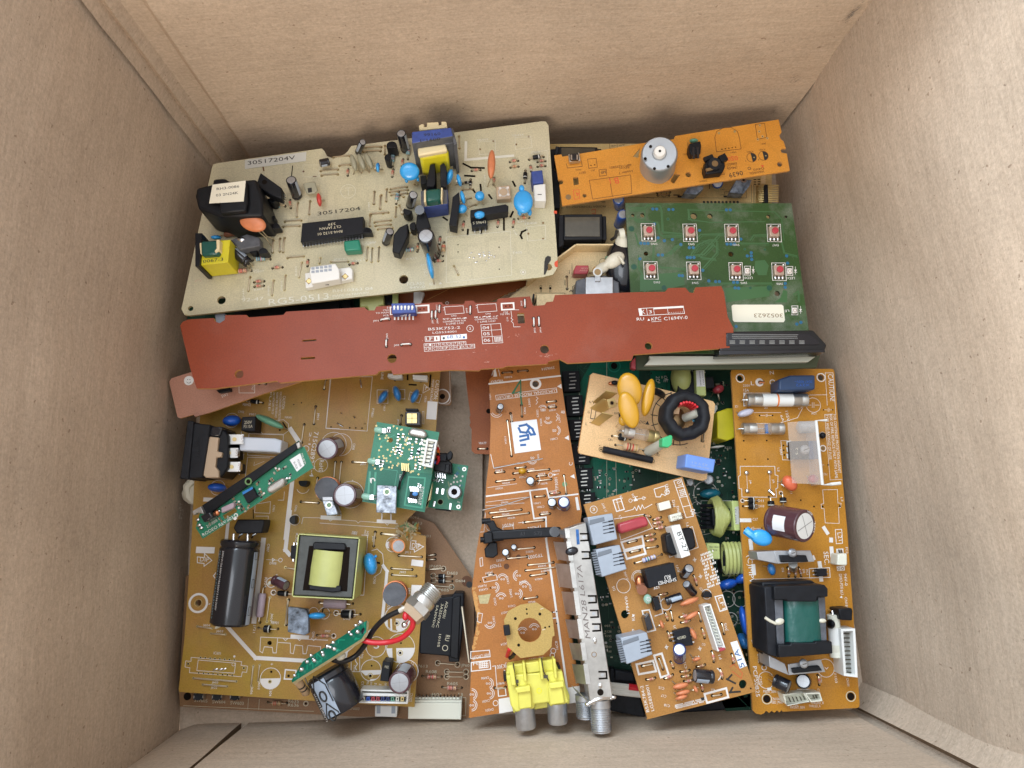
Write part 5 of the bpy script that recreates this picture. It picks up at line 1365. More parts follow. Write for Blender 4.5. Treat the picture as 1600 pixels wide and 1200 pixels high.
# ============================================================ things showing in the slit between the cream and the red board
t = thing('dark_transformer_board', 'dark board and black transformer glimpsed in the slit under the cream board', 'circuit board')
b = Sub(t, 24); b.Z = PX; b.outline = []
b.blk([(292, 470), (520, 455), (640, 440), (640, 540), (340, 540), (292, 500)], 1, -1.5, 'pcb_dark', name='laminate')
b.blk([(365, 470), (548, 462), (548, 500), (368, 506)], 10, 1, 'black_soft', name='transformer')
b.blk([(440, 463), (530, 460), (530, 486), (445, 490)], 14, 1, 'black', name='transformer')
b.blk([(562, 455), (598, 452), (600, 476), (592, 478), (592, 489), (577, 489), (574, 480), (562, 480)], 22, 8, 'tape_lime', name='winding', bevel=.6)
b.blk([(597, 452), (622, 450), (622, 476), (600, 477)], 18, 1, 'black_gloss', name='coil_former', bevel=.6); b.blk([(613, 450), (622, 450), (622, 476), (613, 477)], 19, 17, 'tape_pale', name='tape_edge')
b.blk([(335, 490), (351, 489), (352, 504), (345, 508), (337, 504)], 26, 18, 'jack_grey', name='grey_tab', bevel=.4)
b.finish()
b = Board('broken_brown_board', 'brown board with a jagged snapped edge between the cream board and the red board', 'circuit board', 34)
b.Z = Z5b
b.substrate([Z5b, (300, 60), (600, 10), (1330, -20), (1290, 10), (1225, 42), (1190, 42), (1180, 52), (1168, 50), (1155, 68), (1105, 78), (1098, 90), (1080, 92), (960, 150), (900, 200), (300, 200)], 'rust', 'edge_orange')
b.CI(652, 158, 11, 4); b.L([(500, 138), (672, 52)], 3, 'edge_orange')
m = MB(); m.obox(b.P(445, 135, 3), (1.2, 3.6, 0), (1.6, -.4, 0), (0, 0, 1.6), 'white'); m.obox(b.P(432, 120, 3), (1.5, 0, 0), (0, 3, 0), (0, 0, 2), 'white'); m.build('cable_clip', b.root); b.finish()

# ============================================================ cream printer board
b = Board('cream_printer_board', 'large cream printer power board marked RG5-0513 on top of the heap at the upper left', 'circuit board', [(320, 480, 54), (860, 420, 54), (560, 240, 50)])
b.Z = PX
b.substrate([PX, (283.5, 483), (331, 263), (333, 257), (339, 255), (503, 232), (507, 236), (511, 244), (519, 247), (528, 245), (538, 241), (543, 237), (549, 228), (560, 226.5), (847, 189.5), (853, 190), (857, 196), (871.5, 410), (870, 420), (864, 429), (848, 433), (700, 449), (560, 464), (296, 493), (288, 491.5)],
            'cream', 'edge_pale', holes=[(297.9, 482, 4.3), (346, 469, 6.8), (630.8, 436.5, 7.5), (857, 417.3, 6)])
b.silk = 'silk_cream'
b.Z = Z1
b.lab([(385, 262), (745, 215), (742, 268), (385, 315)], 0.1, 'label_grey', [('30517204V', 402, 292, 680, 258, 27)], name='part_number_label')
b.T('30517204', 812, 588, 1062, 556, 24, 'ink')
b.T('92-47', 365, 1094, 495, 1084, 22); b.T('RG5-0513', 525, 1114, 878, 1076, 38); b.T('RH10363 04', 900, 1039, 1135, 1022, 18); b.L([(1088, 1026), (1138, 1020)], 1.5); b.T('MADE IN TAIWAN', 900, 1066, 1110, 1045, 13)
b.CI(990, 446, 46, 2); b.L([(972, 428), (1010, 424)], 2); b.L([(990, 426), (992, 470)], 2)
for st, x0, y0, x1, y1, h in [('C607', 440, 925, 498, 918, 12), ('C606', 218, 945, 280, 938, 12), ('R609', 440, 1030, 495, 1022, 12), ('JP446', 385, 1075, 380, 1015, 11), ('JP465', 530, 1060, 528, 1000, 11), ('JP416', 605, 1030, 605, 970, 11), ('JP414', 905, 850, 970, 846, 10), ('C603', 1080, 765, 1148, 752, 11), ('R424', 1020, 862, 1068, 855, 10), ('R485', 690, 940, 690, 885, 10), ('JP455', 600, 790, 598, 735, 10), ('Q426', 430, 915, 470, 910, 10), ('C484', 1118, 560, 1115, 510, 10)]: b.T(st, x0, y0, x1, y1, h)
# high voltage block
o = b.blk([(92, 470), (100, 425), (195, 402), (196, 372), (268, 366), (290, 386), (450, 372), (485, 470), (490, 590), (250, 596), (110, 548)], 23, 0, 'black', name='high_voltage_block', bevel=1.2)
b.blk([(235, 400), (395, 384), (400, 500), (388, 560), (235, 575)], 26, 20, 'black', name='raised_block', parent=o, bevel=.8)
b.lab([(195, 407), (390, 383), (378, 505), (175, 517)], 26.1, 'label_cream', [('RH3-0086', 220, 440, 352, 423, 17), ('03 2N24K', 216, 477, 346, 461, 17)], name='part_number_label', parent=o)
b.blk([(455, 390), (475, 335), (600, 425), (600, 490), (545, 470), (455, 420)], 17, 11, 'black', name='power_transistor', bevel=.5)
m = MB(); q = b.P(500, 392, 17); m.disc(q, 1.2, 17.08, 'hole'); m.build('screw_hole', b.root)
m = MB(); [m.tube([b.P(598, 460 + i*14, 14), b.P(622, 470 + i*14, 12), b.P(620, 505 + i*10, 0)], .35, 'solder') for i in range(3)]; m.build('lead', b.root)
b.ellc(356, 612, 508, 655, 50, 1.6, 19, 'disc_orange')
b.ellc(190, 715, 245, 718, 14, 3, 8, 'disc_blue'); b.res(240, 715, 400, 690, 'glass', r=1.4, frac=.6)
b.blk([(300, 730), (395, 695), (470, 715), (475, 765), (350, 790), (330, 760)], 10, 4, 'core_grey', name='power_transistor', bevel=.5)
m = MB(); q = b.P(362, 725, 10); m.ell(q, (1.8, 0, 0), (0, 1.2, 0), (0, 0, .3), 'solder', 12, 6); m.build('screw', b.root)
o = b.blk([(118, 745), (300, 728), (285, 862), (115, 880)], 15, 1, 'yellow_box', name='transformer', bevel=.3)
b.blk([(125, 735), (235, 730), (232, 815), (128, 822)], 18, 12, 'tape_green', name='winding', parent=o, bevel=1.0)
b.blk([(216, 728), (238, 728), (236, 790), (212, 806), (206, 795), (218, 780)], 18.6, 14, 'bobbin', name='bobbin', parent=o); b.blk([(118, 750), (128, 745), (130, 812), (124, 812)], 18.3, 14, 'bobbin', name='bobbin', parent=o)
b.blk([(93, 690), (135, 690), (118, 885), (93, 885)], 17, 1, 'black', name='core_plate', parent=o); b.stamp([('0067-3', 140, 866, 258, 852, 20)], 15, 'ink', parent=o)
for p in ([(155, 875), (190, 870), (215, 905), (180, 915)], [(262, 865), (290, 862), (315, 895), (290, 900)]): b.blk(p, 4, 1, 'bobbin', name='bobbin_foot', parent=o)
for (bx, by, tx, ty, r, h, h0) in [(692, 478, 655, 378, 33, 12, .4), (878, 272, 825, 283, 25, 5, 4), (1048, 218, 1076, 156, 22, 10, .4), (405, 868, 322, 797, 32, 6, 5)]:
    b.cap(bx, by, tx, ty, r, h, 'black_gloss', h0)
for x0, y0, x1, y1 in ((1008, 232, 1035, 325), (1050, 228, 1085, 318), (1092, 225, 1130, 310)): b.ellc(x0, y0, x1, y1, 18, 2, 6, 'mica', name='mica_capacitor')
b.blk([(722, 398), (795, 385), (812, 440), (795, 455), (745, 460)], 5, 3.5, 'mica', name='mica_capacitor', bevel=.6); b.lab([(752, 428), (776, 424), (778, 450), (756, 454)], 5, 'ink')
b.ellc(815, 460, 826, 532, 16, 2.5, 5, 'disc_red'); b.ellc(1165, 282, 1163, 330, 13, 2, 5, 'disc_mid')
b.chip([(720, 632), (1080, 593), (1075, 692), (711, 744)], 6, 20, [('RH4-5132 01', 955, 672, 812, 690, 17), ('CLT JAPAN', 948, 645, 822, 660, 16), ('339', 915, 628, 872, 634, 16)], pins=(0, 2))
b.blk([(962, 735), (1055, 725), (1066, 788), (968, 795)], 6, 0, 'film_green', name='film_capacitor', bevel=.8)
for x, y, a, h in ((1103, 682, 0, 6), (543, 490, 200, 8), (535, 600, 190, 6), (563, 655, 10, 7), (432, 785, 170, 6), (492, 802, 10, 7)): b.to92(x, y, a, h)
o = b.blk([(735, 925), (1000, 888), (1016, 905), (1015, 958), (740, 1014)], 4, 0, 'white', name='connector', bevel=.4)
b.blk([(768, 888), (915, 868), (938, 905), (940, 960), (775, 988), (762, 920)], 9, 3, 'white', name='socket', parent=o, bevel=.4)
m = MB()
for i in range(5):
    for j in range(2): m.obox(b.P(784 + i*25, 898 - i*3 + j*20, 9.05), (.75, 0, 0), (0, .6, 0), (0, 0, .05), 'jack_grey')
m.obox(b.P(866, 985, 5), (.9, 0, 0), (0, .9, 0), (0, 0, .1), 'ink'); m.build('contact_holes', o)
m = MB()
for x, y in ((760, 972), (972, 945)): q = b.P(x, y, 4.1); m.disc(q, 1.7, 4.12, 'brass_dark', 4); m.disc(q, 1.0, 4.2, 'brass')
m.build('mounting_eyelet', o)
J1 = [(697, 515, 690, 595), (768, 505, 762, 580), (552, 735, 548, 805), (592, 725, 590, 800), (618, 722, 610, 802), (720, 865, 703, 950), (625, 940, 618, 1025), (555, 970, 545, 1055), (417, 950, 407, 1030), (1145, 450, 1140, 520), (1185, 470, 1178, 550), (620, 625, 715, 618), (610, 655, 705, 650), (635, 838, 730, 828), (830, 328, 930, 320), (835, 355, 930, 348), (890, 860, 990, 858), (828, 838, 822, 870), (1120, 582, 1195, 576), (1080, 192, 1185, 188), (1080, 215, 1180, 212), (905, 248, 1000, 240), (940, 298, 1005, 292)]
b.jmp(*J1, pad='gold'); b.LN([(665, 298), (658, 360)], 3, 'hole'); b.LN([(492, 305), (496, 325)], 4, 'ink_brown'); b.DI(728, 330, 7, 'ink_brown'); b.LN([(786, 360), (802, 360)], 3, 'ink_brown')
b.RC(725, 292, 820, 362, 1.5)
for a in [(650, 498, 655, 545, 'pink'), (990, 318, 988, 355, 'pink'), (510, 545, 622, 535, 'teal'), (430, 852, 535, 845, 'teal'), (548, 898, 605, 892, 'pink'), (328, 922, 425, 912, 'pink'), (440, 980, 498, 974, 'pink'), (442, 1006, 496, 1000, 'pink'), (756, 850, 752, 885, 'pink'), (998, 876, 1045, 868, 'pink')]: b.res(*a)
b.Z = Z2
for (bx, by, tx, ty, r, h) in [(278, 205, 250, 105, 31, 13), (302, 530, 322, 466, 28, 12), (160, 748, 185, 680, 26, 10), (160, 749, 185, 680, 26, 10)][:3]: b.cap(bx, by, tx, ty, r, h, 'black_gloss')
b.cap(438, 815, 394, 705, 52, 19, 'black_gloss', stripe=False)
for x0, y0, x1, y1, w, dep, h in [(545, 325, 520, 400, 22, 5, 9), (583, 352, 598, 412, 15, 3, 7), (603, 448, 620, 515, 15, 3, 8), (600, 528, 615, 572, 32, 2, 6), (405, 812, 436, 955, 19, 6, 10), (110, 285, 116, 332, 12, 2, 5), (712, 448, 710, 500, 30, 2, 6), (676, 588, 742, 580, 24, 2, 8)]: b.ellc(x0, y0, x1, y1, w, dep, h, 'disc_blue')
m = b.ellc(242, 330, 358, 330, 56, 1.8, 11, 'disc_blue'); m = b.ellc(962, 440, 970, 575, 61, 2.0, 11, 'disc_blue'); b.ellc(955, 412, 958, 450, 18, 1.6, 11, 'disc_blue', name='capacitor_neck', legs=False)
for x in (942, 1000): b.ellc(x, 545, x + 6, 588, 15, 1.4, 7, 'disc_blue', name='capacitor_foot', legs=False)
b.ellc(278, 370, 285, 395, 11, 1.2, 7, 'disc_blue', name='capacitor_foot', legs=False); b.ellc(345, 355, 350, 388, 11, 1.2, 7, 'disc_blue', name='capacitor_foot', legs=False)
b.ellc(783, 205, 776, 372, 25, 2.2, 14, 'disc_orange')
# blue transformer with yellow winding at the top edge
o = b.blk([(312, 96), (543, 70), (556, 122), (313, 166)], 29, 0, 'core_grey', 'blue_core', name='transformer', bevel=.5)
b.stamp([('09166', 480, 100, 382, 108, 20), ('0091-1', 478, 130, 362, 142, 20)], 29, 'ink', parent=o)
b.blk([(545, 70), (556, 85), (578, 165), (560, 175), (548, 110)], 27, 0, 'core_grey', name='core_side', parent=o)
b.blk([(320, 165), (560, 128), (570, 160), (325, 200)], 24, 0, 'core_grey', name='core_front', parent=o, bevel=.4)
b.blk([(352, 60), (372, 50), (385, 52), (385, 68), (402, 66), (400, 42), (470, 38), (470, 58), (486, 56), (486, 35), (515, 36), (522, 72), (358, 88)], 25, 20, 'bobbin', name='terminal_bobbin', parent=o, bevel=.4)
b.blk([(345, 188), (510, 165), (522, 205), (350, 236)], 24, 21, 'bobbin', name='bobbin', parent=o, bevel=.8)
b.blk([(352, 205), (520, 180), (532, 225), (360, 255)], 20, 3, 'tape_yellow', name='winding', parent=o, bevel=1.6)
b.blk([(370, 300), (545, 270), (555, 305), (375, 330)], 3.5, 0, 'bobbin', name='bobbin_foot', parent=o)
b.blk([(420, 288), (448, 283), (450, 400), (440, 418), (398, 415), (402, 380)], 15, 3, 'black', name='heatsink_fin'); b.blk([(478, 292), (500, 278), (515, 300), (515, 420), (482, 415)], 15, 3, 'black_soft', name='heatsink_fin'); b.blk([(362, 355), (398, 350), (400, 400), (365, 405)], 8, 0, 'black', name='transistor')
o = b.blk([(366, 440), (522, 430), (524, 520), (370, 542)], 12, 0, 'blue_core', 'core_grey', name='transformer', bevel=.5)
b.blk([(392, 432), (485, 422), (482, 494), (395, 506)], 17, 8, 'tape_green', name='winding', parent=o, bevel=1.4); b.blk([(384, 440), (394, 432), (396, 506), (384, 508)], 16.5, 8, 'bobbin', name='bobbin', parent=o); b.blk([(484, 422), (494, 424), (490, 496), (482, 494)], 16.5, 8, 'bobbin', name='bobbin', parent=o)
b.blk([(655, 555), (862, 520), (880, 530), (878, 562), (655, 600)], 9, 2, 'chip', name='resistor_pack', bevel=.4)
b.chip([(660, 615), (752, 605), (758, 648), (664, 660)], 5, 3, [('S 59643', 672, 640, 748, 632, 17)], pins=(0, 2))
b.blk([(240, 655), (290, 632), (288, 712), (240, 812), (198, 800), (205, 700)], 12, 5, 'black', name='power_transistor', bevel=.5); m = MB(); [m.tube([b.P(240 + i*14, 800 - i*8, 6), b.P(238 + i*18, 828, 0)], .3, 'solder') for i in range(3)]; m.build('lead', b.root)
b.blk([(552, 478), (590, 448), (592, 500), (575, 652), (530, 640), (545, 540)], 11, 3, 'chip', name='driver_chip', bevel=.3); m = MB(); [m.tube([b.P(545 + i*14, 640, 5), b.P(522 + i*26, 690 - i*14, 0)], .3, 'solder') for i in range(3)]; m.build('lead', b.root)
b.blk([(345, 555), (365, 535), (392, 560), (425, 655), (350, 690), (335, 650)], 12, 1, 'black', name='power_transistor', bevel=.5); o = MB().cyl(b.P(365, 570, 12), b.P(358, 555, 16), 2.2, 'black_gloss').build('capacitor', b.root)
b.to92(195, 180, 0, 9, r=2.6); b.to92(178, 248, 90, 8); b.to92(45, 680, 0, 6); b.to92(325, 650, 90, 7); b.to92(288, 560, 160, 8); b.to92(288, 580, 160, 4)
b.blk([(1012, 328), (1078, 320), (1086, 392), (1022, 400)], 9, 0, 'blue_core', name='connector', bevel=.4)
o = b.blk([(1026, 408), (1096, 400), (1100, 502), (1032, 500)], 8, 0, 'white', name='connector', bevel=.4); MB().obox(b.P(1062, 464, 8.1), (1.0, 0, 0), (0, .15, 0), (0, 0, .04), 'ink').build('notch', o)
o = b.blk([(806, 418), (888, 408), (895, 488), (810, 494)], 4, 0, 'beige', name='switch_base', bevel=.4); m = MB(); m.ring(b.P(850, 450, 4), 2.0, 2.6, 4.08, 'steel'); [m.disc(b.P(x, y, 4), .7, 4.1, 'silk', 8) for x, y in ((830, 428), (875, 425), (830, 470), (878, 465))]; m.build('rivet', o)
for a in [(665, 328, 715, 322, 'pink'), (795, 368, 792, 408, 'pink'), (888, 275, 935, 268, 'pink'), (892, 308, 938, 302, 'tan'), (1050, 275, 1095, 270, 'pink'), (1050, 303, 1095, 298, 'pink'), (1008, 298, 1012, 330, 'pink'), (775, 603, 835, 598, 'pink'), (820, 618, 815, 655, 'pink'), (912, 612, 905, 655, 'pink'), (938, 607, 1000, 602, 'tan'), (618, 625, 612, 672, 'pink'), (502, 745, 495, 825, 'tan'), (448, 858, 495, 855, 'pink'), (480, 715, 475, 755, 'pink'), (205, 320, 198, 362, 'pink'), (262, 260, 255, 298, 'pink'), (206, 225, 200, 300, 'teal'), (298, 180, 290, 258, 'teal'), (236, 450, 222, 520, 'teal'), (255, 800, 350, 788, 'teal'), (610, 402, 660, 398, 'black'), (658, 378, 655, 430, 'black'), (978, 325, 975, 398, 'black'), (1000, 262, 1085, 245, 'black'), (350, 755, 345, 800, 'tan')]: b.res(*a)
J2 = [(95, 450, 92, 520), (130, 475, 127, 545), (167, 435, 163, 505), (55, 775, 48, 850), (82, 780, 78, 860), (122, 775, 117, 855), (222, 540, 218, 595), (240, 530, 258, 580), (190, 435, 285, 422), (185, 452, 290, 440), (192, 470, 288, 460), (75, 580, 175, 572), (95, 630, 190, 618), (100, 650, 190, 642), (115, 670, 200, 662), (45, 190, 130, 187), (50, 213, 130, 210), (155, 180, 155, 230), (590, 125, 592, 195), (560, 885, 585, 935), (265, 480, 245, 470), (330, 405, 385, 408), (610, 440, 670, 436), (620, 500, 660, 488), (640, 545, 690, 525), (300, 690, 290, 740), (70, 590, 68, 650)]
b.jmp(*J2, pad='gold')
for p in ([(615, 285), (660, 308), (735, 310)], [(625, 355), (680, 358)], [(715, 408), (718, 440)], [(905, 390), (918, 415)], [(765, 468), (780, 488)], [(905, 568), (892, 595)], [(852, 602), (853, 672)], [(642, 672), (640, 698)], [(720, 668), (719, 692)], [(985, 672), (958, 685), (950, 705), (958, 722)], [(498, 600), (520, 615)], [(672, 436), (682, 452)]): b.LN(p, 6, 'hole')
b.L([(515, 715), (890, 680), (898, 938), (515, 982)], 2, closed=True)
b.L([(630, 160), (628, 262), (905, 238)], 17); b.L([(706, 158), (802, 150), (805, 225), (708, 232)], 2, closed=True); b.L([(918, 132), (1010, 126), (1018, 190), (920, 202)], 2, closed=True); b.L([(985, 655), (1095, 645), (1098, 728), (992, 738)], 2, closed=True); b.L([(1015, 215), (1105, 208), (1108, 300)], 2)
for x, y in ((712, 200), (790, 152), (924, 172), (998, 126), (995, 695), (1082, 632), (1082, 725)): b.DI(x, y, 7, 'brass_dark')
for st, x0, y0, x1, y1, h in [('TB409', 692, 155, 762, 148, 14), ('TB424', 900, 128, 968, 120, 14), ('TB406', 970, 645, 1048, 636, 15), ('T405', 902, 815, 960, 810, 15), ('R443', 935, 632, 985, 626, 12), ('TCI-A5S', 280, 1000, 388, 992, 18), ('94V-0', 302, 1020, 390, 1012, 16), ('RU', 418, 1000, 452, 996, 18), ('C603', 45, 752, 105, 748, 12), ('R421', 282, 850, 340, 843, 13), ('C416', 368, 885, 405, 880, 12), ('C425', 395, 945, 393, 900, 11), ('C489', 748, 395, 745, 350, 11), ('JP410', 40, 855, 38, 810, 10), ('JP403', 78, 858, 76, 812, 10), ('D468', 1012, 228, 1062, 222, 12), ('R468', 905, 678, 925, 705, 10), ('C401', 405, 945, 408, 900, 10)]: b.T(st, x0, y0, x1, y1, h)
b.FI([(470, 992), (492, 990), (480, 978)])
for x, y in ((584, 760), (584, 802), (824, 774), (826, 903)): b.hl(x, y, 4)
rd = random.Random(6); m = MB()
for _ in range(16):
    x, y = rd.uniform(630, 800), rd.gauss(828, 14); q = b.P(x, y, .1); m.ell(q, (rd.uniform(.3, .9), rd.uniform(-.3, .3), 0), (0, rd.uniform(.15, .5), 0), (0, 0, .15), 'solder', 8, 4)
m.build('solder_scrap', b.root)
b.CI(965, 920, 15, 3); b.DI(965, 920, 6, 'silk')
rdq = lambda pts, mm_: b.FI(pts, mm_, .05)
rdq([(1095, 835), (1110, 824), (1128, 830), (1128, 850), (1108, 880), (1112, 895), (1095, 935), (1086, 935), (1090, 860)], 'ink')
rdq([(1145, 560), (1163, 562), (1163, 578), (1145, 576)], 'ink_red'); rdq([(1150, 860), (1168, 850), (1168, 890), (1155, 890), (1148, 875)], 'ink_red')

b.finish()

# ============================================================ orange strip with the motor
b = Board('motor_strip_board', 'long orange board strip carrying a silver disc motor, at the top right', 'circuit board', [(900, 300, 52), (1200, 230, 52), (1000, 260, 52)])
b.Z = Z3
b.substrate([Z3, (98, 235), (140, 230), (145, 243), (610, 165), (800, 140), (805, 122), (1412, 25), (1430, 100), (1416, 120), (1428, 145), (1440, 150), (1455, 195), (1432, 196), (1424, 206), (1430, 220), (1460, 225), (1478, 325), (145, 530), (128, 408), (146, 402), (152, 390), (144, 379), (122, 380)],
            'orange', 'edge_orange', thick=1.4, holes=[(883, 348, 18), (1419, 287, 17), (275, 471, 13)], slots=[[(207, 365), (238, 362), (242, 406), (212, 411)], [(558, 243), (600, 192), (590, 250)], [(778, 385), (805, 342), (836, 348), (798, 402)]])
b.Z = Z3; b.silk = 'ink_brown'
b.DI(180, 480, 18, 'brass_dark')
b.L([(168, 285), (175, 310), (262, 300), (255, 265)], 3); b.L([(293, 258), (343, 253), (350, 305), (300, 312)], 3, closed=True); b.pinrow(313, 294, 334, 291, 2, 4, 'solder_gold')
b.L([(303, 382), (545, 350), (552, 458), (322, 492)], 3, closed=True); b.L([(422, 366), (438, 476)], 3)
b.L([(209, 440), (242, 436), (248, 488), (216, 494)], 3, closed=True, m='ink_red'); b.T('4', 238, 448, 222, 452, 28, 'ink_red')
b.L([(360, 320), (402, 316), (405, 352), (362, 358)], 3, closed=True); b.T('HF', 396, 322, 368, 326, 22, 'ink')
for st, x0, y0, x1, y1, h in [('68P115295801', 548, 285, 422, 302, 15), ('REV.01', 536, 300, 480, 306, 13), ('Loader 1', 556, 322, 478, 334, 16), ('EJECT', 280, 330, 240, 334, 13), ('SW02', 255, 315, 222, 318, 10), ('J61', 336, 318, 312, 322, 10), ('SW614', 990, 378, 948, 384, 13), ('SW61', 882, 222, 850, 226, 11), ('VR61', 1164, 212, 1130, 216, 10), ('ICN02', 1262, 208, 1224, 212, 12), ('ICN01', 1332, 196, 1296, 200, 12), ('J621', 1336, 162, 1308, 166, 11), ('0639', 1198, 325, 1118, 342, 30), ('(94V0)', 1168, 298, 1110, 306, 17), ('E88653', 1166, 276, 1112, 284, 15), ('WANWEN', 1326, 322, 1242, 334, 17), ('G4V0', 1326, 305, 1262, 314, 16)]: b.T(st, x0, y0, x1, y1, h, 'ink_brown' if st != '0639' else 'ink')
b.T('0S0', 1170, 238, 1108, 246, 30, 'ink_red'); b.T('B', 470, 365, 445, 369, 40, 'ink_red'); b.T('I', 422, 372, 418, 373, 36, 'ink_red')
b.FI([(1308, 292), (1326, 294), (1320, 308)], 'ink_red'); b.CI(1240, 312, 9, 3, 'ink')
b.L([(1038, 130), (1048, 215), (1192, 198), (1182, 130), (1170, 95), (1135, 72), (1085, 75), (1050, 95)], 3, closed=True); b.pinrow(1080, 200, 1160, 188, 5, 4, 'solder_gold'); b.DI(1062, 105, 8, 'solder_gold', .05); b.DI(1155, 96, 8, 'solder_gold', .05)
b.L([(1275, 55), (1330, 48), (1342, 130), (1288, 142)], 3, closed=True)
for x, y in ((1302, 60), (1298, 96), (1318, 125), (1345, 135), (1290, 142)): b.CI(x, y, 6, 3, 'edge_pale'); b.hl(x, y, 3)
for cx, cy in ((1254, 248), (1323, 238)):
    b.CI(cx, cy, 31, 3); c_ = b.P(cx, cy); rr = 31*b.k(); b.prt.plate([(c_.x + rr*math.cos(-1.4 + math.pi*k/14), c_.y + rr*math.sin(-1.4 + math.pi*k/14)) for k in range(15)], .05, 'ink'); b.DI(cx + 14, cy, 5, 'solder_gold', .06)
b.T('+', 1215, 275, 1224, 275, 12, 'ink'); b.T('+', 1290, 268, 1299, 268, 12, 'ink')
# motor
c0, c1 = b.P(700, 305, 0), b.P(714, 225, 17.5); dm = (c1 - c0).normalized(); Lm = (c1 - c0).length; rm = 115*(CAM.z - b.o.z - 17)/F/3.75
m = MB().lathe(c0, c1, [(0, rm*.98, 'motor_steel'), (.6, rm*1.03, 'motor_steel'), (1.2, rm, 'motor_steel'), (Lm - 1.5, rm, 'motor_steel'), (Lm - .4, rm*.965, 'motor_steel'), (Lm, rm*.91, 'motor_steel'), (Lm, rm*.40, 'motor_steel'), (Lm + .5, rm*.36, 'motor_steel')], 56, 'motor_steel', 'motor_steel')
mo = m.build('motor', b.root); u, w, _ = frame(dm)
MB().lathe(c1, c1 + dm*3.2, [(.3, rm*.33, 'white'), (2.6, rm*.33, 'white'), (3.2, rm*.28, 'white'), (3.2, rm*.07, 'white')], 24, None, 'hole').build('shaft_collar', mo)
m = MB()
for x, y in ((662, 183), (743, 170), (793, 229), (796, 270), (765, 300), (685, 313), (631, 255)): q = b.P(x, y, 17.5); m.cyl(q, q + dm*.08, .75, 'hole', 12)
m.build('screw_holes', mo)
# push switch, black sensor, connector
o = b.blk([(180, 228), (245, 218), (252, 265), (188, 272)], 4, 1, 'steel', name='push_switch', bevel=.3); b.blk([(187, 226), (240, 219), (244, 258), (192, 262)], 5.5, 3, 'black_gloss', name='button', parent=o, bevel=.4); m = MB(); [m.obox(b.P(x, 246, 5.6), (.35, 0, 0), (0, 1.3, 0), (0, 0, .05), 'solder') for x in (198, 232)]; m.build('highlight_strips', o)  # bright strips laid on the black button as its highlights
o = b.blk([(890, 165), (955, 150), (960, 180), (955, 225), (900, 232), (888, 205)], 5, 0, 'black', name='connector', bevel=.5); m = MB(); [m.obox(b.P(x, 222 - (x-915)*.12, 5), (.55, 0, 0), (0, 3.0, 0), (0, 0, .3), 'black_gloss') for x in (913, 938)]; m.build('ribs', o)
m = MB(); m.ell(b.P(915, 150, 1), (2.2, 0, 0), (0, 1.1, 0), (0, 0, 1.5), 'disc_green', 12, 6); m.build('green_disc', b.root)
b.L([(880, 162), (884, 228)], 4)
o = b.blk([(990, 258), (1080, 245), (1095, 262), (1100, 300), (1085, 335), (988, 345), (978, 310)], 5.5, 0, 'black', name='lever_switch', bevel=.5)
m = MB(); q = b.P(1035, 290, 5.5); m.ring(q, 1.6, 3.4, 5.8, 'black_gloss'); m.cyl(q, q + Vector((0, 0, 1.2)), 3.2, 'black_soft'); m.disc(q, 1.6, 6.75, 'brass_dark'); m.obox(b.P(1020, 315, 6), (2.8, .8, 0), (-.2, .7, 0), (0, 0, .5), 'brass_dark'); m.obox(b.P(1085, 255, 6), (1.6, .8, 0), (-.8, 1.6, 0), (0, 0, 1.2), 'black'); m.obox(b.P(1000, 252, 6), (2.2, .9, 0), (-.4, .9, 0), (0, 0, .9), 'black'); m.build('lever', o)
b.L([(962, 310), (970, 362), (1095, 345)], 4)
b.finish()

# ============================================================ green keypad board
b = Board('keypad_board', 'dusty green keypad board with eight red-buttoned switches and a white number sticker, at the right', 'circuit board', [(990, 500, 52), (1250, 500, 52), (1100, 330, 52)])
b.Z = Z4
b.substrate([Z4, (68, 68), (1107, 70), (1215, 862), (1240, 1010), (120, 1010), (100, 600)], 'pcb_green', 'edge_dark', holes=[(497, 150, 22), (597, 150, 18), (175, 145, 15), (115, 145, 11), (962, 153, 14), (1072, 155, 10), (197, 385, 15), (728, 388, 18), (1018, 634, 18)])
b.Z = Z4
rd = random.Random(9)
G = 'trace_green'
for pts in ([(95, 100), (190, 100), (205, 82), (285, 84), (292, 110), (300, 250), (430, 262)], [(130, 150), (130, 180), (270, 190), (280, 260), (300, 275), (440, 275)], [(280, 300), (245, 330), (240, 420), (290, 470), (445, 480)], [(460, 350), (540, 265), (690, 262)], [(480, 390), (520, 330), (590, 300), (640, 300)], [(550, 480), (640, 380), (640, 310)], [(460, 400), (560, 390), (620, 330)], [(460, 110), (465, 150), (480, 175)], [(130, 260), (150, 330)], [(780, 320), (960, 322)], [(850, 300), (870, 270), (960, 268)], [(1040, 300), (1060, 380), (1140, 400)], [(340, 380), (410, 330)], [(300, 400), (350, 380), (380, 340), (420, 325)], [(590, 570), (980, 570)], [(240, 430), (245, 520)], [(150, 400), (150, 470), (180, 530)], [(1150, 680), (1150, 620), (1120, 640)], [(230, 540), (215, 600), (180, 630)], [(530, 400), (660, 260)], [(540, 410), (630, 420)]):
    b.L(pts, 9, G, z=.02); b.L([(x + 8, y + 10) for x, y in pts], 4, G, z=.024)
for k in range(6): b.L([(470 + k*9, 380), (545 + k*9, 305 + k*4), (600 + k*8, 300 + k*10), (625 + k*8, 340 + k*6)], 2.5, G, z=.03)
for pts in ([(95, 118), (190, 118), (192, 170), (130, 172), (95, 165)], [(465, 112), (1000, 124), (1045, 170), (1060, 300)], [(465, 112), (462, 172), (600, 190), (940, 185)]): b.L(pts, 7, G, z=.02)
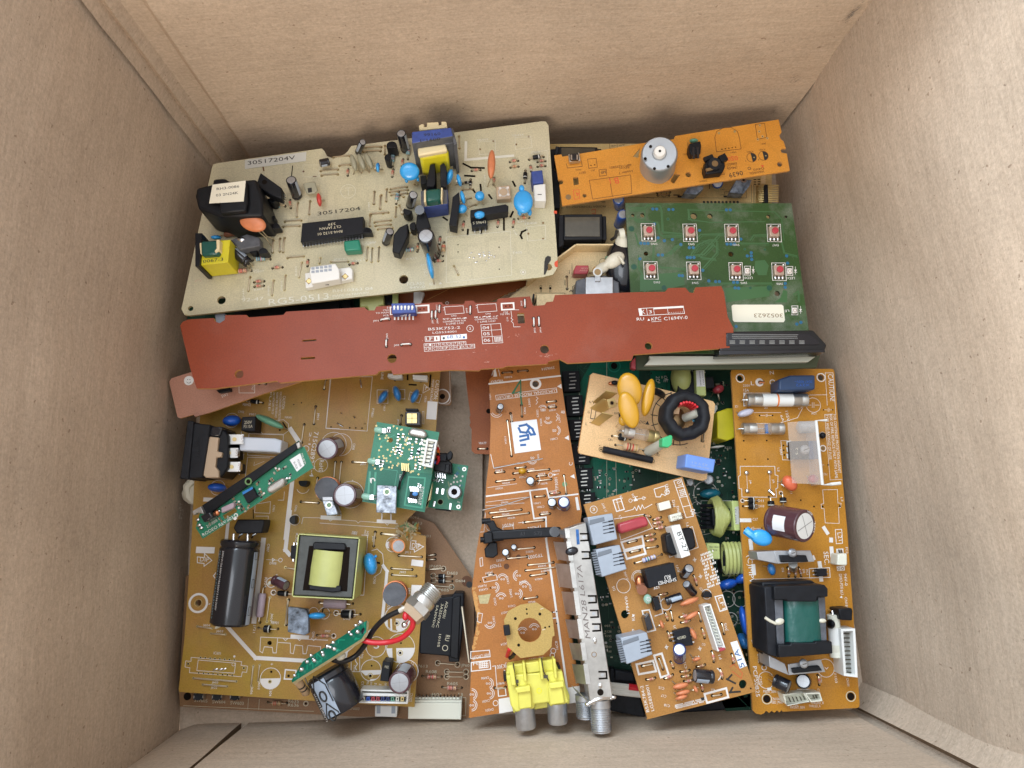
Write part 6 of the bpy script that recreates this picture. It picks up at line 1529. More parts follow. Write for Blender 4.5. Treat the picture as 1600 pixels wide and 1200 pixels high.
for pts in ([(690, 600), (970, 588), (970, 650), (700, 690)], [(1055, 612), (1080, 620), (1080, 690), (1000, 690), (1040, 660)], [(160, 520), (430, 500), (440, 580), (320, 610), (160, 620)], [(880, 430), (940, 425), (965, 460), (950, 520), (900, 520), (875, 480)]): b.FI(pts, G, .012)
for x, y in [(240, 107), (264, 107), (340, 110), (366, 110), (700, 112), (724, 112), (165, 320), (188, 322), (210, 322), (312, 305), (362, 298), (415, 328), (273, 287), (274, 394), (300, 394), (455, 410), (475, 410), (497, 410), (468, 348), (492, 348), (704, 326), (728, 326), (750, 326), (790, 295), (830, 400), (855, 380), (855, 400), (858, 422), (1076, 400), (590, 556), (632, 560), (655, 560), (745, 565), (768, 565), (754, 600), (776, 602), (1067, 572), (1067, 596), (405, 522), (425, 524), (1140, 826), (1165, 815), (760, 840), (552, 490), (160, 418), (1082, 445), (532, 240), (250, 200)]:
    b.DI(x, y, 9, 'disc_teal', .045); b.CI(x, y, 9, 2, 'sleeve_mid')
for x, y, r in ((107, 230, 20), (122, 468, 20), (310, 598, 18), (335, 170, 10), (968, 600, 20), (850, 600, 10), (940, 360, 8), (815, 358, 8)): b.CI(x, y, r, 3, G); b.DI(x, y, r*.9, 'trace_dark', .03)
SW = [(214, 252, 'SW0', 268, 318), (475, 255, 'SW2', 500, 320), (736, 256, 'SW1', 780, 324), (1000, 256, 'SW7', 1026, 326), (230, 490, 'SW3', 285, 558), (498, 492, 'SW4', 524, 562), (762, 496, 'SW5', 828, 562), (1030, 498, 'SW6', 1052, 568)]
for i, (x, y, st, tx, ty) in enumerate(SW):
    b.L([(x - 48, y - 54), (x + 36, y - 54), (x + 44, y + 56), (x - 42, y + 54)], 4, closed=True)
    b.FI([(x - 42, y - 48), (x + 30, y - 48), (x + 38, y + 50), (x - 36, y + 49)], 'edge_dark', .03)
    b.T(st, tx, ty, tx - 40, ty, 15)
    o = b.blk([(x - 34, y - 42), (x + 30, y - 42), (x + 34, y + 20), (x - 26, y + 20)], 3.0, .3, 'switch_body', name='push_switch', bevel=.3)
    q = b.P(x + 4, y - 14, 3.0); MB().lathe(q, q + Vector((0, 0, 1)), [(0, 1.6, 'button_red'), (.7, 1.55, 'button_red'), (.9, 1.3, 'button_red')], 20, None, 'button_red').build('button', o)
    m = MB()
    for k in range(3): m.ell(b.P(x - 26 + k*23, y + 38, 1), (.75, 0, 0), (0, 1.2, 0), (0, 0, .8), 'solder', 10, 6)
    for k in (-1, 1): m.ell(b.P(x + 2 + k*24, y - 42, 1), (.7, 0, 0), (0, .7, 0), (0, 0, .6), 'solder', 8, 5)
    m.build('contacts', o)
for x, y, st in ((832, 492, 'LED0'), (1096, 494, 'LED1'), (1128, 740, 'LED')):
    b.RC(x - 20, y - 28, x + 18, y + 28, 4); o = b.blk([(x - 15, y - 18), (x + 13, y - 18), (x + 15, y + 16), (x - 13, y + 16)], 2, .1, 'led_white', name='indicator_light', bevel=.2)
    m = MB(); q = b.P(x, y, 2); m.ring(q, .6, .9, 2.05, 'switch_body', 14); m.build('lens_rim', o)
    if st != 'LED': b.T(st, x + 30, y + 38, x - 20, y + 38, 16)
    else: b.T('LE', x - 38, y - 4, x - 66, y - 2, 15)
    b.FI([(x + 26, y - 8), (x + 44, y - 8), (x + 35, y + 8)]); b.L([(x + 26, y + 8), (x + 44, y + 8)], 3); b.L([(x + 35, y - 26), (x + 35, y + 20)], 3)
q = [(732, 712), (742, 704), (1045, 704), (1056, 712), (1066, 800), (1058, 814), (750, 812), (740, 802)]
b.lab(q, .1, 'label_cream', [('3052623', 1052, 760, 872, 760, 26)], name='part_number_label', tm='brass_dark')
b.L([(700, 745), (730, 745)], 6, G)
# dark display glass along the bottom edge
o = b.blk([(700, 870), (1245, 862), (1330, 955), (1312, 1005), (660, 1020), (650, 900)], 9, 0, 'lcd_grey', name='display_glass', bevel=.8)
b.blk([(700, 880), (1210, 884), (1278, 930), (1280, 955), (700, 962)], 9.4, 8.8, 'black_gloss', name='display_window', parent=o)
m = MB()
for k in range(12):
    x = 720 + k*62
    if x > 1160: break
    for r_ in range(3): m.plate([b.p2(x + dx, y, 9.5) for dx, y in ((0, 928 + r_*8), (34, 928 + r_*8), (35, 933 + r_*8), (1, 933 + r_*8))][::-1], 9.46, 'lcd_cell')
for k in range(62):
    x = 735 + k*6.6
    for r_ in range(2): m.plate([b.p2(x + dx + r_*3, y, 9.5) for dx, y in ((0, 898 + r_*12), (3.4, 898 + r_*12), (4.4, 906 + r_*12), (1, 906 + r_*12))][::-1], 9.46, 'lcd_cell')
m.plate([b.p2(x, y, 9.5) for x, y in ((735, 888), (1150, 890), (1150, 893), (735, 891))][::-1], 9.46, 'lcd_cell')
m.build('display_cells', o, smooth=False)
b.blk([(655, 990), (1316, 985), (1318, 1002), (655, 1018)], 10, 0, 'black_gloss', name='display_frame', parent=o, bevel=.3)
b.finish()
t = thing('backlight_strip', 'long white light strip on a dark green carrier below the keypad display', 'light strip')
b = Sub(t, 46); b.Z = Z4
b.blk([(130, 1018), (1290, 1010), (1265, 1098), (1080, 1105), (135, 1112)], 0, -2, 'edge_dark', name='carrier', bevel=.3)
b.blk([(218, 1024), (1262, 1026), (1212, 1062), (190, 1082), (222, 1048)], 3.4, .1, 'diffuser', name='diffuser', bevel=.3)
b.blk([(105, 1060), (132, 1030), (134, 1110), (105, 1100)], 1, -3, 'film_red', name='end_wire'); b.finish()
# ============================================================ signal board with tuner and yellow sockets
b = Board('signal_board', 'tall torn brown board in the middle with silver tuner and yellow twin socket', 'circuit board', 32)
b.Z = A5
b.substrate([A5, (210, -50), (210, 20), (218, 70), (190, 100), (200, 400), (192, 600), (184, 680), (170, 800), (160, 1000), (125, 1130), A6, (88, 100), (72, 230), (60, 330), (75, 400), (95, 480), (70, 600), (60, 690), (45, 1030), (210, 1005), (660, 940), (655, 860), (600, 500), A5, (810, 980), (790, 850), (740, 540), (700, 300), (665, 60), (655, -60)], 'brown', 'edge_orange', holes=[(500, 128, 22)])
b.CI(501, 128, 31, 16)
b.L([(190, 128), (665, 74)], 11); b.T('VIDEO', 285, 96, 200, 108, 22); b.T('SW6314', 625, 10, 540, 22, 18); b.T('R3001', 342, 74, 290, 78, 14); b.L([(280, 52), (345, 48)], 3); b.L([(380, 42), (448, 38)], 3)
b.FI([(222, 35), (232, 25), (244, 78), (218, 80)]); b.L([(208, 70), (218, 40), (250, 20), (262, 76)], 3)
b.jmp((280, 54, 342, 50), (384, 44, 446, 40))
b.T('LUM.SIGNAL PROCESS CIRCUIT', 640, 162, 240, 212, 20); b.L([(232, 205), (640, 155), (645, 185), (238, 236)], 3, closed=True)
b.L([(345, 190), (400, 105), (405, 265)], 9, 'ink_green'); b.L([(400, 110), (375, 150), (352, 192), (400, 178)], 7, 'ink_green'); b.L([(395, 190), (410, 265)], 9, 'ink_green')
b.FI([(645, 145), (672, 128), (676, 160)]); b.FI([(694, 490), (722, 472), (726, 506)]); b.FI([(732, 748), (758, 732), (764, 762)])
b.T('B', 694, 326, 697, 308, 24); b.T('C', 746, 676, 749, 655, 24)
b.FI([(335, 385), (508, 365), (537, 570), (362, 594)], 'label', .1)
for pts, w in (([(395, 410), (440, 400), (460, 420), (440, 455), (400, 450), (388, 425)], 12), ([(455, 410), (480, 430), (495, 465), (470, 468), (455, 450)], 12), ([(398, 480), (450, 470), (452, 495), (400, 508)], 12), ([(405, 538), (430, 536)], 12)): b.LN(pts, w*.62, 'ink_blue', .12)
b.jmp((312, 375, 340, 610), (333, 325, 340, 382), (406, 270, 410, 345), (578, 250, 636, 244), (590, 285, 636, 282), (352, 728, 395, 722), (448, 714, 590, 700), (510, 747, 572, 740), (516, 777, 605, 767), (238, 782, 358, 768), (690, 742, 706, 865), (498, 884, 560, 878), (533, 1003, 596, 996), (195, 992, 405, 970), (215, 1022, 455, 992), (430, 1054, 555, 1040), (368, 692, 432, 684), (232, 722, 290, 716))
for a_ in ([(170, 920), (455, 884)], [(165, 945), (425, 925)], [(180, 822), (375, 796)]): b.L(a_, 2.5)
for pts in ([(200, 600), (220, 690), (545, 628)], [(172, 880), (575, 828), (590, 890), (782, 866)], [(462, 842), (490, 1030), (570, 1020), (575, 1220)]): b.L(pts, 10 if len(pts) > 3 or pts[0][0] > 400 else 4)
m = MB().tube([b.P(145, 972, 2), b.P(300, 935, 4), b.P(460, 884, .5)], .3, 'solder'); m.tube([b.P(220, 692, .5), b.P(390, 660, 3), b.P(548, 628, 3)], .3, 'solder'); m.build('loose_wire', b.root)
for st, x0, y0, x1, y1, h in [('C3030', 435, 330, 435, 285, 13), ('L3002', 468, 280, 462, 225, 13), ('C3022', 522, 350, 518, 300, 13), ('W3047', 632, 262, 582, 270, 12), ('W3005', 636, 295, 590, 302, 12), ('C3026', 545, 408, 540, 360, 13), ('L3001', 668, 385, 662, 340, 12), ('C3001', 648, 486, 600, 494, 13), ('W3001', 350, 378, 346, 332, 12), ('W3012', 308, 530, 302, 478, 12), ('C3025', 528, 640, 522, 598, 12), ('C3007', 420, 650, 372, 656, 12), ('D3004', 660, 702, 612, 708, 12), ('R3005', 562, 722, 518, 728, 12), ('W3010', 492, 690, 445, 697, 12), ('C3023', 440, 742, 392, 748, 12), ('W3004', 328, 782, 278, 788, 12), ('W3003', 282, 818, 232, 824, 12), ('W3001', 580, 786, 535, 792, 12), ('TP3001', 655, 840, 645, 755, 19), ('R3002', 640, 838, 592, 844, 12), ('L7001', 532, 918, 488, 922, 12), ('C7001', 558, 942, 510, 948, 12), ('W7012', 584, 978, 536, 985, 13), ('W7003', 318, 912, 268, 918, 12), ('W7009', 306, 960, 256, 966, 12), ('W7005', 324, 990, 274, 996, 12), ('W7004', 362, 1016, 312, 1022, 12), ('P4101', 352, 1056, 280, 1068, 20), ('TP4002', 540, 1072, 446, 1088, 20), ('TG31', 205, 235, 200, 195, 11), ('JL903', 280, 698, 232, 704, 12)]: b.T(st, x0, y0, x1, y1, h)
for x, y, r, a0, a1 in ((548, 300, 30, 30, 150), (552, 300, 22, 30, 150), (585, 365, 30, 200, 330), (585, 365, 22, 200, 330), (630, 440, 36, -60, 60), (630, 440, 28, -60, 60), (478, 632, 32, 200, 340), (478, 632, 24, 200, 340), (240, 310, 42, 200, 330), (490, 770, 40, -50, 50), (680, 930, 42, 190, 340), (240, 310, 30, 200, 330)): b.CI(x, y, r, 3, a0=a0, a1=a1)
for x, y in ((555, 300), (580, 355), (625, 438), (478, 622), (545, 300)): b.CI(x - 6, y, 5, 2); b.CI(x + 8, y, 5, 2); b.L([(x - 10, y + 10), (x + 12, y + 8)], 2)
for x, y in ((505, 245), (640, 355)): b.L([(x, y - 30), (x + 12, y - 20), (x, y - 8), (x + 10, y + 4), (x - 2, y + 20)], 3)
b.CI(600, 738, 14, 3); b.L([(614, 736), (655, 730)], 2.5); b.FI([(620, 728), (640, 735), (622, 744)])
b.cap(255, 305, 266, 278, 23, 9, 'black_gloss', stripe=1.2); b.cap(478, 785, 464, 776, 29, 9, 'black_gloss'); b.cap(616, 940, 610, 920, 31, 9, 'black_gloss'); b.cap(695, 945, 690, 918, 39, 9, 'sleeve_blue')
m = MB(); m.ell(b.P(411, 712, 3.5), (1.9, 0, 0), (0, 1.5, 0), (0, 0, 1.8), 'disc_yellow', 16, 10); m.build('tantalum_capacitor', b.root)
b.res(598, 862, 662, 856, 'pink'); b.CI(198, 1080, 30, 2)
b.FI([(765, 888), (782, 885), (798, 972), (778, 974)]); b.DI(695, 800, 17, 'foil_green'); b.L([(386, 1058), (415, 1055)], 3); b.FI([(412, 1048), (424, 1056), (414, 1064)])
b.L([(280, 1088), (350, 1078), (355, 1110), (285, 1118)], 3, closed=True); b.L([(130, 1120), (155, 1118), (165, 990)], 2.5)
# long black lever part
o = b.blk([(200, 1112), (640, 1085), (670, 1085), (675, 1145), (640, 1152), (210, 1175)], 12, 4, 'black', name='infrared_guide', bevel=.7)
b.blk([(135, 1042), (222, 1040), (242, 1085), (290, 1110), (290, 1175), (150, 1200), (150, 1130), (200, 1110), (180, 1072), (160, 1065)], 10, 2, 'black', name='bracket', parent=o, bevel=.5)
b.blk([(152, 1125), (210, 1118), (215, 1190), (158, 1200)], 14, 8, 'black', name='bracket', parent=o, bevel=.5)
m = MB()
for x, y in ((140, 1048), (130, 1172)): m.cyl(b.P(x, y, 9), b.P(x + 60, y - 4, 9), 1.3, 'black')
m.cyl(b.P(628, 1118, 12), b.P(628, 1118, 12.7), 2.4, 'black_gloss'); m.build('pivot', o)
m = MB(); m.text('S7J', b.P(490, 1140, 12.06), b.P(540, 1136, 12.06) - b.P(490, 1140, 12.06), Vector((0, 1.6, 0)), 'black_gloss'); m.text('63', b.P(400, 1144, 12.06), b.P(430, 1142, 12.06) - b.P(400, 1144, 12.06), Vector((0, 1.6, 0)), 'black_gloss'); m.build('moulded_mark', o)
b.Z = A6
b.blk([(130, 100), (160, 60), (200, 62), (205, 130), (180, 148), (135, 145)], 9, 2, 'black', name='bracket', bevel=.5)
b.cap(258, 128, 246, 116, 20, 9, 'black_gloss'); b.cap(300, 96, 292, 86, 16, 7, 'black_gloss')
b.jmp((300, 100, 405, 90), (258, 150, 365, 140), (358, 216, 532, 196), (372, 186, 510, 172), (385, 245, 470, 232), (188, 864, 246, 860), (150, 242, 176, 238), (350, 372, 420, 362))
b.DI(252, 194, 15, 'ink_brown'); b.DI(318, 142, 13, 'ink_brown')
for st, x0, y0, x1, y1, h in [('TP3002', 450, 122, 368, 136, 18), ('TP4207', 222, 176, 158, 188, 18), ('C3032', 240, 150, 195, 158, 12), ('W3012', 400, 104, 358, 110, 11), ('W4204', 470, 182, 425, 188, 11), ('W4019', 488, 208, 442, 216, 11), ('W4216', 450, 254, 408, 262, 11), ('J4201', 175, 222, 135, 228, 11), ('CA909', 268, 290, 262, 248, 12), ('L4902', 285, 362, 278, 318, 12), ('CA919', 360, 268, 322, 275, 11), ('CA209', 392, 330, 386, 290, 12), ('FL4901', 140, 292, 95, 300, 11), ('CA903', 148, 312, 100, 320, 11), ('CA210', 198, 408, 192, 366, 12), ('W4205', 410, 382, 372, 388, 12), ('CA216', 300, 404, 260, 410, 11), ('CA217', 262, 440, 222, 446, 11), ('CA901', 192, 512, 186, 470, 12), ('CA214', 262, 610, 220, 620, 12), ('CA906', 155, 800, 112, 806, 12), ('JK3001', 252, 730, 190, 740, 20), ('IN', 262, 760, 238, 764, 20), ('W4817', 240, 830, 198, 836, 12), ('CA201', 158, 926, 118, 934, 12), ('D4201', 178, 975, 136, 982, 12), ('0051 VIDEO/AUDIO', 455, 692, 316, 714, 11), ('16C8', 538, 650, 532, 605, 13), ('HIFI CIRCUIT', 152, 672, 62, 690, 18), ('H', 68, 740, 92, 738, 18)]: b.T(st, x0, y0, x1, y1, h)
b.L([(55, 664), (158, 656), (162, 692), (55, 702)], 4, closed=True); b.L([(58, 724), (160, 712), (165, 760), (58, 772)], 5, closed=True); b.FI([(98, 722), (150, 717), (153, 752), (100, 758)])
for i in range(5):
    for j in range(3): b.DI(106 + i*10, 728 + j*10 - i, 3, 'brown', .056)
for x, y, a0, a1 in ((230, 265, 20, 160), (318, 245, 100, 250), (182, 310, -70, 70), (350, 305, 20, 160), (222, 370, 20, 160), (160, 505, 200, 340), (310, 345, -60, 60), (150, 840, -70, 70), (155, 895, -80, 70), (60, 900, -70, 90), (60, 960, -90, 70), (340, 560, 30, 150), (405, 540, 20, 160)):
    b.CI(x, y, 28, 3, a0=a0, a1=a1); b.CI(x, y, 20, 3, a0=a0, a1=a1); b.CI(x - 6, y, 4, 2); b.CI(x + 8, y, 4, 2)
b.L([(470, 42), (500, 250), (585, 860)], 11); b.L([(120, 255), (195, 240), (202, 268), (128, 282)], 3, closed=True); b.L([(105, 150), (118, 145), (122, 190), (108, 194)], 3, closed=True); b.L([(95, 450), (120, 455), (112, 505), (92, 498)], 3, closed=True); b.L([(175, 745), (190, 742), (200, 870)], 3)
b.FI([(208, 925), (330, 905), (330, 985), (212, 1005)]); b.FI([(560, 868), (655, 852), (658, 940), (600, 950)]); b.L([(205, 870), (245, 865), (250, 905), (208, 910)], 5, closed=True)

for p in ((108, 278), (135, 266), (163, 313), (528, 443), (528, 508), (505, 446)): b.hl(*p, 4)
b.LN([(505, 448), (528, 444)], 2, 'solder'); b.LN([(510, 480), (528, 478)], 2, 'solder'); b.DI(192, 945, 12, 'brown', .057); b.CI(192, 948, 13, 3); b.CI(510, 660, 13, 3); b.CI(505, 685, 12, 3)
m = MB(); rd = random.Random(12)   # frayed torn left edge
for i in range(60):
    y = rd.choice([rd.uniform(320, 470), rd.uniform(350, 440), rd.uniform(380, 660)]); x = 62 + (28*(y - 330)/150 if y < 480 else 30 - 34*(y - 480)/200) + rd.uniform(-2, 6)
    q = b.P(x, y, .05); m.add([q, q + Vector((rd.uniform(.4, 1.6), rd.uniform(-.8, .8), .05)), q + Vector((rd.uniform(.5, 2), rd.uniform(.5, 1.6), .02)), q + Vector((0, rd.uniform(.5, 2), 0))], [(0, 1, 2, 3)], 'edge_orange')
q = [b.P(*p, .1) for p in ((95, 355), (165, 345), (150, 400), (105, 400))]; m.add(q, [(0, 1, 2, 3)], 'edge_pale'); m.build('frayed_edge', b.root, smooth=False)
# tuner can
b.Z = A6
top = [(572, -40), (700, -50), (838, 925), (720, 945)]
o = b.blk([(578, -10), (690, -50), (838, 918), (712, 942)], 20, 3, 'tin', name='tuner', bevel=.35)
m = MB()   # side shield tabs, bent and torn
def quad(ps, mt, th=.35):
    v = [b.P(x, y, h) for x, y, h in ps]; n_ = (v[1]-v[0]).cross(v[2]-v[0]).normalized()*th; m.prism(v, [p - n_ for p in v], mt)
for (y0, y1, x0) in ((-20, 45, 505), (50, 170, 510), (170, 320, 520), (325, 470, 555), (478, 600, 575), (608, 720, 595), (725, 850, 612)):
    xt = 578 + (y0 + 10)*.138; xb = 578 + (y1 + 10)*.138
    quad([(x0 + 6, y0 + 8, 8), (xt + 4, y0 + 12, 19), (xb - 2, y1 - 4, 19), (x0 + 30, y1 - 14, 8)], 'zinc')
    quad([(x0 + 4, y0 + 6, 3), (x0 + 8, y0 + 8, 8), (x0 + 32, y1 - 14, 8), (x0 + 26, y1 - 10, 3)], 'steel')
    quad([(xt - 4, y0 + 6, 20), (xt + 22, y0 + 4, 20.3), (xb + 20, y1 - 8, 20.3), (xb - 6, y1 - 8, 20)], 'tin', .3)
quad([(612, 850, 8), (712, 945, 19), (720, 948, 19), (640, 885, 3)], 'zinc'); m.build('side_shield', o)
m = MB(); mk = MB()
for (x, y) in ((683, 32), (692, 132), (727, 375), (738, 455), (750, 530), (785, 793)):
    for (a_, c_) in (((x - 22, y - 18), (x + 18, y - 18)), ((x + 18, y - 18), (x + 20, y + 18)), ((x + 20, y + 18), (x - 20, y + 20))):
        mk.line([b.p2(*a_, 20), b.p2(*c_, 20)], .75, 20.12, 'hole')
    m.disc(b.P(x - 4, y, 20), .8, 20.1, 'zinc')
mk.disc(b.P(770, 888, 20), 1.4, 20.12, 'hole'); mk.ring(b.P(735, 680, 20), .9, 1.2, 20.12, 'brass_dark'); mk.disc(b.P(735, 680, 20), .9, 20.11, 'zinc')
mk.text('MAN28 L617A', b.P(716, 592, 20.12), b.P(665, 185, 20.12) - b.P(716, 592, 20.12), Vector((-2.3, .3, 0)), 'ink_soft'); mk.build('stamped_marks', o, smooth=False)
mi = MB(); mi.add([b.P(634, -10, 20.2), b.P(650, -10, 20.2), b.P(656, 72, 20.2), b.P(640, 74, 20.2)], [(0, 1, 2, 3)], 'ink_blue'); mi.build('blue_mark', o)
m.ell(b.P(612, 110, 20), (3.0, 0.4, 0), (0, 2.0, 0), (0, 0, 1.6), 'black_gloss', 16, 10); m.ell(b.P(770, 852, 20.3), (.9, 0, 0), (0, 1.3, 0), (0, 0, .4), 'solder', 8, 5); m.ell(b.P(740, 605, 20.3), (.8, 0, 0), (0, 1.4, 0), (0, 0, .5), 'solder', 8, 5); m.build('solder_spots', o)
m = MB(); q1, q2 = b.P(700, 955, 19), b.P(842, 915, 19); m.tube([q1, q1.lerp(q2, .3) + Vector((0, 1, .8)), q1.lerp(q2, .6) + Vector((0, .8, .6)), q2], .9, 'solder'); [m.ell(q1.lerp(q2, t), (1.3, 0, 0), (0, 1.0, 0), (0, 0, 1.1), 'solder', 10, 6) for t in (.0, .22, .9, 1)]; m.build('solder_seam', o)
def threaded(b, a_, c_, r, parent, name='coaxial_socket', n=9, mt='zinc', smooth0=.25):
    L_ = (c_ - a_).length; pr = [(0, r*1.02, mt), (L_*smooth0, r*1.02, mt)]; st = (L_*(1 - smooth0) - .5)/n
    for k in range(n): t = L_*smooth0 + k*st; pr += [(t, r*.90, mt), (t + st*.5, r, mt), (t + st*.9, r*.90, mt)]
    pr += [(L_, r*.9, mt), (L_, r*.6, mt), (L_ - .8, r*.55, 'hole')]
    return MB().lathe(a_, c_, pr, 28, mt, 'hole').build(name, parent)
threaded(b, b.P(766, 925, 15), b.P(776, 1105, 15), 4.6, o, n=10)
threaded(b, b.P(685, 900, 8), b.P(690, 1030, 8), 4.4, o, n=8)
# yellow twin socket
Y = 'rca_yellow'
o = b.blk([(258, 740), (515, 705), (600, 905), (602, 950), (575, 960), (410, 985), (290, 1005), (248, 800)], 9, 1, Y, name='twin_socket', bevel=.6)
b.blk([(250, 795), (560, 770), (572, 830), (585, 905), (598, 945), (560, 960), (490, 968), (488, 945), (408, 955), (405, 980), (300, 1000), (275, 960)], 13, 6, Y, name='body', parent=o, bevel=.7)
b.blk([(262, 742), (290, 738), (305, 850), (280, 855)], 16, 8, Y, name='rib', parent=o, bevel=.4)
for x in (340, 432, 508): b.blk([(x, 735 - (x - 262)*.12), (x + 14, 733 - (x - 262)*.12), (x + 26, 835 - (x-262)*.1), (x + 8, 838 - (x-262)*.1)], 16, 8, Y, name='rib', parent=o, bevel=.4)
b.blk([(355, 728), (430, 718), (440, 775), (365, 785)], 13, 8, Y, name='pocket', parent=o, bevel=.4)
b.blk([(315, 870), (385, 860), (395, 975), (320, 985)], 15.5, 12, Y, name='shroud', parent=o, bevel=.6); b.blk([(480, 850), (555, 840), (575, 950), (492, 962)], 15.5, 12, Y, name='shroud', parent=o, bevel=.6)
b.blk([(300, 865), (382, 852), (386, 885), (310, 895)], 17, 12, Y, name='step', parent=o, bevel=.4); b.blk([(485, 840), (565, 828), (570, 860), (490, 872)], 17, 12, Y, name='step', parent=o, bevel=.4)
m = MB(); q = b.P(432, 880, 13); m.ring(q, .8, 1.2, 13.1, 'tape_yellow'); m.build('moulded_mark', o)
for (x0, y0, x1, y1, h) in ((350, 960, 362, 1090, 9), (530, 945, 536, 1062, 9)):
    a_, c_ = b.P(x0, y0, h), b.P(x1, y1, h); L_ = (c_ - a_).length
    MB().lathe(a_, c_, [(0, 4.5, 'zinc'), (L_ - 1.2, 4.5, 'zinc'), (L_ - .2, 4.1, 'zinc'), (L_, 3.6, 'zinc'), (L_ - .3, 3.2, 'zinc'), (L_ - 3, 3.0, 'hole')], 32, 'zinc', 'hole').build('socket_barrel', o)
m = MB(); m.tube([b.P(290, 730, 17), b.P(298, 800, 14), b.P(306, 830, 14), b.P(316, 862, 14)], .3, 'pin_dark'); m.tube([b.P(445, 700, 17), b.P(455, 770, 15), b.P(470, 800, 15), b.P(485, 825, 14)], .3, 'pin_dark'); m.obox(b.P(306, 828, 14.5), (1, 0, 0), (0, .7, 0), (0, 0, .2), 'pin_dark'); m.obox(b.P(468, 802, 15.3), (1, 0, 0), (0, .7, 0), (0, 0, .2), 'pin_dark'); m.build('contact_wire', o)
b.blk([(535, 742), (548, 740), (552, 772), (540, 775)], 9, 0, 'black', name='clip'); b.blk([(234, 792), (250, 790), (252, 830), (238, 830)], 9, 0, 'black', name='clip')
b.finish()
# octagonal gold board
b = Board('octagonal_board', 'small gold octagonal board with a round hole, lying just above the yellow socket', 'circuit board', 44)
b.Z = A6
c_ = (380, 545)
b.substrate([A6, (262, 440), (330, 405), (418, 393), (503, 450), (518, 575), (505, 582), (500, 640), (455, 682), (330, 700), (258, 638), (238, 490)], 'gold', 'edge_orange', thick=1.2, holes=[(380, 545, 63)])
for x, y in ((363, 430), (365, 455), (465, 531), (488, 526)): b.hl(x, y, 5)
for x, y in ((301, 482), (436, 457), (319, 628)): b.hl(x, y, 8)
b.L([(440, 430), (455, 425)], 2); b.L([(450, 545), (465, 540)], 2)
b.blk([(234, 522), (268, 518), (275, 572), (240, 578)], 3.2, 0, 'black', name='sensor_chip', bevel=.3)
MB().tube([b.P(255, 690, -5), b.P(262, 668, -2), b.P(268, 650, 0)], .9, 'wire_red').build('red_wire', b.root); MB().tube([b.P(270, 700, -5), b.P(285, 690, -3), b.P(295, 675, -1)], .9, 'wire_black').build('black_wire', b.root)
b.finish()

# ============================================================ pale wood-coloured mains filter board
b = Board('coil_board', 'pale wood-coloured board with black ring coil and three yellow discs', 'circuit board', [(905, 700, 44), (1110, 740, 36), (1110, 630, 36)])
b.Z = A7
b.substrate([A7, (185, 90), (210, 73), (1280, 325), (1300, 352), (1225, 1020), (1190, 1036), (85, 790), (78, 760)], 'wood', 'edge_orange', thick=1.6, holes=[(1240, 366, 7)])
b.silk = 'ink'
for r in (0,): 
    b.CI(965, 480, 240, 8, a0=100, a1=290)
    for a in (105, 125, 145, 172, 195, 260, 275): 
        ca, sa = math.cos(math.radians(a)), -math.sin(math.radians(a)); b.L([(965 + 185*ca, 480 + 185*sa), (965 + 240*ca, 480 + 240*sa)], 8)
b.T('N', 174, 345, 192, 346, 24); b.T('G', 160, 432, 178, 434, 22); b.T('L', 142, 538, 158, 540, 24); b.T('RV0', 400, 440, 440, 442, 18); b.T('OVO', 620, 522, 675, 530, 28); b.FI([(675, 532), (712, 536), (696, 500)]); b.T('CR1', 340, 674, 385, 682, 18); b.T('CR2', 755, 806, 802, 818, 18); b.T('F1', 620, 585, 645, 588, 12); b.T('L', 1196, 735, 1208, 738, 24)
b.L([(215, 380), (240, 385), (222, 485), (185, 478), (200, 380)], 6, closed=True); b.L([(180, 515), (215, 520)], 6); b.L([(205, 325), (215, 345)], 6); b.FI([(775, 792), (798, 795), (785, 780)])
b.L([(1185, 595), (1210, 600), (1198, 690), (1172, 685)], 6, closed=True); b.L([(1210, 390), (1235, 395), (1220, 490), (1200, 486)], 6, closed=True); b.jmp((1195, 605, 1186, 680), r=.5, h=1.2)
for x, y in ((268, 722), (1040, 740)): b.DI(x, y, 5, 'ink_brown')
for p, q, h in (((205, 335), (325, 232), 9), ((215, 405), (335, 320), 8), ((185, 520), (290, 428), 9)):
    w = 110
    m = MB(); a_, c_ = b.P(*p, .2), b.P(p[0] + 78, p[1] + 28, .2); a2, c2 = b.P(*q, h), b.P(q[0] + 100, q[1] + 26, h)
    if h == 8:
        nn = Vector((-.6, .3, 0)).normalized()*2.2; m.prism([a2, c2, c2 + nn, a2 + nn], [a_, c_, c_ + nn, a_ + nn], 'brass')
    else:
        nn = Vector((.4, .8, .2)).normalized()*.4; m.prism([a2, c2, c_, a_], [a2 + nn, c2 + nn, c_ + nn, a_ + nn], 'brass')
    o = m.build('blade_terminal', b.root, .1)
m = MB(); q = b.P(370, 345, 9); m.obox(q, (1.9, .4, 0), (-.5, 2.0, 0), (0, 0, 1.5), 'brass'); m.ring(q, .75, 1.1, q.z + 1.55, 'brass_dark'); m.disc(q, .75, q.z + 1.53, 'hole'); m.build('screw_terminal', b.root)
b.DI(372, 168, 14, 'ink_brown'); m = MB(); m.ell(b.P(380, 165, 1), (2.0, 0, 0), (0, 1.0, 0), (0, 0, .9), 'copper', 12, 6); m.ell(b.P(405, 160, 2), (1.8, 0, 0), (0, 1.2, 0), (0, 0, 1), 'black', 12, 6); m.build('pin', b.root)
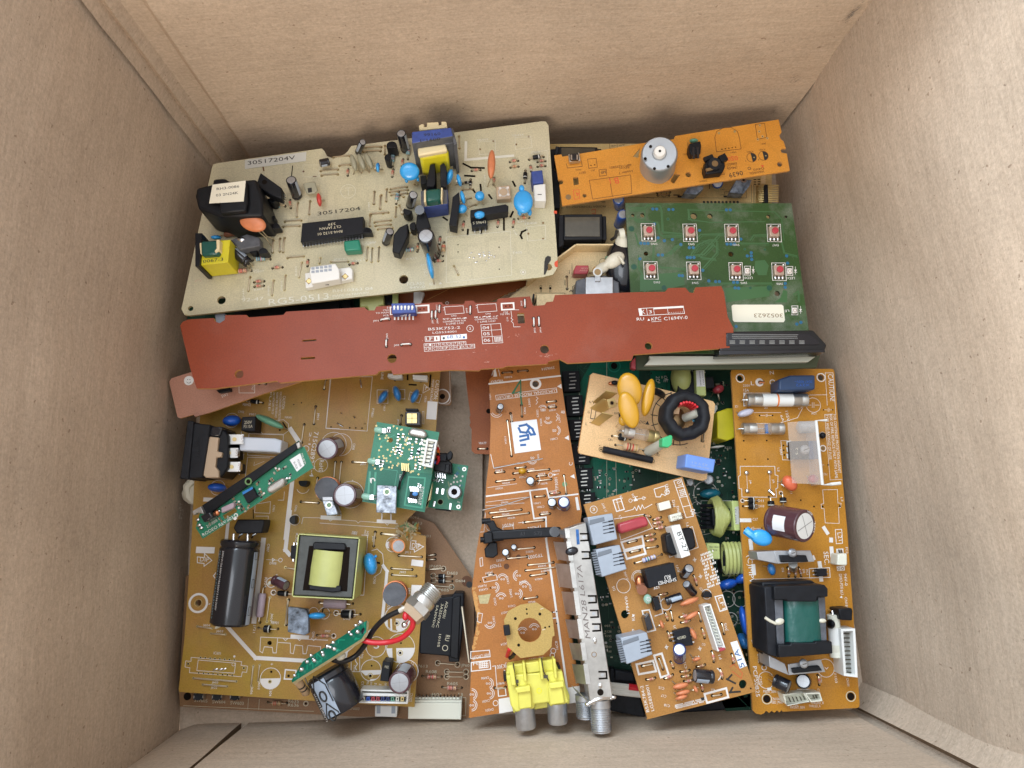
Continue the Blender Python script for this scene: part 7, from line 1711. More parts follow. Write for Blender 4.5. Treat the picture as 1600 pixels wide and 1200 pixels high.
# yellow discs (varistors)
b.ellc(500, 72, 572, 372, 108, 1.8, 15, 'disc_yellow', name='yellow_disc'); 
b.ellc(735, 125, 665, 460, 54, 3.0, 13, 'disc_yellow', name='yellow_disc'); b.ellc(480, 240, 575, 565, 86, 1.8, 20, 'disc_yellow', name='yellow_disc')
MB().ell(b.P(475, 500, 12), (2.0, .4, 0), (-.4, 2.4, 0), (0, 0, 1.6), 'disc_yellow').build('disc_shoulder', b.root)
m = MB().tube([b.P(760, 235, 6), b.P(800, 250, 5), b.P(828, 270, .5)], 1.7, 'black'); m.build('sleeved_lead', b.root); m = MB().tube([b.P(450, 440, 4), b.P(452, 490, .5)], .7, 'black'); m.build('sleeved_lead', b.root)
# ring coil
c0 = b.P(1012, 462, 9); nrm = (b.P(1060, 415, 26) - b.P(985, 490, 2)).normalized(); nrm = (nrm*1.0 + Vector((0.05, -0.1, .6))).normalized()
u, w, _ = frame(nrm); m = MB(); N1, N2 = 64, 28; vs = []
for i in range(N1):
    a = 2*math.pi*i/N1; wob = 1 + .025*math.sin(5*a) + .02*math.sin(11*a + 1)
    rd_ = u*math.cos(a) + w*math.sin(a)
    for j in range(N2):
        t = 2*math.pi*j/N2; sx_ = math.copysign(abs(math.cos(t))**.8, math.cos(t))*4.9; sz_ = math.copysign(abs(math.sin(t))**.8, math.sin(t))*6.6
        vs.append(c0 + nrm*2 + rd_*(8.7*wob + sx_*.62) + nrm*sz_)
m.add(vs, [(i*N2 + j, ((i+1) % N1)*N2 + j, ((i+1) % N1)*N2 + (j+1) % N2, i*N2 + (j+1) % N2) for i in range(N1) for j in range(N2)], 'black_soft')
coil = m.build('ring_coil', b.root)
m = MB()
top_dir = Vector((0.15, 1, 0)); top_dir = (top_dir - nrm*top_dir.dot(nrm)).normalized(); tw = nrm.cross(top_dir)
for k in range(7):
    a = math.radians(-42 + k*13); e = top_dir*math.cos(a) - tw*math.sin(a)*1; 
    e = top_dir*math.cos(a) + tw*math.sin(a)
    m.tube([c0 + nrm*(2 - 6 + 12*s_/6) + e*(6.1 - .9*math.sin(math.pi*s_/6)) for s_ in range(7)], .62, 'wire_red', 6)
m.build('winding', coil)
m = MB(); m.tube([b.P(1030, 475, 6), b.P(1150, 425, 14)], 2.1, 'nylon_clear', 12); m.ell(b.P(975, 480, 3), (3.6, 0, 0), (0, 5, 0), (0, 0, 1), 'brass_dark', 14, 6); m.obox(b.P(950, 395, 10), (1.5, 0, 0), (.5, 2.4, 0), (0, 0, 1), 'res_tan'); m.tube([b.P(1095, 500, 9), b.P(1140, 480, 10), b.P(1120, 530, 6)], .8, 'disc_teal'); m.build('inner_fixing', coil)
q = b.P(1085, 262, 22); 
# glass fuse and small parts
def fuse(b, x0, y0, x1, y1, r, h, capm0='steel', capm1='brass', mid='glass', dark=None, name='fuse', cf=.30):
    a_, c_ = b.P(x0, y0, h), b.P(x1, y1, h); d_ = (c_-a_).normalized(); L_ = (c_-a_).length; t0 = L_*cf; t1 = L_*(1-cf)
    o = MB().lathe(a_, a_ + d_*t0, [(0, r*.85, capm0), (.3, r, capm0), (t0*.4, r, capm0), (t0*.45, r*.96, capm0), (t0*.5, r, capm0), (t0, r, capm0)], 24, capm0, capm0).build(name, b.root)
    MB().lathe(a_ + d_*t1, c_, [(0, r, capm1), (t0*.5, r, capm1), (t0*.55, r*.96, capm1), (t0*.6, r, capm1), (t0 - .3, r, capm1), (t0, r*.85, capm1)], 24, capm1, capm1).build('end_cap', o)
    if mid == 'glass':
        MB().lathe(a_ + d_*t0, a_ + d_*t1, [(0, r*.93, 'clear_plastic'), (t1 - t0, r*.93, 'clear_plastic')], 24).build('glass_tube', o); MB().tube([a_ + d_*t0, a_ + d_*t1], .25, 'solder').build('filament', o)
    else:
        MB().lathe(a_ + d_*t0, a_ + d_*t1, [(0, r*.97, mid), (t1 - t0, r*.97, mid)], 24).build('tube', o)
        if dark: tt = (t0 + t1)/2; MB().lathe(a_ + d_*(tt - .4), a_ + d_*(tt + .4), [(0, r*.985, dark), (.8, r*.985, dark)], 24).build('orange_band', o)
    MB().tube([Vector((a_.x, a_.y, 0)) - d_*1.6, Vector((a_.x, a_.y, a_.z)) - d_*1.4, a_], .4, 'solder').build('lead', o)
    return o
fuse(b, 470, 590, 790, 648, 3.0, 4, cf=.31)
b.res(380, 636, 540, 664, 'black', r=1.7, frac=.42); b.res(410, 716, 658, 762, 'tan', r=1.9, frac=.55)
m = MB().lathe(b.P(300, 755, 2), b.P(738, 852, 2), [(0, 1.6, 'black_soft'), ((b.P(738, 852, 2) - b.P(300, 755, 2)).length, 1.6, 'black_soft')], 12, 'black_soft', 'black_soft'); m.build('sleeved_link', b.root)
b.CI(280, 755, 18, 7, 'brass_dark'); b.CI(742, 860, 16, 7, 'brass_dark'); b.hl(280, 755, 8)
c1_, c2_ = b.P(705, 775, 0), b.P(850, 690, 14); m = MB().lathe(c1_, c2_, [(0, 2.6, 'nylon_clear'), ((c2_-c1_).length, 2.1, 'nylon_clear')], 18, 'nylon_clear', 'nylon_clear'); o = m.build('indicator_lamp', b.root)
b.blk([(830, 655), (905, 625), (922, 640), (915, 715), (880, 740), (828, 730)], 18, 13, 'nylon_green', name='green_cap', parent=o, bevel=.4); b.CI(710, 765, 38, 8, 'brass_dark')
o = b.blk([(1045, 795), (1305, 845), (1285, 965), (1030, 915)], 12, 0, 'blue_box', name='film_capacitor', bevel=.5)
b.stamp([('.0022uF 400V~X2Y2', 1248, 920, 1080, 888, 16), ('X2 Y 0.1', 1235, 888, 1095, 862, 18)], 12, 'grey_print', parent=o)
b.finish()

# ============================================================ telephone jack board
b = Board('jack_board', 'brown board with three grey telephone sockets and BT-27 transformer', 'circuit board', [(930, 800, 42), (1160, 1060, 42), (1060, 760, 40)])
b.Z = A8
b.substrate([A8, (38, 148), (500, 18), (512, 14), C8, (1512, 568), (710, 773), A8, (345, 1180)], 'tan', 'edge_orange', thick=1.5, holes=[(236, 677, 19), (804, 1014, 20)])
def jack(pts, hooks, pins_):
    o = b.blk(pts, 12, 0, 'jack_grey', name='telephone_socket', bevel=.4)
    a_, c_, d_, e_ = [b.P(x, y, 12) for x, y in pts]
    m = MB()
    for i in range(4):
        p_ = b.P(pins_[0] + i*1.5, pins_[1] + i*17, 12.05); m.obox(p_, (2.4, .45, 0), (0, .16, 0), (0, 0, .1), 'black_gloss'); m.obox(p_ + Vector((1.5, .3, 0)), (1.1, .15, 0), (0, .36, 0), (0, 0, .12), 'black_gloss')
    m.build('contacts', o)
    m = MB(); dd = (e_ - a_); al = dd.normalized(); outv = (a_ - c_).normalized()
    if hooks:
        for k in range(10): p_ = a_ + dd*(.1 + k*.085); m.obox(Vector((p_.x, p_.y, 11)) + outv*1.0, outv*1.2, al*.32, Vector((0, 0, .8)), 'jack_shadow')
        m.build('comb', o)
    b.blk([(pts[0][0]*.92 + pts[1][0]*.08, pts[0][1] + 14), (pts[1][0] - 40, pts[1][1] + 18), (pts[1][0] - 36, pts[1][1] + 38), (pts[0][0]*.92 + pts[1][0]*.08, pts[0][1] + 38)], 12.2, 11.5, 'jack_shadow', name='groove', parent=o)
    return o
jack([(55, 210), (175, 190), (200, 315), (85, 345)], 0, (152, 232)); jack([(95, 365), (210, 342), (245, 460), (125, 498)], 1, (202, 385)); jack([(215, 790), (340, 762), (370, 870), (245, 918)], 1, (332, 805))
b.CI(85, 173, 17, 2.5); b.T('3', 80, 180, 92, 178, 14)
b.L([(178, 128), (215, 118), (232, 172), (195, 182)], 5, closed=True); b.L([(195, 125), (210, 178)], 3); b.L([(192, 140), (220, 133)], 2)
b.CI(262, 130, 8, 2); b.L([(270, 128), (335, 115)], 2.5); b.FI([(285, 112), (298, 130), (278, 134)]); b.L([(278, 114), (295, 110)], 2.5); b.CI(325, 118, 7, 2)
b.L([(235, 183), (275, 172), (282, 160), (292, 178), (300, 154), (310, 174), (318, 150), (328, 168), (365, 148)], 3)
b.L([(375, 75), (430, 58), (438, 98), (428, 105), (412, 98), (405, 112), (385, 112)], 3.4, closed=True); b.CI(438, 88, 11, 3)
b.L([(470, 35), (505, 25), (565, 205), (530, 212)], 3, closed=True); b.L([(485, 68), (520, 60)], 3); b.L([(498, 115), (536, 108)], 3); b.L([(515, 160), (550, 152)], 3)
b.T('07', 482, 40, 496, 66, 24); b.T('06', 548, 176, 558, 202, 24)
for i in range(4):
    for j in range(4): b.FI([(496 + i*7 + j*2, 80 + j*8 - i*2), (501 + i*7 + j*2, 79 + j*8 - i*2), (502 + i*7 + j*2, 84 + j*8 - i*2), (497 + i*7 + j*2, 85 + j*8 - i*2)])
b.blk([(395, 143), (450, 128), (460, 165), (405, 180)], 4, .5, 'label_cream', name='optocoupler', bevel=.3); b.blk([(450, 200), (505, 185), (514, 218), (458, 232)], 4, .5, 'ivory', name='optocoupler', bevel=.3); b.stamp([('PC101', 505, 196, 462, 206, 10), ('M621', 505, 212, 465, 222, 9)], 4, 'ink_brown')
for x, y in ((388, 148), (398, 172), (455, 140), (462, 158), (447, 210), (454, 228), (512, 196), (518, 212)): b.CI(x, y, 5, 3, 'ink_brown')
for st, x0, y0, x1, y1, h in [('PH1', 450, 85, 442, 50, 12), ('PH2', 480, 158, 472, 125, 12), ('PH3', 500, 185, 494, 155, 12), ('J1 EXT', 148, 182, 132, 140, 10), ('D8', 225, 120, 217, 104, 10), ('D5', 283, 112, 275, 95, 10), ('L1', 222, 215, 214, 200, 10), ('T1', 545, 255, 540, 235, 12), ('C3', 612, 425, 605, 410, 10), ('RV1', 500, 470, 490, 440, 12), ('J2 LINE', 252, 510, 238, 470, 10), ('D5', 190, 560, 184, 540, 12), ('C7', 610, 560, 602, 545, 10), ('LF1', 682, 598, 704, 655, 18), ('JW5', 730, 755, 722, 718, 12), ('P1', 702, 890, 694, 870, 12), ('U1', 484, 752, 478, 730, 12), ('C13', 535, 935, 526, 905, 11), ('R24', 560, 895, 595, 885, 11), ('B53K784-2', 352, 1145, 322, 1018, 14), ('LG5858001', 376, 1140, 348, 1016, 14), ('C15', 425, 1028, 398, 1022, 11), ('C17', 435, 1066, 410, 1060, 11), ('C18', 452, 1112, 425, 1106, 11), ('J3', 290, 770, 275, 745, 10), ('L2', 665, 1035, 650, 1035, 11), ('1794V0', 258, 672, 246, 590, 13), ('R25', 768, 905, 760, 880, 10), ('C12', 622, 818, 605, 815, 10)]: b.T(st, x0, y0, x1, y1, h)
b.FI([(270, 675), (284, 680), (272, 690)]); b.T('RU', 285, 705, 280, 685, 14)
m = MB(); a_, c_ = b.P(205, 262, 4), b.P(345, 232, 4); d_ = (c_-a_); 
b.blk([(203, 240), (325, 203), (345, 215), (352, 250), (222, 288), (205, 280)], 8, 1, 'film_red', name='film_capacitor', bevel=2.0); b.L([(185, 218), (330, 195), (368, 262), (215, 320), (200, 250)], 3)
for a in [(330, 200, 358, 208, 'tan'), (372, 222, 408, 210, 'pink'), (380, 265, 428, 256, 'pink'), (332, 300, 378, 290, 'tan'), (338, 324, 382, 314, 'pink'), (400, 582, 438, 576, 'tan'), (428, 668, 440, 705, 'tan'), (498, 690, 545, 676, 'pink'), (505, 716, 548, 705, 'pink'), (440, 760, 452, 802, 'tan'), (604, 745, 618, 790, 'tan'), (652, 855, 662, 905, 'pink'), (455, 905, 468, 935, 'tan'), (748, 868, 756, 912, 'pink'), (425, 985, 465, 966, 'pink'), (580, 928, 620, 918, 'tan'), (502, 952, 545, 945, 'tan'), (508, 975, 550, 968, 'tan'), (520, 998, 560, 992, 'pink'), (692, 940, 702, 985, 'pink'), (338, 990, 380, 982, 'pink'), (600, 1010, 608, 1045, 'pink'), (565, 490, 580, 535, 'pink'), (282, 430, 412, 388, 'lilac'), (372, 240, 415, 232, 'pink')]: b.res(*a)
b.jmp((700, 722, 712, 770), (250, 332, 290, 322), (262, 378, 305, 368), (340, 358, 392, 350), (588, 668, 600, 708), (455, 662, 464, 705), (318, 925, 368, 915), (398, 890, 418, 940), (655, 1068, 698, 1062))
for q in ([(218, 330), (318, 302), (326, 345), (232, 368)], [(232, 375), (325, 350), (335, 385), (245, 410)], [(290, 918), (370, 900), (385, 950), (302, 965)], [(375, 875), (412, 865), (446, 968), (408, 980)], [(618, 1060), (722, 1032), (732, 1075), (630, 1102)]): b.L(q, 9, closed=True)
o = b.blk([(428, 295), (455, 282), (545, 258), (565, 268), (580, 350), (560, 365), (468, 395), (440, 380)], 9, 0, 'black', name='transformer', bevel=.8)
b.blk([(458, 255), (500, 243), (552, 392), (508, 408)], 14, 3, 'white', name='tape_band', parent=o, bevel=.3); b.stamp([('BT-27', 484, 285, 522, 382, 22)], 14, 'ink', parent=o)
b.L([(422, 300), (560, 255), (588, 355), (450, 402)], 2.5, closed=True)
b.chip([(330, 462), (470, 428), (490, 515), (352, 552)], 9, texts=[('SHINMEI', 480, 500, 395, 520, 16), ('RU', 452, 486, 424, 492, 18), ('12V', 398, 540, 372, 546, 12)], name='relay', tm='silk')
for (bx, by, tx, ty, r, h, h0, mt, st) in [(518, 490, 545, 455, 23, 9, 1, 'black_gloss', .5), (566, 575, 530, 530, 20, 8, 3, 'black_gloss', None), (432, 615, 508, 590, 20, 4.5, 3.5, 'black_gloss', .2), (497, 888, 498, 845, 30, 11, .4, 'sleeve_blue', 1.0), (658, 978, 570, 970, 31, 5, 4.5, 'black_gloss', -.9)]: b.cap(bx, by, tx, ty, r, h, mt, h0, stripe=st if st is not None else False)
b.CI(300, 500, 26, 2.5); b.CI(300, 500, 32, 2, a0=60, a1=200); b.CI(228, 540, 32, 2.5); b.CI(432, 628, 26, 4); b.CI(628, 580, 22, 3); b.CI(665, 965, 30, 5, a0=-60, a1=60)
b.to92(634, 588, 0, 4.5)
m = MB().cyl(b.P(310, 540, 2), b.P(318, 560, 6), 2.4, 'glass_amber'); m.build('neon_lamp', b.root); m = MB().ell(b.P(305, 520, 3), (2.2, 0, 0), (0, 3, 0), (0, 0, 2), 'copper', 14, 8); m.build('neon_lamp', b.root); m = MB().ell(b.P(344, 603, 4), (1.9, 0, 0), (0, 2.3, 0), (0, 0, 2), 'led_clear', 16, 10); m.ring(b.P(344, 603, 4), .6, 1.0, 6.05, 'solder'); m.build('indicator_lamp', b.root)
b.chip([(368, 600), (395, 592), (412, 650), (385, 662)], 6, 0, name='film_capacitor', m='black'); b.L([(362, 595), (400, 588), (418, 672), (380, 685)], 4)
b.chip([(328, 695), (352, 672), (372, 745), (345, 758)], 7, 0, name='film_capacitor', m='black_gloss'); b.L([(318, 660), (352, 655), (382, 752), (345, 762)], 6, closed=True)
b.chip([(468, 758), (545, 738), (565, 825), (490, 835)], 4, 4, [('4558D', 488, 800, 530, 790, 12)], pins=(1, 3))
for x0, y0, x1, y1, w in [(500, 632, 590, 598, 13), (524, 702, 588, 665, 12), (405, 705, 420, 745, 9), (552, 745, 578, 798, 12), (560, 898, 598, 888, 9), (465, 1030, 540, 1012, 13), (480, 1062, 548, 1045, 11), (478, 1085, 535, 1068, 10), (568, 1020, 582, 1050, 9)]: b.ellc(x0, y0, x1, y1, w, 2.2, 4.5, 'disc_orange')
for x, y in ((405, 245), (378, 245)): b.CI(x, y, 9, 3, 'res_pink')
o = b.conn([(610, 636), (648, 626), (720, 840), (682, 856)][::1], 7, 0, 'white', wall=.6, floor=1.5); 
m = MB()
for k in range(13): p_ = b.P(630 + k*5.6, 648 + k*15.6, 4); m.obox(p_, (.9, -.2, 0), (0, .22, 0), (0, 0, .3), 'ivory')
m.build('pins', o); b.blk([(686, 845), (716, 835), (720, 848), (692, 858)], 7.2, 3, 'film_red', name='red_end', parent=o)
b.L([(668, 592), (704, 584), (726, 652), (692, 662)], 5, closed=True)
b.lab([(742, 812), (775, 803), (822, 925), (788, 938)], .1, 'label', [('51A', 812, 928, 780, 842, 24)], name='code_label', tm='ink_blue')

rdn = random.Random(3)
for i in range(12):
    for j in range(9):
        if rdn.random() < .78: x, y = 598 + j*7 + i*3.0, 388 + i*14 - j*2.6; b.FI([(x, y), (x + 5, y - 1), (x + 7, y + 9), (x + 2, y + 10)])
for i in range(26):
    for j in range(3):
        if rdn.random() < .82: x, y = 475 + i*5.8, 1112 - i*1.4 + j*7.5; b.FI([(x, y), (x + 4.4, y - 1), (x + 5, y + 5), (x + .8, y + 6)])
b.FI([(598, 1078), (615, 1074), (618, 1088), (604, 1092)], 'ink', .07)
b.L([(725, 988), (765, 1008)], 8, 'ink'); b.L([(728, 990), (748, 968)], 8, 'ink'); b.L([(738, 1052), (788, 1048)], 8, 'ink'); b.L([(740, 1052), (752, 1030)], 8, 'ink'); b.L([(740, 930), (760, 915), (800, 960), (795, 985), (750, 950)], 2, 'ink_red')
for x, y in ((570, 415), (598, 495), (435, 835), (595, 842)): b.L([(x - 9, y), (x + 9, y - 3)], 2); b.L([(x - 2, y - 12), (x + 2, y + 10)], 2); b.CI(x, y, 5, 2)
b.L([(325, 400), (330, 392)], 1); b.hl(840, 1033, 4)
b.finish()

# ============================================================ right hand power board
b = Board('right_power_board', 'long amber power board standing along the right wall, marked MPW5811F, with green-wound transformer', 'circuit board', 32)
b.Z = B1
b.substrate([B1, (55, 50), (60, 36), (75, 28), (190, 28), (200, 20), (212, 28), (232, 19), (250, 28), (262, 22), (275, 28), (755, 28), (768, 34), (773, 52), (830, 800), B2, (776, 0), (853, 1080), (850, 1098), (838, 1105), (372, 1128), (365, 1118), (352, 1132), (335, 1120), (322, 1134), (300, 1124), (288, 1136), (268, 1122), (255, 1138), (236, 1146), (205, 1140), (185, 1120)], 'amber', 'edge_orange', thick=1.6, holes=[(118, 93, 22), (679, 88, 22)])
for x, y in ((118, 93), (679, 88)): b.CI(x, y, 29, 7)
b.T('N', 325, 68, 352, 66, 26); b.T('L', 192, 142, 216, 142, 28); b.DI(252, 122, 30); b.DI(256, 122, 15, 'brass_dark', .06); b.CI(342, 122, 18, 6, 'silk'); b.DI(342, 122, 9, 'brass_dark')
m = MB().tube([b.P(256, 128, 0), b.P(258, 118, 2), b.P(285, 122, 2)], .6, 'copper'); m.build('wire_stub', b.root)
b.T('250V', 138, 152, 186, 152, 16); b.T('15A', 142, 186, 178, 186, 20); b.T('Z1', 80, 296, 102, 296, 14); b.T('CAUTION!', 726, 66, 742, 252, 36)
b.L([(708, 56), (762, 56), (782, 345)], 3); b.L([(708, 56), (722, 282)], 3); b.L([(596, 210), (720, 208)], 3); b.L([(596, 212), (516, 368), (400, 402)], 3)
b.CI(625, 280, 52, 3); b.L([(575, 280), (610, 280)], 3); b.L([(638, 280), (668, 280)], 3); b.L([(618, 262), (618, 298)], 3); b.L([(630, 262), (630, 298)], 3); b.T('AC1', 612, 345, 645, 345, 14); b.L([(700, 312), (725, 313)], 2); b.L([(735, 313), (758, 313)], 2); b.L([(728, 300), (728, 326)], 2); b.L([(735, 300), (735, 326)], 2); b.hl(696, 313, 5); b.hl(760, 313, 5)
for i, st in enumerate(['FOR CONTINUED PROTECTION AGAINST', 'RISK OF FIRE, REPLACE ONLY WITH SAME', 'TYPE AND RATINGS OF FUSE.']): b.T(st, 764 - i*27, 345, 800 - i*27 - i*2 if i == 0 else (778 if i == 1 else 736), (752, 788, 662)[i], 19)
b.L([(704, 345), (760, 342)], 2.5); b.L([(704, 345), (742, 800), (825, 795)], 2.5)
o = b.blk([(468, 72), (640, 70), (640, 172), (478, 178), (388, 178), (388, 100)], 12, 0, 'navy_box', name='film_capacitor', bevel=.8); b.stamp([('.0047 400V~', 622, 108, 495, 108, 20), ('X2Y2', 600, 132, 505, 133, 18)], 12, 'sleeve_mid', parent=o)
b.L([(140, 196), (540, 196)], 3); b.FI([(140, 198), (180, 198), (180, 288), (140, 288)]); fuse(b, 158, 244, 582, 246, 3.3, 4.4, mid='white', dark='wire_orange', capm1='steel', cf=.25)

b.T('Z2', 285, 305, 308, 305, 12); b.T('F1', 540, 288, 520, 300, 12); b.ellc(100, 350, 210, 318, 25, 2.5, 5, 'disc_lilac'); b.L([(215, 332), (400, 332)], 3); b.L([(252, 352), (290, 352)], 2.5); b.L([(308, 352), (342, 352)], 2.5); b.L([(298, 344), (298, 362)], 2.5); b.L([(305, 342), (305, 360)], 2.5); b.hl(252, 353, 6); b.hl(342, 352, 6)
b.T('125V', 430, 322, 446, 392, 18); b.T('6A', 395, 352, 410, 395, 16)
b.FI([(133, 408), (158, 408), (155, 478), (133, 478)]); b.L([(133, 406), (420, 408), (420, 480), (133, 480)], 3, closed=True); fuse(b, 130, 444, 420, 444, 2.9, 3.8, capm1='steel', cf=.33); m = MB(); m.obox(b.P(300, 445, 5), (.6, 0, 0), (0, 2.2, 0), (0, 0, .8), 'ink_blue'); m.build('fuse_element', b.root)
for p in ((142, 528), (302, 526), (152, 656), (310, 655), (418, 560), (420, 593), (424, 626), (538, 940), (630, 984)): b.hl(*p, 6)
b.L([(400, 526), (470, 528)], 3); b.L([(400, 526), (412, 660), (475, 662)], 3)
for k in range(3): b.FI([(438, 530 + k*44), (470, 530 + k*44), (474, 562 + k*44), (442, 562 + k*44)])
b.T('TRA1', 388, 570, 396, 625, 18)
o = b.blk([(475, 530), (660, 528), (662, 652), (482, 652)], 6, .5, 'chip', name='power_transistor', bevel=.3); b.blk([(596, 528), (660, 527), (664, 654), (600, 655)], 7.5, 6, 'navy_box', name='tab', parent=o); b.stamp([('S-2', 520, 625, 518, 575, 16)], 6, 'silk_dim', parent=o)
q = b.P(565, 590, 6); m = MB(); m.lathe(q, q + Vector((0, 0, 2)), [(0, 2.3, 'alu'), (1.2, 2.2, 'alu'), (2, 1.4, 'alu')], 24, None, 'alu'); m.obox(q + Vector((0, 0, 2)), (1.3, .5, 0), (-.08, .2, 0), (0, 0, .05), 'pin_dark'); m.build('screw', o)
# clear shield over the triac
m = MB(); sh = [b.P(x, y, h) for x, y, h in ((448, 398, 14), (645, 388, 14), (690, 832, 14), (480, 822, 14))]; m.prism(sh, [p - Vector((0, 0, .5)) for p in sh], 'clear_plastic')
e1 = [b.P(645, 388, 14), b.P(690, 832, 14)]; m.prism([e1[0], e1[1], e1[1] + Vector((.5, 0, 0)), e1[0] + Vector((.5, 0, 0))], [Vector((p.x, p.y, 1)) for p in (e1[0], e1[1], e1[1] + Vector((.5, 0, 0)), e1[0] + Vector((.5, 0, 0)))], 'clear_plastic')
o = m.build('clear_shield', b.root, smooth=False); m = MB(); m.tube([b.P(718, 386, 14), b.P(645, 388, 14.2), b.P(690, 834, 14.2), b.P(742, 830, 14)], .7, 'white'); m.tube([b.P(742, 830, 13), b.P(815, 822, 13)], .8, 'white'); m.build('bent_edge', o)
m = MB(); m.lathe(b.P(515, 435, 4), b.P(640, 430, 4), [(0, 1.6, 'alu'), (1, 3.0, 'alu'), (8, 3.0, 'alu'), (9, 1.8, 'alu')], 20, 'alu', 'alu'); m.build('fuse_clip', b.root); b.ellc(590, 795, 660, 790, 30, 2, 4, 'film_red')
m = MB(); m.ell(b.P(690, 490, 2), (1.6, 0, 0), (0, 1.6, 0), (0, 0, 1.6), 'black', 14, 8); m.build('wire_end', b.root); b.CI(690, 488, 21, 4); b.CI(693, 580, 20, 7); b.DI(693, 580, 13, 'brass_dark'); b.T('C51', 690, 765, 720, 768, 14); b.L([(680, 696), (700, 696)], 2); b.hl(728, 695, 6)
b.L([(118, 705), (358, 705), (360, 765), (380, 770), (378, 855), (365, 860), (370, 920), (130, 918), (128, 862), (110, 858), (106, 775), (118, 768)], 3.4, closed=True); b.T('L2', 376, 715, 378, 742, 14); b.L([(163, 760), (168, 870)], 2.5); b.L([(323, 760), (327, 868)], 2.5); b.T('J6', 182, 800, 186, 828, 12); b.T('J5', 340, 795, 345, 822, 12)
m = MB(); [m.ell(b.P(x, y, .5), (1.2, 0, 0), (0, 1.1, 0), (0, 0, .8), 'solder', 12, 6) for x, y in ((163, 750), (322, 746), (168, 876), (325, 876))]; m.tube([b.P(325, 876, .5), b.P(355, 905, 2)], .4, 'solder'); m.build('solder_pins', b.root)
b.ellc(425, 775, 500, 870, 44, 3, 7, 'disc_salmon'); m = MB().tube([b.P(405, 800, .3), b.P(425, 815, 2), b.P(405, 830, 2), b.P(428, 845, 3)], .5, 'solder'); m.build('crimped_lead', b.root); b.T('C1', 462, 870, 468, 895, 12)
b.res(135, 944, 235, 944, 'black', r=1.6, frac=.42); b.res(138, 982, 235, 984, 'black', r=1.6, frac=.42); b.res(318, 918, 325, 1010, 'black', r=1.6, frac=.42); b.res(402, 895, 408, 985, 'black', r=1.6, frac=.42)
for x, y in ((133, 944), (228, 984), (322, 1014), (400, 890)): b.CI(x, y, 12, 4)
b.T('D11', 242, 952, 280, 952, 16); b.T('D10', 246, 990, 284, 990, 16)
b.L([(690, 868), (792, 866), (796, 960), (818, 962), (815, 990), (800, 992), (805, 1102), (708, 1098), (700, 1000), (682, 998), (680, 968), (698, 965)], 3, closed=True); b.T('L3', 815, 920, 820, 948, 14); b.hl(690, 984, 7); b.hl(810, 982, 7)
b.LN([(128, 1080), (182, 1080)], 13); b.T('C17', 204, 1082, 240, 1082, 17); b.L([(150, 1140), (200, 1138)], 2.5); b.L([(212, 1138), (265, 1136)], 2.5); b.L([(200, 1128), (200, 1150)], 3); b.L([(212, 1126), (212, 1150)], 3); b.hl(148, 1140, 5); b.hl(268, 1134, 5)
o = b.cap(350, 1080, 570, 1120, 113, 27, 'sleeve_maroon', h0=12, stripe=False, top='white', texts=['220uF', '350V'])
b.Z = B2
b.T('(C)MPW5811F', 150, 150, 180, 490, 30); b.T('S3', 176, 680, 182, 706, 16); b.T('PCPS0825', 184, 845, 205, 1035, 24); b.T('D102', 213, 768, 218, 822, 14); b.T('SEC.', 626, 128, 634, 210, 30); b.T('94V-0', 752, 265, 760, 340, 18); b.T('DMO-P3X', 722, 268, 732, 362, 18); b.T('RU', 728, 370, 736, 398, 18); b.FI([(740, 402), (728, 415), (746, 418)]); b.T('CN185', 758, 412, 764, 482, 15); b.T('PC2', 762, 100, 768, 140, 14); b.T('D5', 365, 230, 368, 255, 12); b.T('D6', 495, 238, 500, 262, 12); b.T('PC1', 515, 240, 520, 272, 13); b.T('F103', 692, 890, 700, 948, 14); b.T('C102', 222, 905, 228, 960, 16); b.T('CN101', 768, 918, 775, 968, 14); b.T('CN106', 300, 1056, 352, 1056, 15); b.T('PLED_PWR', 298, 1076, 372, 1078, 15); b.T('PED0_SEN', 250, 1008, 330, 1010, 14); b.T('FRONT_SEN', 420, 1108, 508, 1108, 14); b.T('PLED_HAL', 392, 1092, 470, 1092, 13); b.T('THRLED_K', 545, 1080, 630, 1080, 14); b.T('THRLED_A', 535, 1100, 608, 1100, 14); b.T('CN1', 585, 985, 592, 1018, 14); b.T('D184', 600, 905, 605, 945, 13); b.T('L21', 712, 10, 722, 60, 24)
b.L([(700, -10), (740, -12), (745, 75), (706, 78)], 4, closed=True)
for (x0, y0, x1, y1, r) in ((170, 60, 175, 105, 12), (182, 160, 182, 165, 13), (188, 218, 192, 262, 12), (194, 315, 194, 322, 12), (202, 372, 204, 420, 12), (204, 475, 204, 482, 12), (210, 535, 214, 578, 13), (238, 605, 248, 606, 12), (674, 52, 674, 58, 12), (676, 108, 680, 152, 12), (602, 200, 606, 225, 12), (608, 270, 612, 302, 12), (560, 165, 562, 170, 12), (630, -20, 650, 10, 11)): b.LN([(x0, y0), (x1, y1)], r)
b.L([(195, 300), (560, 290)], 2.5); b.L([(200, 300), (215, 610), (225, 745)], 2.5); b.L([(225, 745), (250, 748)], 2.5)
b.ellc(172, 20, 305, 60, 50, 2.4, 14, 'disc_blue'); MB().tube([b.P(140, -8, 13), b.P(165, 12, 14), b.P(195, 35, 14)], 2.0, 'disc_blue').build('capacitor_neck', b.root)
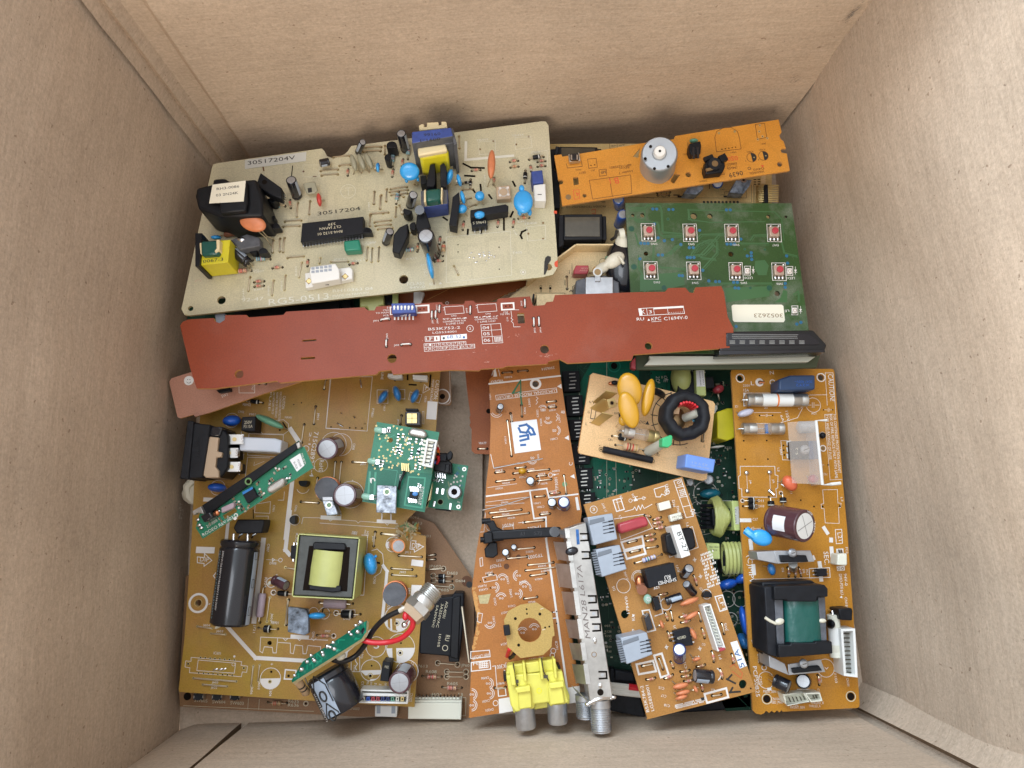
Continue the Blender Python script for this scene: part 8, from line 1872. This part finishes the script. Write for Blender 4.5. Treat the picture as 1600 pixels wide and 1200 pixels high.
def bracket(pts_top, pts_face, chipq, screw, z=16):
    m = MB(); t = [b.P(x, y, z) for x, y in pts_top]; f_ = [b.P(x, y, z - .2) for x, y in pts_face]
    m.prism(t, [p - Vector((0, 0, .7)) for p in t], 'alu'); m.prism(f_, [p - Vector((0, 0, z - 3)) for p in f_], 'alu')
    o = m.build('heatsink_bracket', b.root, .2); b.blk(chipq, z + 1.8, z - 3, 'black', name='power_diode', parent=o, bevel=.4)
    q = b.P(*screw, z + 1.8); m = MB(); m.lathe(q, q + Vector((0, 0, 1.6)), [(0, 2.0, 'alu'), (1, 1.9, 'alu'), (1.6, 1.2, 'alu')], 24, None, 'alu'); m.obox(q + Vector((0, 0, 1.6)), (.9, .2, 0), (-.03, .15, 0), (0, 0, .05), 'pin_dark'); m.build('screw', o); return o
bracket([(315, 122), (545, 120), (572, 190), (340, 204)], [(210, 130), (315, 122), (340, 204), (218, 178)], [(355, 150), (520, 150), (535, 192), (365, 195)], (430, 135), 15)
m = MB(); m.cyl(b.P(438, 232, 3), b.P(436, 205, 10), 2.0, 'steel'); m.build('screw_end', b.root)
b.ellc(292, 200, 312, 275, 24, 3, 5, 'disc_mid')
b.res(402, 228, 408, 282, 'glass'); b.res(445, 232, 450, 285, 'glass'); b.res(470, 228, 486, 280, 'glass')
o = b.L([(536, 234), (664, 228), (668, 288), (540, 292)], 4, closed=True)
b.chip([(585, 238), (648, 234), (652, 280), (590, 284)], 4, 2, name='optocoupler', pins=(1, 3)); o = b.blk([(718, 142), (775, 138), (778, 210), (768, 216), (712, 212)], 8, 0, 'ivory', name='connector', bevel=.6)
b.FI([(705, 110), (750, 108), (752, 140), (708, 142)]); b.FI([(708, 220), (758, 216), (760, 245), (712, 248)]); m = MB(); [m.tube([b.P(x, 135, 4), b.P(x - 5, 118, .5)], .4, 'pin_dark') for x in (728, 742)]; m.build('lead', b.root)
for x, y in ((722, 235), (745, 233)): b.CI(x, y, 7, 4, 'brass_dark')
# big transformer
o = b.blk([(240, 318), (555, 308), (600, 340), (640, 700), (660, 760), (345, 790), (268, 770), (250, 420)], 15, 0, 'black', name='transformer', bevel=.8)
b.blk([(318, 345), (635, 335), (655, 360), (655, 410), (588, 412), (586, 440), (400, 440), (398, 428), (320, 430)], 25, 8, 'black', name='bobbin_end', parent=o, bevel=.8)
b.blk([(345, 712), (420, 712), (424, 700), (575, 698), (580, 690), (680, 690), (685, 765), (480, 782), (348, 790)], 25, 8, 'black', name='bobbin_end', parent=o, bevel=.8)
b.blk([(318, 425), (375, 428), (385, 705), (338, 712)], 21, 2, 'core_grey', name='core_leg', parent=o, bevel=.4); b.blk([(592, 412), (638, 410), (650, 690), (605, 695)], 21, 2, 'core_grey', name='core_leg', parent=o, bevel=.4)
b.blk([(258, 350), (318, 345), (338, 790), (280, 770)], 21.5, 1, 'black_soft', name='core_side', parent=o, bevel=.5)
a_, c_ = b.P(472, 425, 17), b.P(490, 708, 17); du = (c_-a_).normalized(); L_ = (c_-a_).length; sx = Vector((-du.y, du.x, 0)); m = MB(); vs = []; n_ = 20
for t in (0, .12, .3, .5, .7, .88, 1.0):
    for k in range(n_ + 1):
        an = math.pi*k/n_; wv_ = .35*math.sin(k*1.7 + t*9) if 8 < k < 16 and .1 < t < .95 else 0
        vs.append(a_ + du*L_*t + sx*math.copysign(abs(math.cos(an))**.6, math.cos(an))*8.3 + Vector((0, 0, math.sin(an)**.6*(5.6 + wv_))))
m.add(vs, [(i*(n_+1)+k, i*(n_+1)+k+1, (i+1)*(n_+1)+k+1, (i+1)*(n_+1)+k) for i in range(6) for k in range(n_)], 'tape_green'); m.build('winding', o)
m = MB(); m.ell(b.P(352, 565, 21), (2.2, .3, 0), (0, 1.5, 0), (0, 0, .9), 'glue_white', 14, 8); m.tube([b.P(262, 540, 21.5), b.P(295, 562, 21.5), b.P(330, 578, 21.5)], .7, 'glue_white'); m.ell(b.P(620, 560, 21), (1.8, 0, 0), (0, 1.0, 0), (0, 0, .7), 'glue_white', 12, 8); m.build('glue_spot', o)
b.blk([(215, 345), (250, 350), (252, 408), (218, 410)], 12, 0, 'black_soft', name='terminal_edge', parent=o); b.blk([(228, 650), (270, 650), (275, 770), (245, 770)], 8, 0, 'black_soft', name='terminal_edge', parent=o)
b.blk([(720, 485), (805, 480), (812, 500), (808, 560), (730, 555)], 10, 0, 'black', name='connector', bevel=.6)
fuse(b, 685, 520, 708, 790, 2.9, 4.4, mid='white', capm0='ivory', capm1='ivory', cf=.30, name='power_resistor')
b.ellc(650, 585, 690, 575, 28, 4, 6, 'black', name='sensor')
o = b.conn([(735, 612), (825, 608), (842, 915), (755, 905)][::-1][0:0] or [(735, 612), (755, 905), (842, 915), (825, 608)], 10, 0, 'white', wall=1.1, floor=2)
m = MB()
for k in range(10): p_ = b.P(772 + k*1.6, 640 + k*27, 6); m.obox(p_, (1.6, 0, 0), (0, .28, 0), (0, 0, .3), 'pin_dark')
m.build('pins', o)
for i in range(9): b.T(['SW1', 'GND', 'PS2', 'LED', '5V', 'FAN', 'CL', 'VCC', 'S2'][i], 725, 585 + i*34, 727, 612 + i*34, 9)
bracket([(405, 832), (610, 800), (640, 880), (410, 900)], [(285, 775), (385, 828), (410, 900), (290, 850)], [(432, 858), (600, 840), (622, 872), (440, 890)], (500, 826), 16)
b.blk([(245, 735), (262, 760), (270, 840), (248, 845)], 6, 0, 'black_gloss', name='diode'); b.CI(255, 852, 14, 5)
b.cap(320, 930, 412, 975, 40, 11, 'black_gloss', h0=7, stripe=False); b.cap(508, 935, 500, 938, 44, 9, 'black_gloss', h0=1, stripe=1.2)
m = MB(); b.CI(268, 930, 48, 3); b.CI(640, 855, 52, 3); b.L([(635, 850), (645, 862), (655, 850)], 3); b.FI([(275, 978), (300, 978), (302, 995), (275, 995)]); b.FI([(460, 985), (540, 985), (540, 1000), (460, 1000)]); b.res(590, 900, 600, 960, 'pink')
for i, (q, n) in enumerate((([(372, 1020), (510, 1012), (545, 1070), (392, 1082)], 6), ([(512, 1012), (605, 1008), (622, 1062), (548, 1070)], 3))):
    o = b.conn(q, 7, 0, 'ivory', wall=.6, floor=2); m = MB(); (a0, b0), (a1, b1) = ((395, 1040), (535, 1032)) if i == 0 else ((552, 1030), (600, 1026))
    for k in range(n): t = (k + .5)/n; m.obox(b.P(a0 + (a1-a0)*t + 8, b0 + (b1-b0)*t + 12, 4), (.25, -.1, 0), (.4, -1.1, 0), (0, 0, .3), 'pin_dark')
    m.build('pins', o)
for x, y in ((272, 1048), (797, 1032)): b.DI(x, y, 22, 'hole', .06); b.CI(x, y, 28, 5, 'silk_dim')
b.finish()

# ============================================================ small green boards on the left pile
b = Board('receiver_board', 'narrow green and black board slanting across the left pile beside the mains inlet', 'circuit board', [(310, 830, 46), (480, 710, 54), (470, 690, 54)])
b.Z = A1
b.substrate([A1, (908, 500), (920, 545), (948, 545), (1015, 695), (215, 1208), (165, 1130), (205, 985)], 'pcb_bright', 'edge_pale', thick=1.2, slots=[[(360, 1040), (450, 985), (465, 1010), (375, 1068)]])
o = b.blk([(208, 970), (880, 520), (905, 505), (912, 545), (870, 580), (240, 1045)], 2.0, .1, 'black', name='antenna_strip', bevel=.2)
m = MB(); m.disc(b.P(545, 795, 2), 1.7, 2.08, 'foil_green'); m.disc(b.P(545, 795, 2), 1.0, 2.12, 'hole'); m.build('through_hole', o)
b.lab([(842, 640), (918, 592), (948, 680), (895, 725)], .1, 'label', [('3L7C0', 868, 655, 890, 705, 14), ('PD0508', 895, 640, 918, 690, 14)], name='sticker')
b.T('GUB7022', 962, 668, 935, 590, 20); b.T('RODEO REV.003', 220, 1192, 440, 1060, 22); b.T('210-0008 15', 250, 1130, 350, 1065, 20)
o = b.blk([(735, 795), (790, 765), (808, 790), (790, 830), (700, 882), (675, 870), (678, 835)], 4, .2, 'tin', name='crystal', bevel=1.0)
b.blk([(498, 880), (575, 838), (608, 905), (540, 955)], 2.2, .2, 'chip', name='chip', bevel=.15); b.blk([(498, 872), (572, 832), (578, 848), (504, 892)], 2.3, 2.0, 'disc_mid', name='blue_mark')
b.blk([(345, 985), (435, 945), (440, 970), (430, 990), (350, 1025)], 3, .2, 'res_mauve', name='chip', bevel=.5)
o = b.blk([(195, 1045), (265, 1012), (290, 1055), (225, 1095)], 6, .2, 'black_gloss', name='coil', bevel=.6); m = MB(); m.ell(b.P(318, 1022, 1), (1.4, 0, 0), (0, 1.4, 0), (0, 0, 1), 'copper', 12, 6); [m.ell(b.P(x, y, .6), (1.0, .5, 0), (-.3, .7, 0), (0, 0, .6), 'solder', 10, 6) for x, y in ((180, 1070), (190, 1110), (285, 1010), (205, 1130), (330, 1012), (820, 775), (900, 535))]; m.build('solder_spots', b.root)
o = b.blk([(138, 1010), (200, 975), (225, 1030), (175, 1020), (150, 1040)], 4, 1, 'tin', name='contact_clip', bevel=.2); b.blk([(888, 520), (912, 510), (920, 545), (900, 560)], 3, .1, 'tin', name='contact_clip', bevel=.2)
rd = random.Random(21)
for (x, y) in [(760, 715), (735, 735), (745, 700), (770, 705), (800, 700), (815, 690), (850, 745), (845, 770), (620, 800), (610, 815), (625, 880), (640, 870), (650, 890), (660, 880), (620, 900), (440, 920), (450, 940), (470, 960), (480, 940), (490, 960), (500, 975), (480, 985), (500, 1000), (515, 990), (525, 1010), (550, 970), (545, 985), (340, 1060), (355, 1080), (270, 1100), (700, 790), (715, 775), (725, 790), (700, 810), (640, 910), (630, 850), (400, 1050), (820, 800)]: b.smd(x, y, 12, 19, rd.choice([32, 122]), rd.choice(['chip', 'silk', 'mica', 'brass_dark']), h=.5)
b.CI(455, 1040, 12, 7, a0=-60, a1=200); b.FI([(435, 1065), (450, 1045), (465, 1060), (450, 1075)])
b.finish()

b = Board('header_board', 'small green board with white pin header and gold dots, overlapping the tall metal tab', 'circuit board', 42)
b.Z = A2
b.substrate([A2, (410, 365), (862, 440), (755, 1016), (305, 940)], 'pcb_bright', 'edge_pale', thick=1.2, holes=[(508, 497, 18)])
b.FI([(352, 645), (585, 680), (600, 720), (810, 740), (755, 1010), (308, 936)], 'pcb_teal', .012); b.L([(430, 700), (558, 718), (530, 880)], 4, 'trace_teal'); b.L([(360, 730), (345, 920)], 14, 'trace_teal', z=.02); b.L([(400, 735), (390, 930)], 14, 'trace_teal', z=.02)
b.L([(640, 762), (758, 770), (735, 985), (610, 965)], 10, 'trace_teal', True); b.L([(540, 460), (440, 510), (410, 640)], 6, 'trace_teal')
rd = random.Random(30)
for _ in range(95):
    x, y = rd.uniform(375, 840), rd.uniform(385, 760)
    if (x < 480 and y < 460) or abs(x-508) < 24 and abs(y-497) < 24 or x > 740: 
        if rd.random() < .6: continue
    if b.inside(b.p2(x, y)) : b.DI(x, y, 6.5, 'solder_gold', .07); b.hl(x, y, 2.5)
b.blk([(640, 425), (665, 408), (745, 420), (772, 445), (765, 475), (745, 482), (655, 465), (632, 450)], 4, .2, 'tin', name='crystal', bevel=1.2)
o = b.conn([(770, 484), (735, 682), (808, 696), (846, 498)], 6, 0, 'white', wall=.9, floor=1.5); m = MB()
for k in range(7): p_ = b.P(802 - k*5.5, 508 + k*27, 4); m.obox(p_ + Vector((-1.2, 0, 0)), (2.4, -.35, 0), (.05, .55, 0), (0, 0, .5), 'ivory'); m.obox(p_ + Vector((2.2, .2, 0)), (.9, 0, 0), (0, .3, 0), (0, 0, .5), 'jack_grey')
m.build('pins', o)
for x, y, w, l, a in [(565, 465, 14, 26, 80), (600, 465, 14, 26, 80), (560, 510, 14, 30, 80), (580, 540, 12, 26, 80), (560, 560, 12, 26, 80), (575, 580, 12, 26, 80), (590, 590, 12, 26, 80), (545, 590, 12, 24, 80), (695, 500, 14, 26, 80), (735, 505, 14, 26, 80), (730, 525, 12, 24, 0), (665, 560, 12, 26, 80), (660, 600, 12, 26, 80), (710, 580, 16, 34, 75), (725, 560, 14, 20, 0), (700, 620, 12, 24, 0), (715, 650, 12, 24, 80), (640, 520, 14, 22, 10), (650, 490, 12, 20, 0), (530, 560, 10, 20, 80), (655, 630, 12, 24, 10), (690, 690, 12, 26, 80), (720, 700, 12, 24, 80), (455, 660, 12, 24, 80), (440, 685, 10, 22, 10), (710, 820, 10, 20, 80), (725, 830, 10, 20, 80), (500, 410, 12, 20, 0), (495, 430, 12, 20, 0)]: b.smd(x, y, w, l, a, rd.choice(['chip', 'mica', 'silk', 'brass_dark']), h=.6)
b.blk([(650, 868), (712, 875), (700, 925), (640, 915)], 2.2, .3, 'chip', name='chip', bevel=.2); m = MB()
for k in range(4):
    for (x, y) in ((655 + k*16, 848 + k*1.5), (642 + k*16, 928 + k*1.5)): m.obox(b.P(x, y, .4), (.35, .05, 0), (-.2, 1.1, 0), (0, 0, .25), 'solder')
m.ell(b.P(686, 884, 2.2), (1.3, 0, 0), (0, 1.0, 0), (0, 0, .15), 'disc_mid', 14, 6); m.build('pins', b.root)

for i in range(4): b.T(['A-0ER2-1B', '810-000838', 'PB-FREE', '94V-0'][i], 745 - i*12, 830 + i*2, 720 - i*12, 965 + i*2 - i*10, 9)
b.T('G10', 690, 665, 680, 710, 14); b.T('G8', 610, 470, 605, 505, 12); b.T('LED', 575, 745, 570, 780, 12); b.T('TX', 590, 740, 585, 770, 12)
for x, y in ((430, 425), (382, 650), (340, 905)):
    c_ = b.P(x, y, 2); MB().lathe(b.P(x + 18, y + 4, 2), b.P(x - 24, y - 4, 2), [(0, 1.5, 'led_clear'), (2.6, 1.5, 'led_clear'), (3.6, 1.0, 'led_clear'), (3.9, .3, 'led_clear')], 16, 'led_clear', 'led_clear').build('indicator_light', b.root)
    m = MB(); m.obox(b.P(x + 32, y + 4, 1), (.9, 0, 0), (0, 1.1, 0), (0, 0, .5), 'solder'); m.tube([b.P(x + 30, y - 8, 1), b.P(x + 80, y - 8, .3)], .3, 'solder'); m.tube([b.P(x + 30, y + 14, 1), b.P(x + 80, y + 16, .3)], .3, 'solder'); m.build('lead', b.root)
m = MB()
for i in range(4): m.obox(b.P(592 + i*15, 690 + i*2, 1.4), (.32, 0, 0), (-.15, 1.8, 0), (0, 0, .3), 'brass')
m.build('contact_fingers', b.root)
m = MB().tube([b.P(612, 718, 1), b.P(600, 750, 3), b.P(580, 790, 4), b.P(568, 850, 1)], .65, 'wire_black'); m.build('wire', b.root)
b.CI(380, 788, 15, 8, a0=-20, a1=200); b.FI([(360, 770), (375, 778), (372, 810), (362, 800)])
b.blk([(745, 960), (790, 925), (800, 860), (770, 985)], -1, -6, 'edge_pale', name='backing', bevel=.2)
b.finish()

b = Board('sensor_board', 'small green board with black plug and shiny round post, half under the header board', 'circuit board', 22)
b.Z = A2
b.substrate([A2, (700, 640), (960, 665), (1070, 682), (1018, 1005), (830, 990), (770, 978), (760, 900)], 'pcb_bright', 'edge_dark', thick=1.2)
o = b.blk([(835, 590), (920, 590), (925, 640), (950, 660), (950, 740), (905, 735), (820, 715), (822, 690)], 11, 0, 'black', name='plug_connector', bevel=.5)
b.blk([(840, 592), (918, 595), (912, 650), (832, 645)], 14, 9, 'chip', name='plug', parent=o, bevel=.4); b.blk([(910, 600), (940, 570), (958, 590), (948, 630), (920, 645)], 17, 11, 'black_soft', name='latch', parent=o, bevel=.5)
b.blk([(905, 668), (935, 670), (930, 735), (898, 730)], 12.5, 11, 'black', name='side_latch', parent=o, bevel=.3)
m = MB(); [m.obox(b.P(832 + i*17, 738 + i*2, 1), (.28, 0, 0), (-.2, 1.9, 0), (0, 0, .25), 'solder') for i in range(5)]; m.build('pins', o)
for i, c_ in enumerate(('wire_white', 'wire_red', 'wire_orange', 'wire_black', 'wire_red')):
    MB().tube([b.P(845 + i*2, 548 + i*22 - 20, 17), b.P(856, 560 + i*20, 15), b.P(842, 600 + i*16, 13)], .7, c_).build('wire', b.root)
MB().tube([b.P(820, 660, 13), b.P(840, 650, 13), b.P(850, 635, 13)], .8, 'disc_deep').build('wire', b.root)
for x, y in ((1040, 706), (998, 978)): b.DI(x, y, 15, 'steel', .05); b.DI(x, y, 7, 'foil_green', .07)
for x, y in ((1028, 758), (968, 770), (990, 798), (965, 800), (1015, 790), (945, 815), (985, 760), (1008, 825), (975, 750)): b.DI(x, y, 7, 'silk', .06)
m = MB(); q = b.P(978, 875, 0); c_ = b.P(968, 870, 7); m.lathe(q, c_, [(0, 3.2, 'alu'), (6.6, 3.2, 'alu'), (7, 2.9, 'alu'), (7.0, 1.5, 'alu'), (5.5, 1.3, 'hole')], 28, 'alu', 'hole'); m.build('metal_post', b.root)
m = MB()
for pts in ([(838, 840), (856, 842), (850, 885), (832, 882)], [(878, 845), (898, 848), (890, 890), (872, 888)], [(818, 935), (836, 938), (826, 978), (812, 976)], [(935, 950), (950, 952), (944, 998), (930, 996)]):
    q = [b.P(x, y, .5) for x, y in pts]; m.prism(q, [p - Vector((0, 0, .45)) for p in q], 'solder')
m.build('solder_pads', b.root, .1)
b.DI(868, 943, 20, 'hole', .06); b.CI(868, 943, 20, 4, 'foil_green'); b.L([(925, 800), (935, 840), (915, 860), (920, 900), (930, 920)], 10, 'foil_green'); b.FI([(915, 850), (940, 860), (945, 915), (915, 900)], 'foil_green', .055)
b.T('IE', 985, 755, 1008, 735, 20, 'ink_blue'); b.T('Z', 1002, 712, 1015, 700, 18, 'ink_blue'); b.T('CN001', 812, 795, 880, 788, 11); b.T('R1D', 1000, 828, 1030, 832, 11, 'ink_blue'); b.T('R6', 990, 948, 1010, 952, 11)
for x, y in ((815, 790), (835, 778), (850, 795), (868, 785), (885, 795), (845, 770)): b.smd(x, y, 8, 16, rd.choice([0, 90]), 'chip', h=.5)
b.blk([(830, 985), (945, 1002), (945, 1012), (830, 996)], -1.5, -6, 'black', name='rear_connector')
b.finish()

# ============================================================ coax lead with little board and fat black capacitor
b = Board('coax_lead_board', 'small green soldered board with fat black capacitor and red and black wires to threaded socket', 'circuit board', [(456, 1064, 48), (573, 969, 48), (475, 1040, 46)])
b.Z = A4
b.substrate([A4, (500, 560), (496, 625), (470, 668), (62, 925), (58, 912), (125, 800)], 'pcb_teal', 'edge_pale', thick=1.6)
b.traces(40, 'trace_teal', (80, 570, 500, 900), 6, 5, 20)
m = MB(); rd = random.Random(8)
for x, y in ((437, 592), (465, 574), (398, 632), (448, 630), (410, 645), (305, 692), (272, 715), (288, 720), (312, 730), (175, 768), (152, 805), (195, 798), (245, 765), (120, 850), (78, 885), (240, 750), (188, 790)): q = b.P(x, y, .3); s_ = rd.uniform(.9, 1.35); m.ell(q, (s_, 0, 0), (0, s_*.9, 0), (0, 0, s_*1.2), 'solder', 12, 8)
m.build('solder_joints', b.root)
b.finish()
iv = lambda x, y, z: (lambda w: b.inv @ (w - b.o))(at(440 + x/3.75, 820 + y/3.75, z))
a_, c_ = iv(262, 855, 36), iv(372, 1082, 36); du = (c_-a_).normalized(); L_ = (c_-a_).length; rr = 9.7
m = MB().lathe(a_, c_, [(0, rr*.9, 'black_gloss'), (1, rr, 'black_gloss'), (3, rr, 'black_gloss'), (3.6, rr*.94, 'black_gloss'), (4.4, rr, 'black_gloss'), (L_ - 1.2, rr, 'black_gloss'), (L_ - .2, rr*.95, 'black_gloss'), (L_, rr*.85, 'black_gloss')], 40, 'black', 'black'); cp = m.build('fat_capacitor', b.root)
vw = (b.inv @ (CAM - b.o) - (a_+c_)/2); vw = (vw - du*vw.dot(du)).normalized(); w2 = du.cross(vw)
if w2.dot(iv(100, 1000, 36) - iv(300, 1000, 36)) < 0: w2 = -w2
def shell(an, wd, t0, t1, rad, mt, name):
    vs = []
    for k in range(9):
        aa = an - wd + 2*wd*k/8; e = vw*math.cos(aa) + w2*math.sin(aa); vs += [a_ + du*t0 + e*rad, a_ + du*t1 + e*rad]
    MB().add(vs, [(2*k, 2*k+1, 2*k+3, 2*k+2) for k in range(8)], mt).build(name, cp)
shell(.62, .38, 1.5, L_ - 1, rr*1.012, 'grey_print', 'sleeve_stripe')
m = MB()
E1 = lambda an: vw*math.cos(an) + w2*math.sin(an)
for t in (.22, .9):
    for s_ in (-1, 1):
        p0 = a_ + du*(L_*t - 5.5) + E1(.62)*rr*1.03; p1 = a_ + du*(L_*t) + E1(.62 + s_*.33)*rr*1.03; p2 = a_ + du*min(L_*t + 8, L_ - 1.2) + E1(.62 + s_*.33)*rr*1.03
        m.tube([p0, (p0+p1)/2 + E1(.62 + s_*.16)*.1, p1, p2], .28, 'ink', 5)
    cc = a_ + du*min(L_*t + 4.2, L_ - 1.5) + E1(.62)*rr*1.035; tx = du.cross(E1(.62))
    m.tube([cc + du*(2.2*math.cos(q)) + tx*(1.5*math.sin(q)) for q in [i*math.pi/8 for i in range(17)]], .42, 'ink', 5)
m.text('SOLUST+', a_ + du*(L_*.30) + E1(1.13)*rr*1.03, du*9, -(du.cross(E1(1.13)))*1.7 if (du.cross(E1(1.13))).dot(vw) < 0 else du.cross(E1(1.13))*1.7, 'silk')
m.text('(VENT)', a_ + du*(L_*.66) + E1(1.13)*rr*1.03, du*6.5, -(du.cross(E1(1.13)))*1.5 if (du.cross(E1(1.13))).dot(vw) < 0 else du.cross(E1(1.13))*1.5, 'silk'); m.build('sleeve_print', cp)
r_ = MB(); q0, q1 = iv(88, 905, 43), iv(150, 990, 36); L2 = (q1-q0).length
r_.lathe(q0, q1, [(0, 1.4, 'res_tan'), (1, 2.0, 'res_tan'), (L2*.4, 1.8, 'res_tan'), (L2*.4, 1.83, 'ink'), (L2*.48, 1.83, 'ink'), (L2*.48, 1.8, 'res_tan'), (L2*.6, 1.8, 'res_tan'), (L2*.6, 1.83, 'ink'), (L2*.67, 1.83, 'ink'), (L2*.67, 1.8, 'res_tan'), (L2 - 1.2, 2.0, 'res_tan'), (L2, 1.2, 'res_tan')], 16, 'res_tan', 'res_tan'); r_.build('resistor', b.root)
MB().tube([iv(128, 880, 45), iv(150, 930, 40), iv(200, 1000, 30)], .35, 'solder').build('lead', b.root)
m = MB(); m.ell(iv(345, 768, 46), (2.6, 0, 0), (0, 2.0, 0), (0, 0, 2), 'glue_white', 12, 8); m.ell(iv(485, 628, 50), (1.5, 0, 0), (0, 2.4, 0), (0, 0, 1.5), 'black', 12, 8); m.build('underside_part', b.root)
def smooth(pts, n=8):
    out = []; P_ = [pts[0]] + pts + [pts[-1]]
    for i in range(1, len(P_) - 2):
        for k in range(n):
            t = k/n; p0, p1, p2, p3 = P_[i-1], P_[i], P_[i+1], P_[i+2]
            out.append(0.5*((2*p1) + (p2-p0)*t + (2*p0 - 5*p1 + 4*p2 - p3)*t*t + (3*p1 - p0 - 3*p2 + p3)*t*t*t))
    return out + [pts[-1]]
MB().tube(smooth([iv(300, 790, 47), iv(360, 800, 44), (iv(430, 770, 42)), iv(490, 700, 44), iv(540, 615, 48), iv(610, 545, 52), iv(690, 505, 54)]), 1.2, 'wire_black', 12).build('black_wire', b.root)
MB().tube(smooth([iv(462, 670, 49), iv(530, 690, 50), iv(620, 688, 50), iv(700, 665, 52), iv(760, 610, 54), iv(768, 560, 55), iv(735, 530, 56)]), 1.2, 'wire_red', 12).build('red_wire', b.root)
p0, p1 = iv(765, 525, 54), iv(895, 375, 50)
dd = (p1-p0).normalized(); cs = threaded(b, p0 + dd*5, p1, 4.9, b.root, n=9, mt='steel', smooth0=.12, name='threaded_socket')
m = MB(); m.lathe(p0 + dd*2.0, p0 + dd*5.5, [(0, 6.2, 'steel'), (3.5, 6.2, 'steel')], 6, 'steel', 'steel'); m.lathe(p0 + dd*5.5, p0 + dd*9, [(0, 5.2, 'steel'), (2.0, 5.5, 'steel'), (3.4, 5.2, 'steel')], 28, 'steel', 'steel'); m.build('nut', cs)
m = MB(); sdv = dd.cross(Vector((0, 0, 1))).normalized(); m.lathe(p0 - dd*1.5, p0 + dd*2.2, [(0, 5.0, 'beige'), (3.7, 5.6, 'beige')], 6, 'beige', 'beige'); m.build('insulator', cs)
m = MB(); m.tube([iv(690, 505, 54), iv(712, 492, 55), iv(735, 490, 55)], 1.1, 'wire_white'); m.tube([iv(735, 480, 55), iv(728, 505, 55), iv(745, 520, 55)], .8, 'solder'); m.tube([p0 - dd*1, iv(735, 560, 55), iv(720, 588, 54)], .7, 'solder'); m.ell(iv(720, 585, 54), (1.5, 0, 0), (0, 1.5, 0), (0, 0, 1.2), 'solder', 12, 6); m.ell(iv(728, 530, 56), (1.6, .4, 0), (0, 2.4, 0), (0, 0, 1.5), 'wire_red', 12, 6); m.build('soldered_ends', cs)
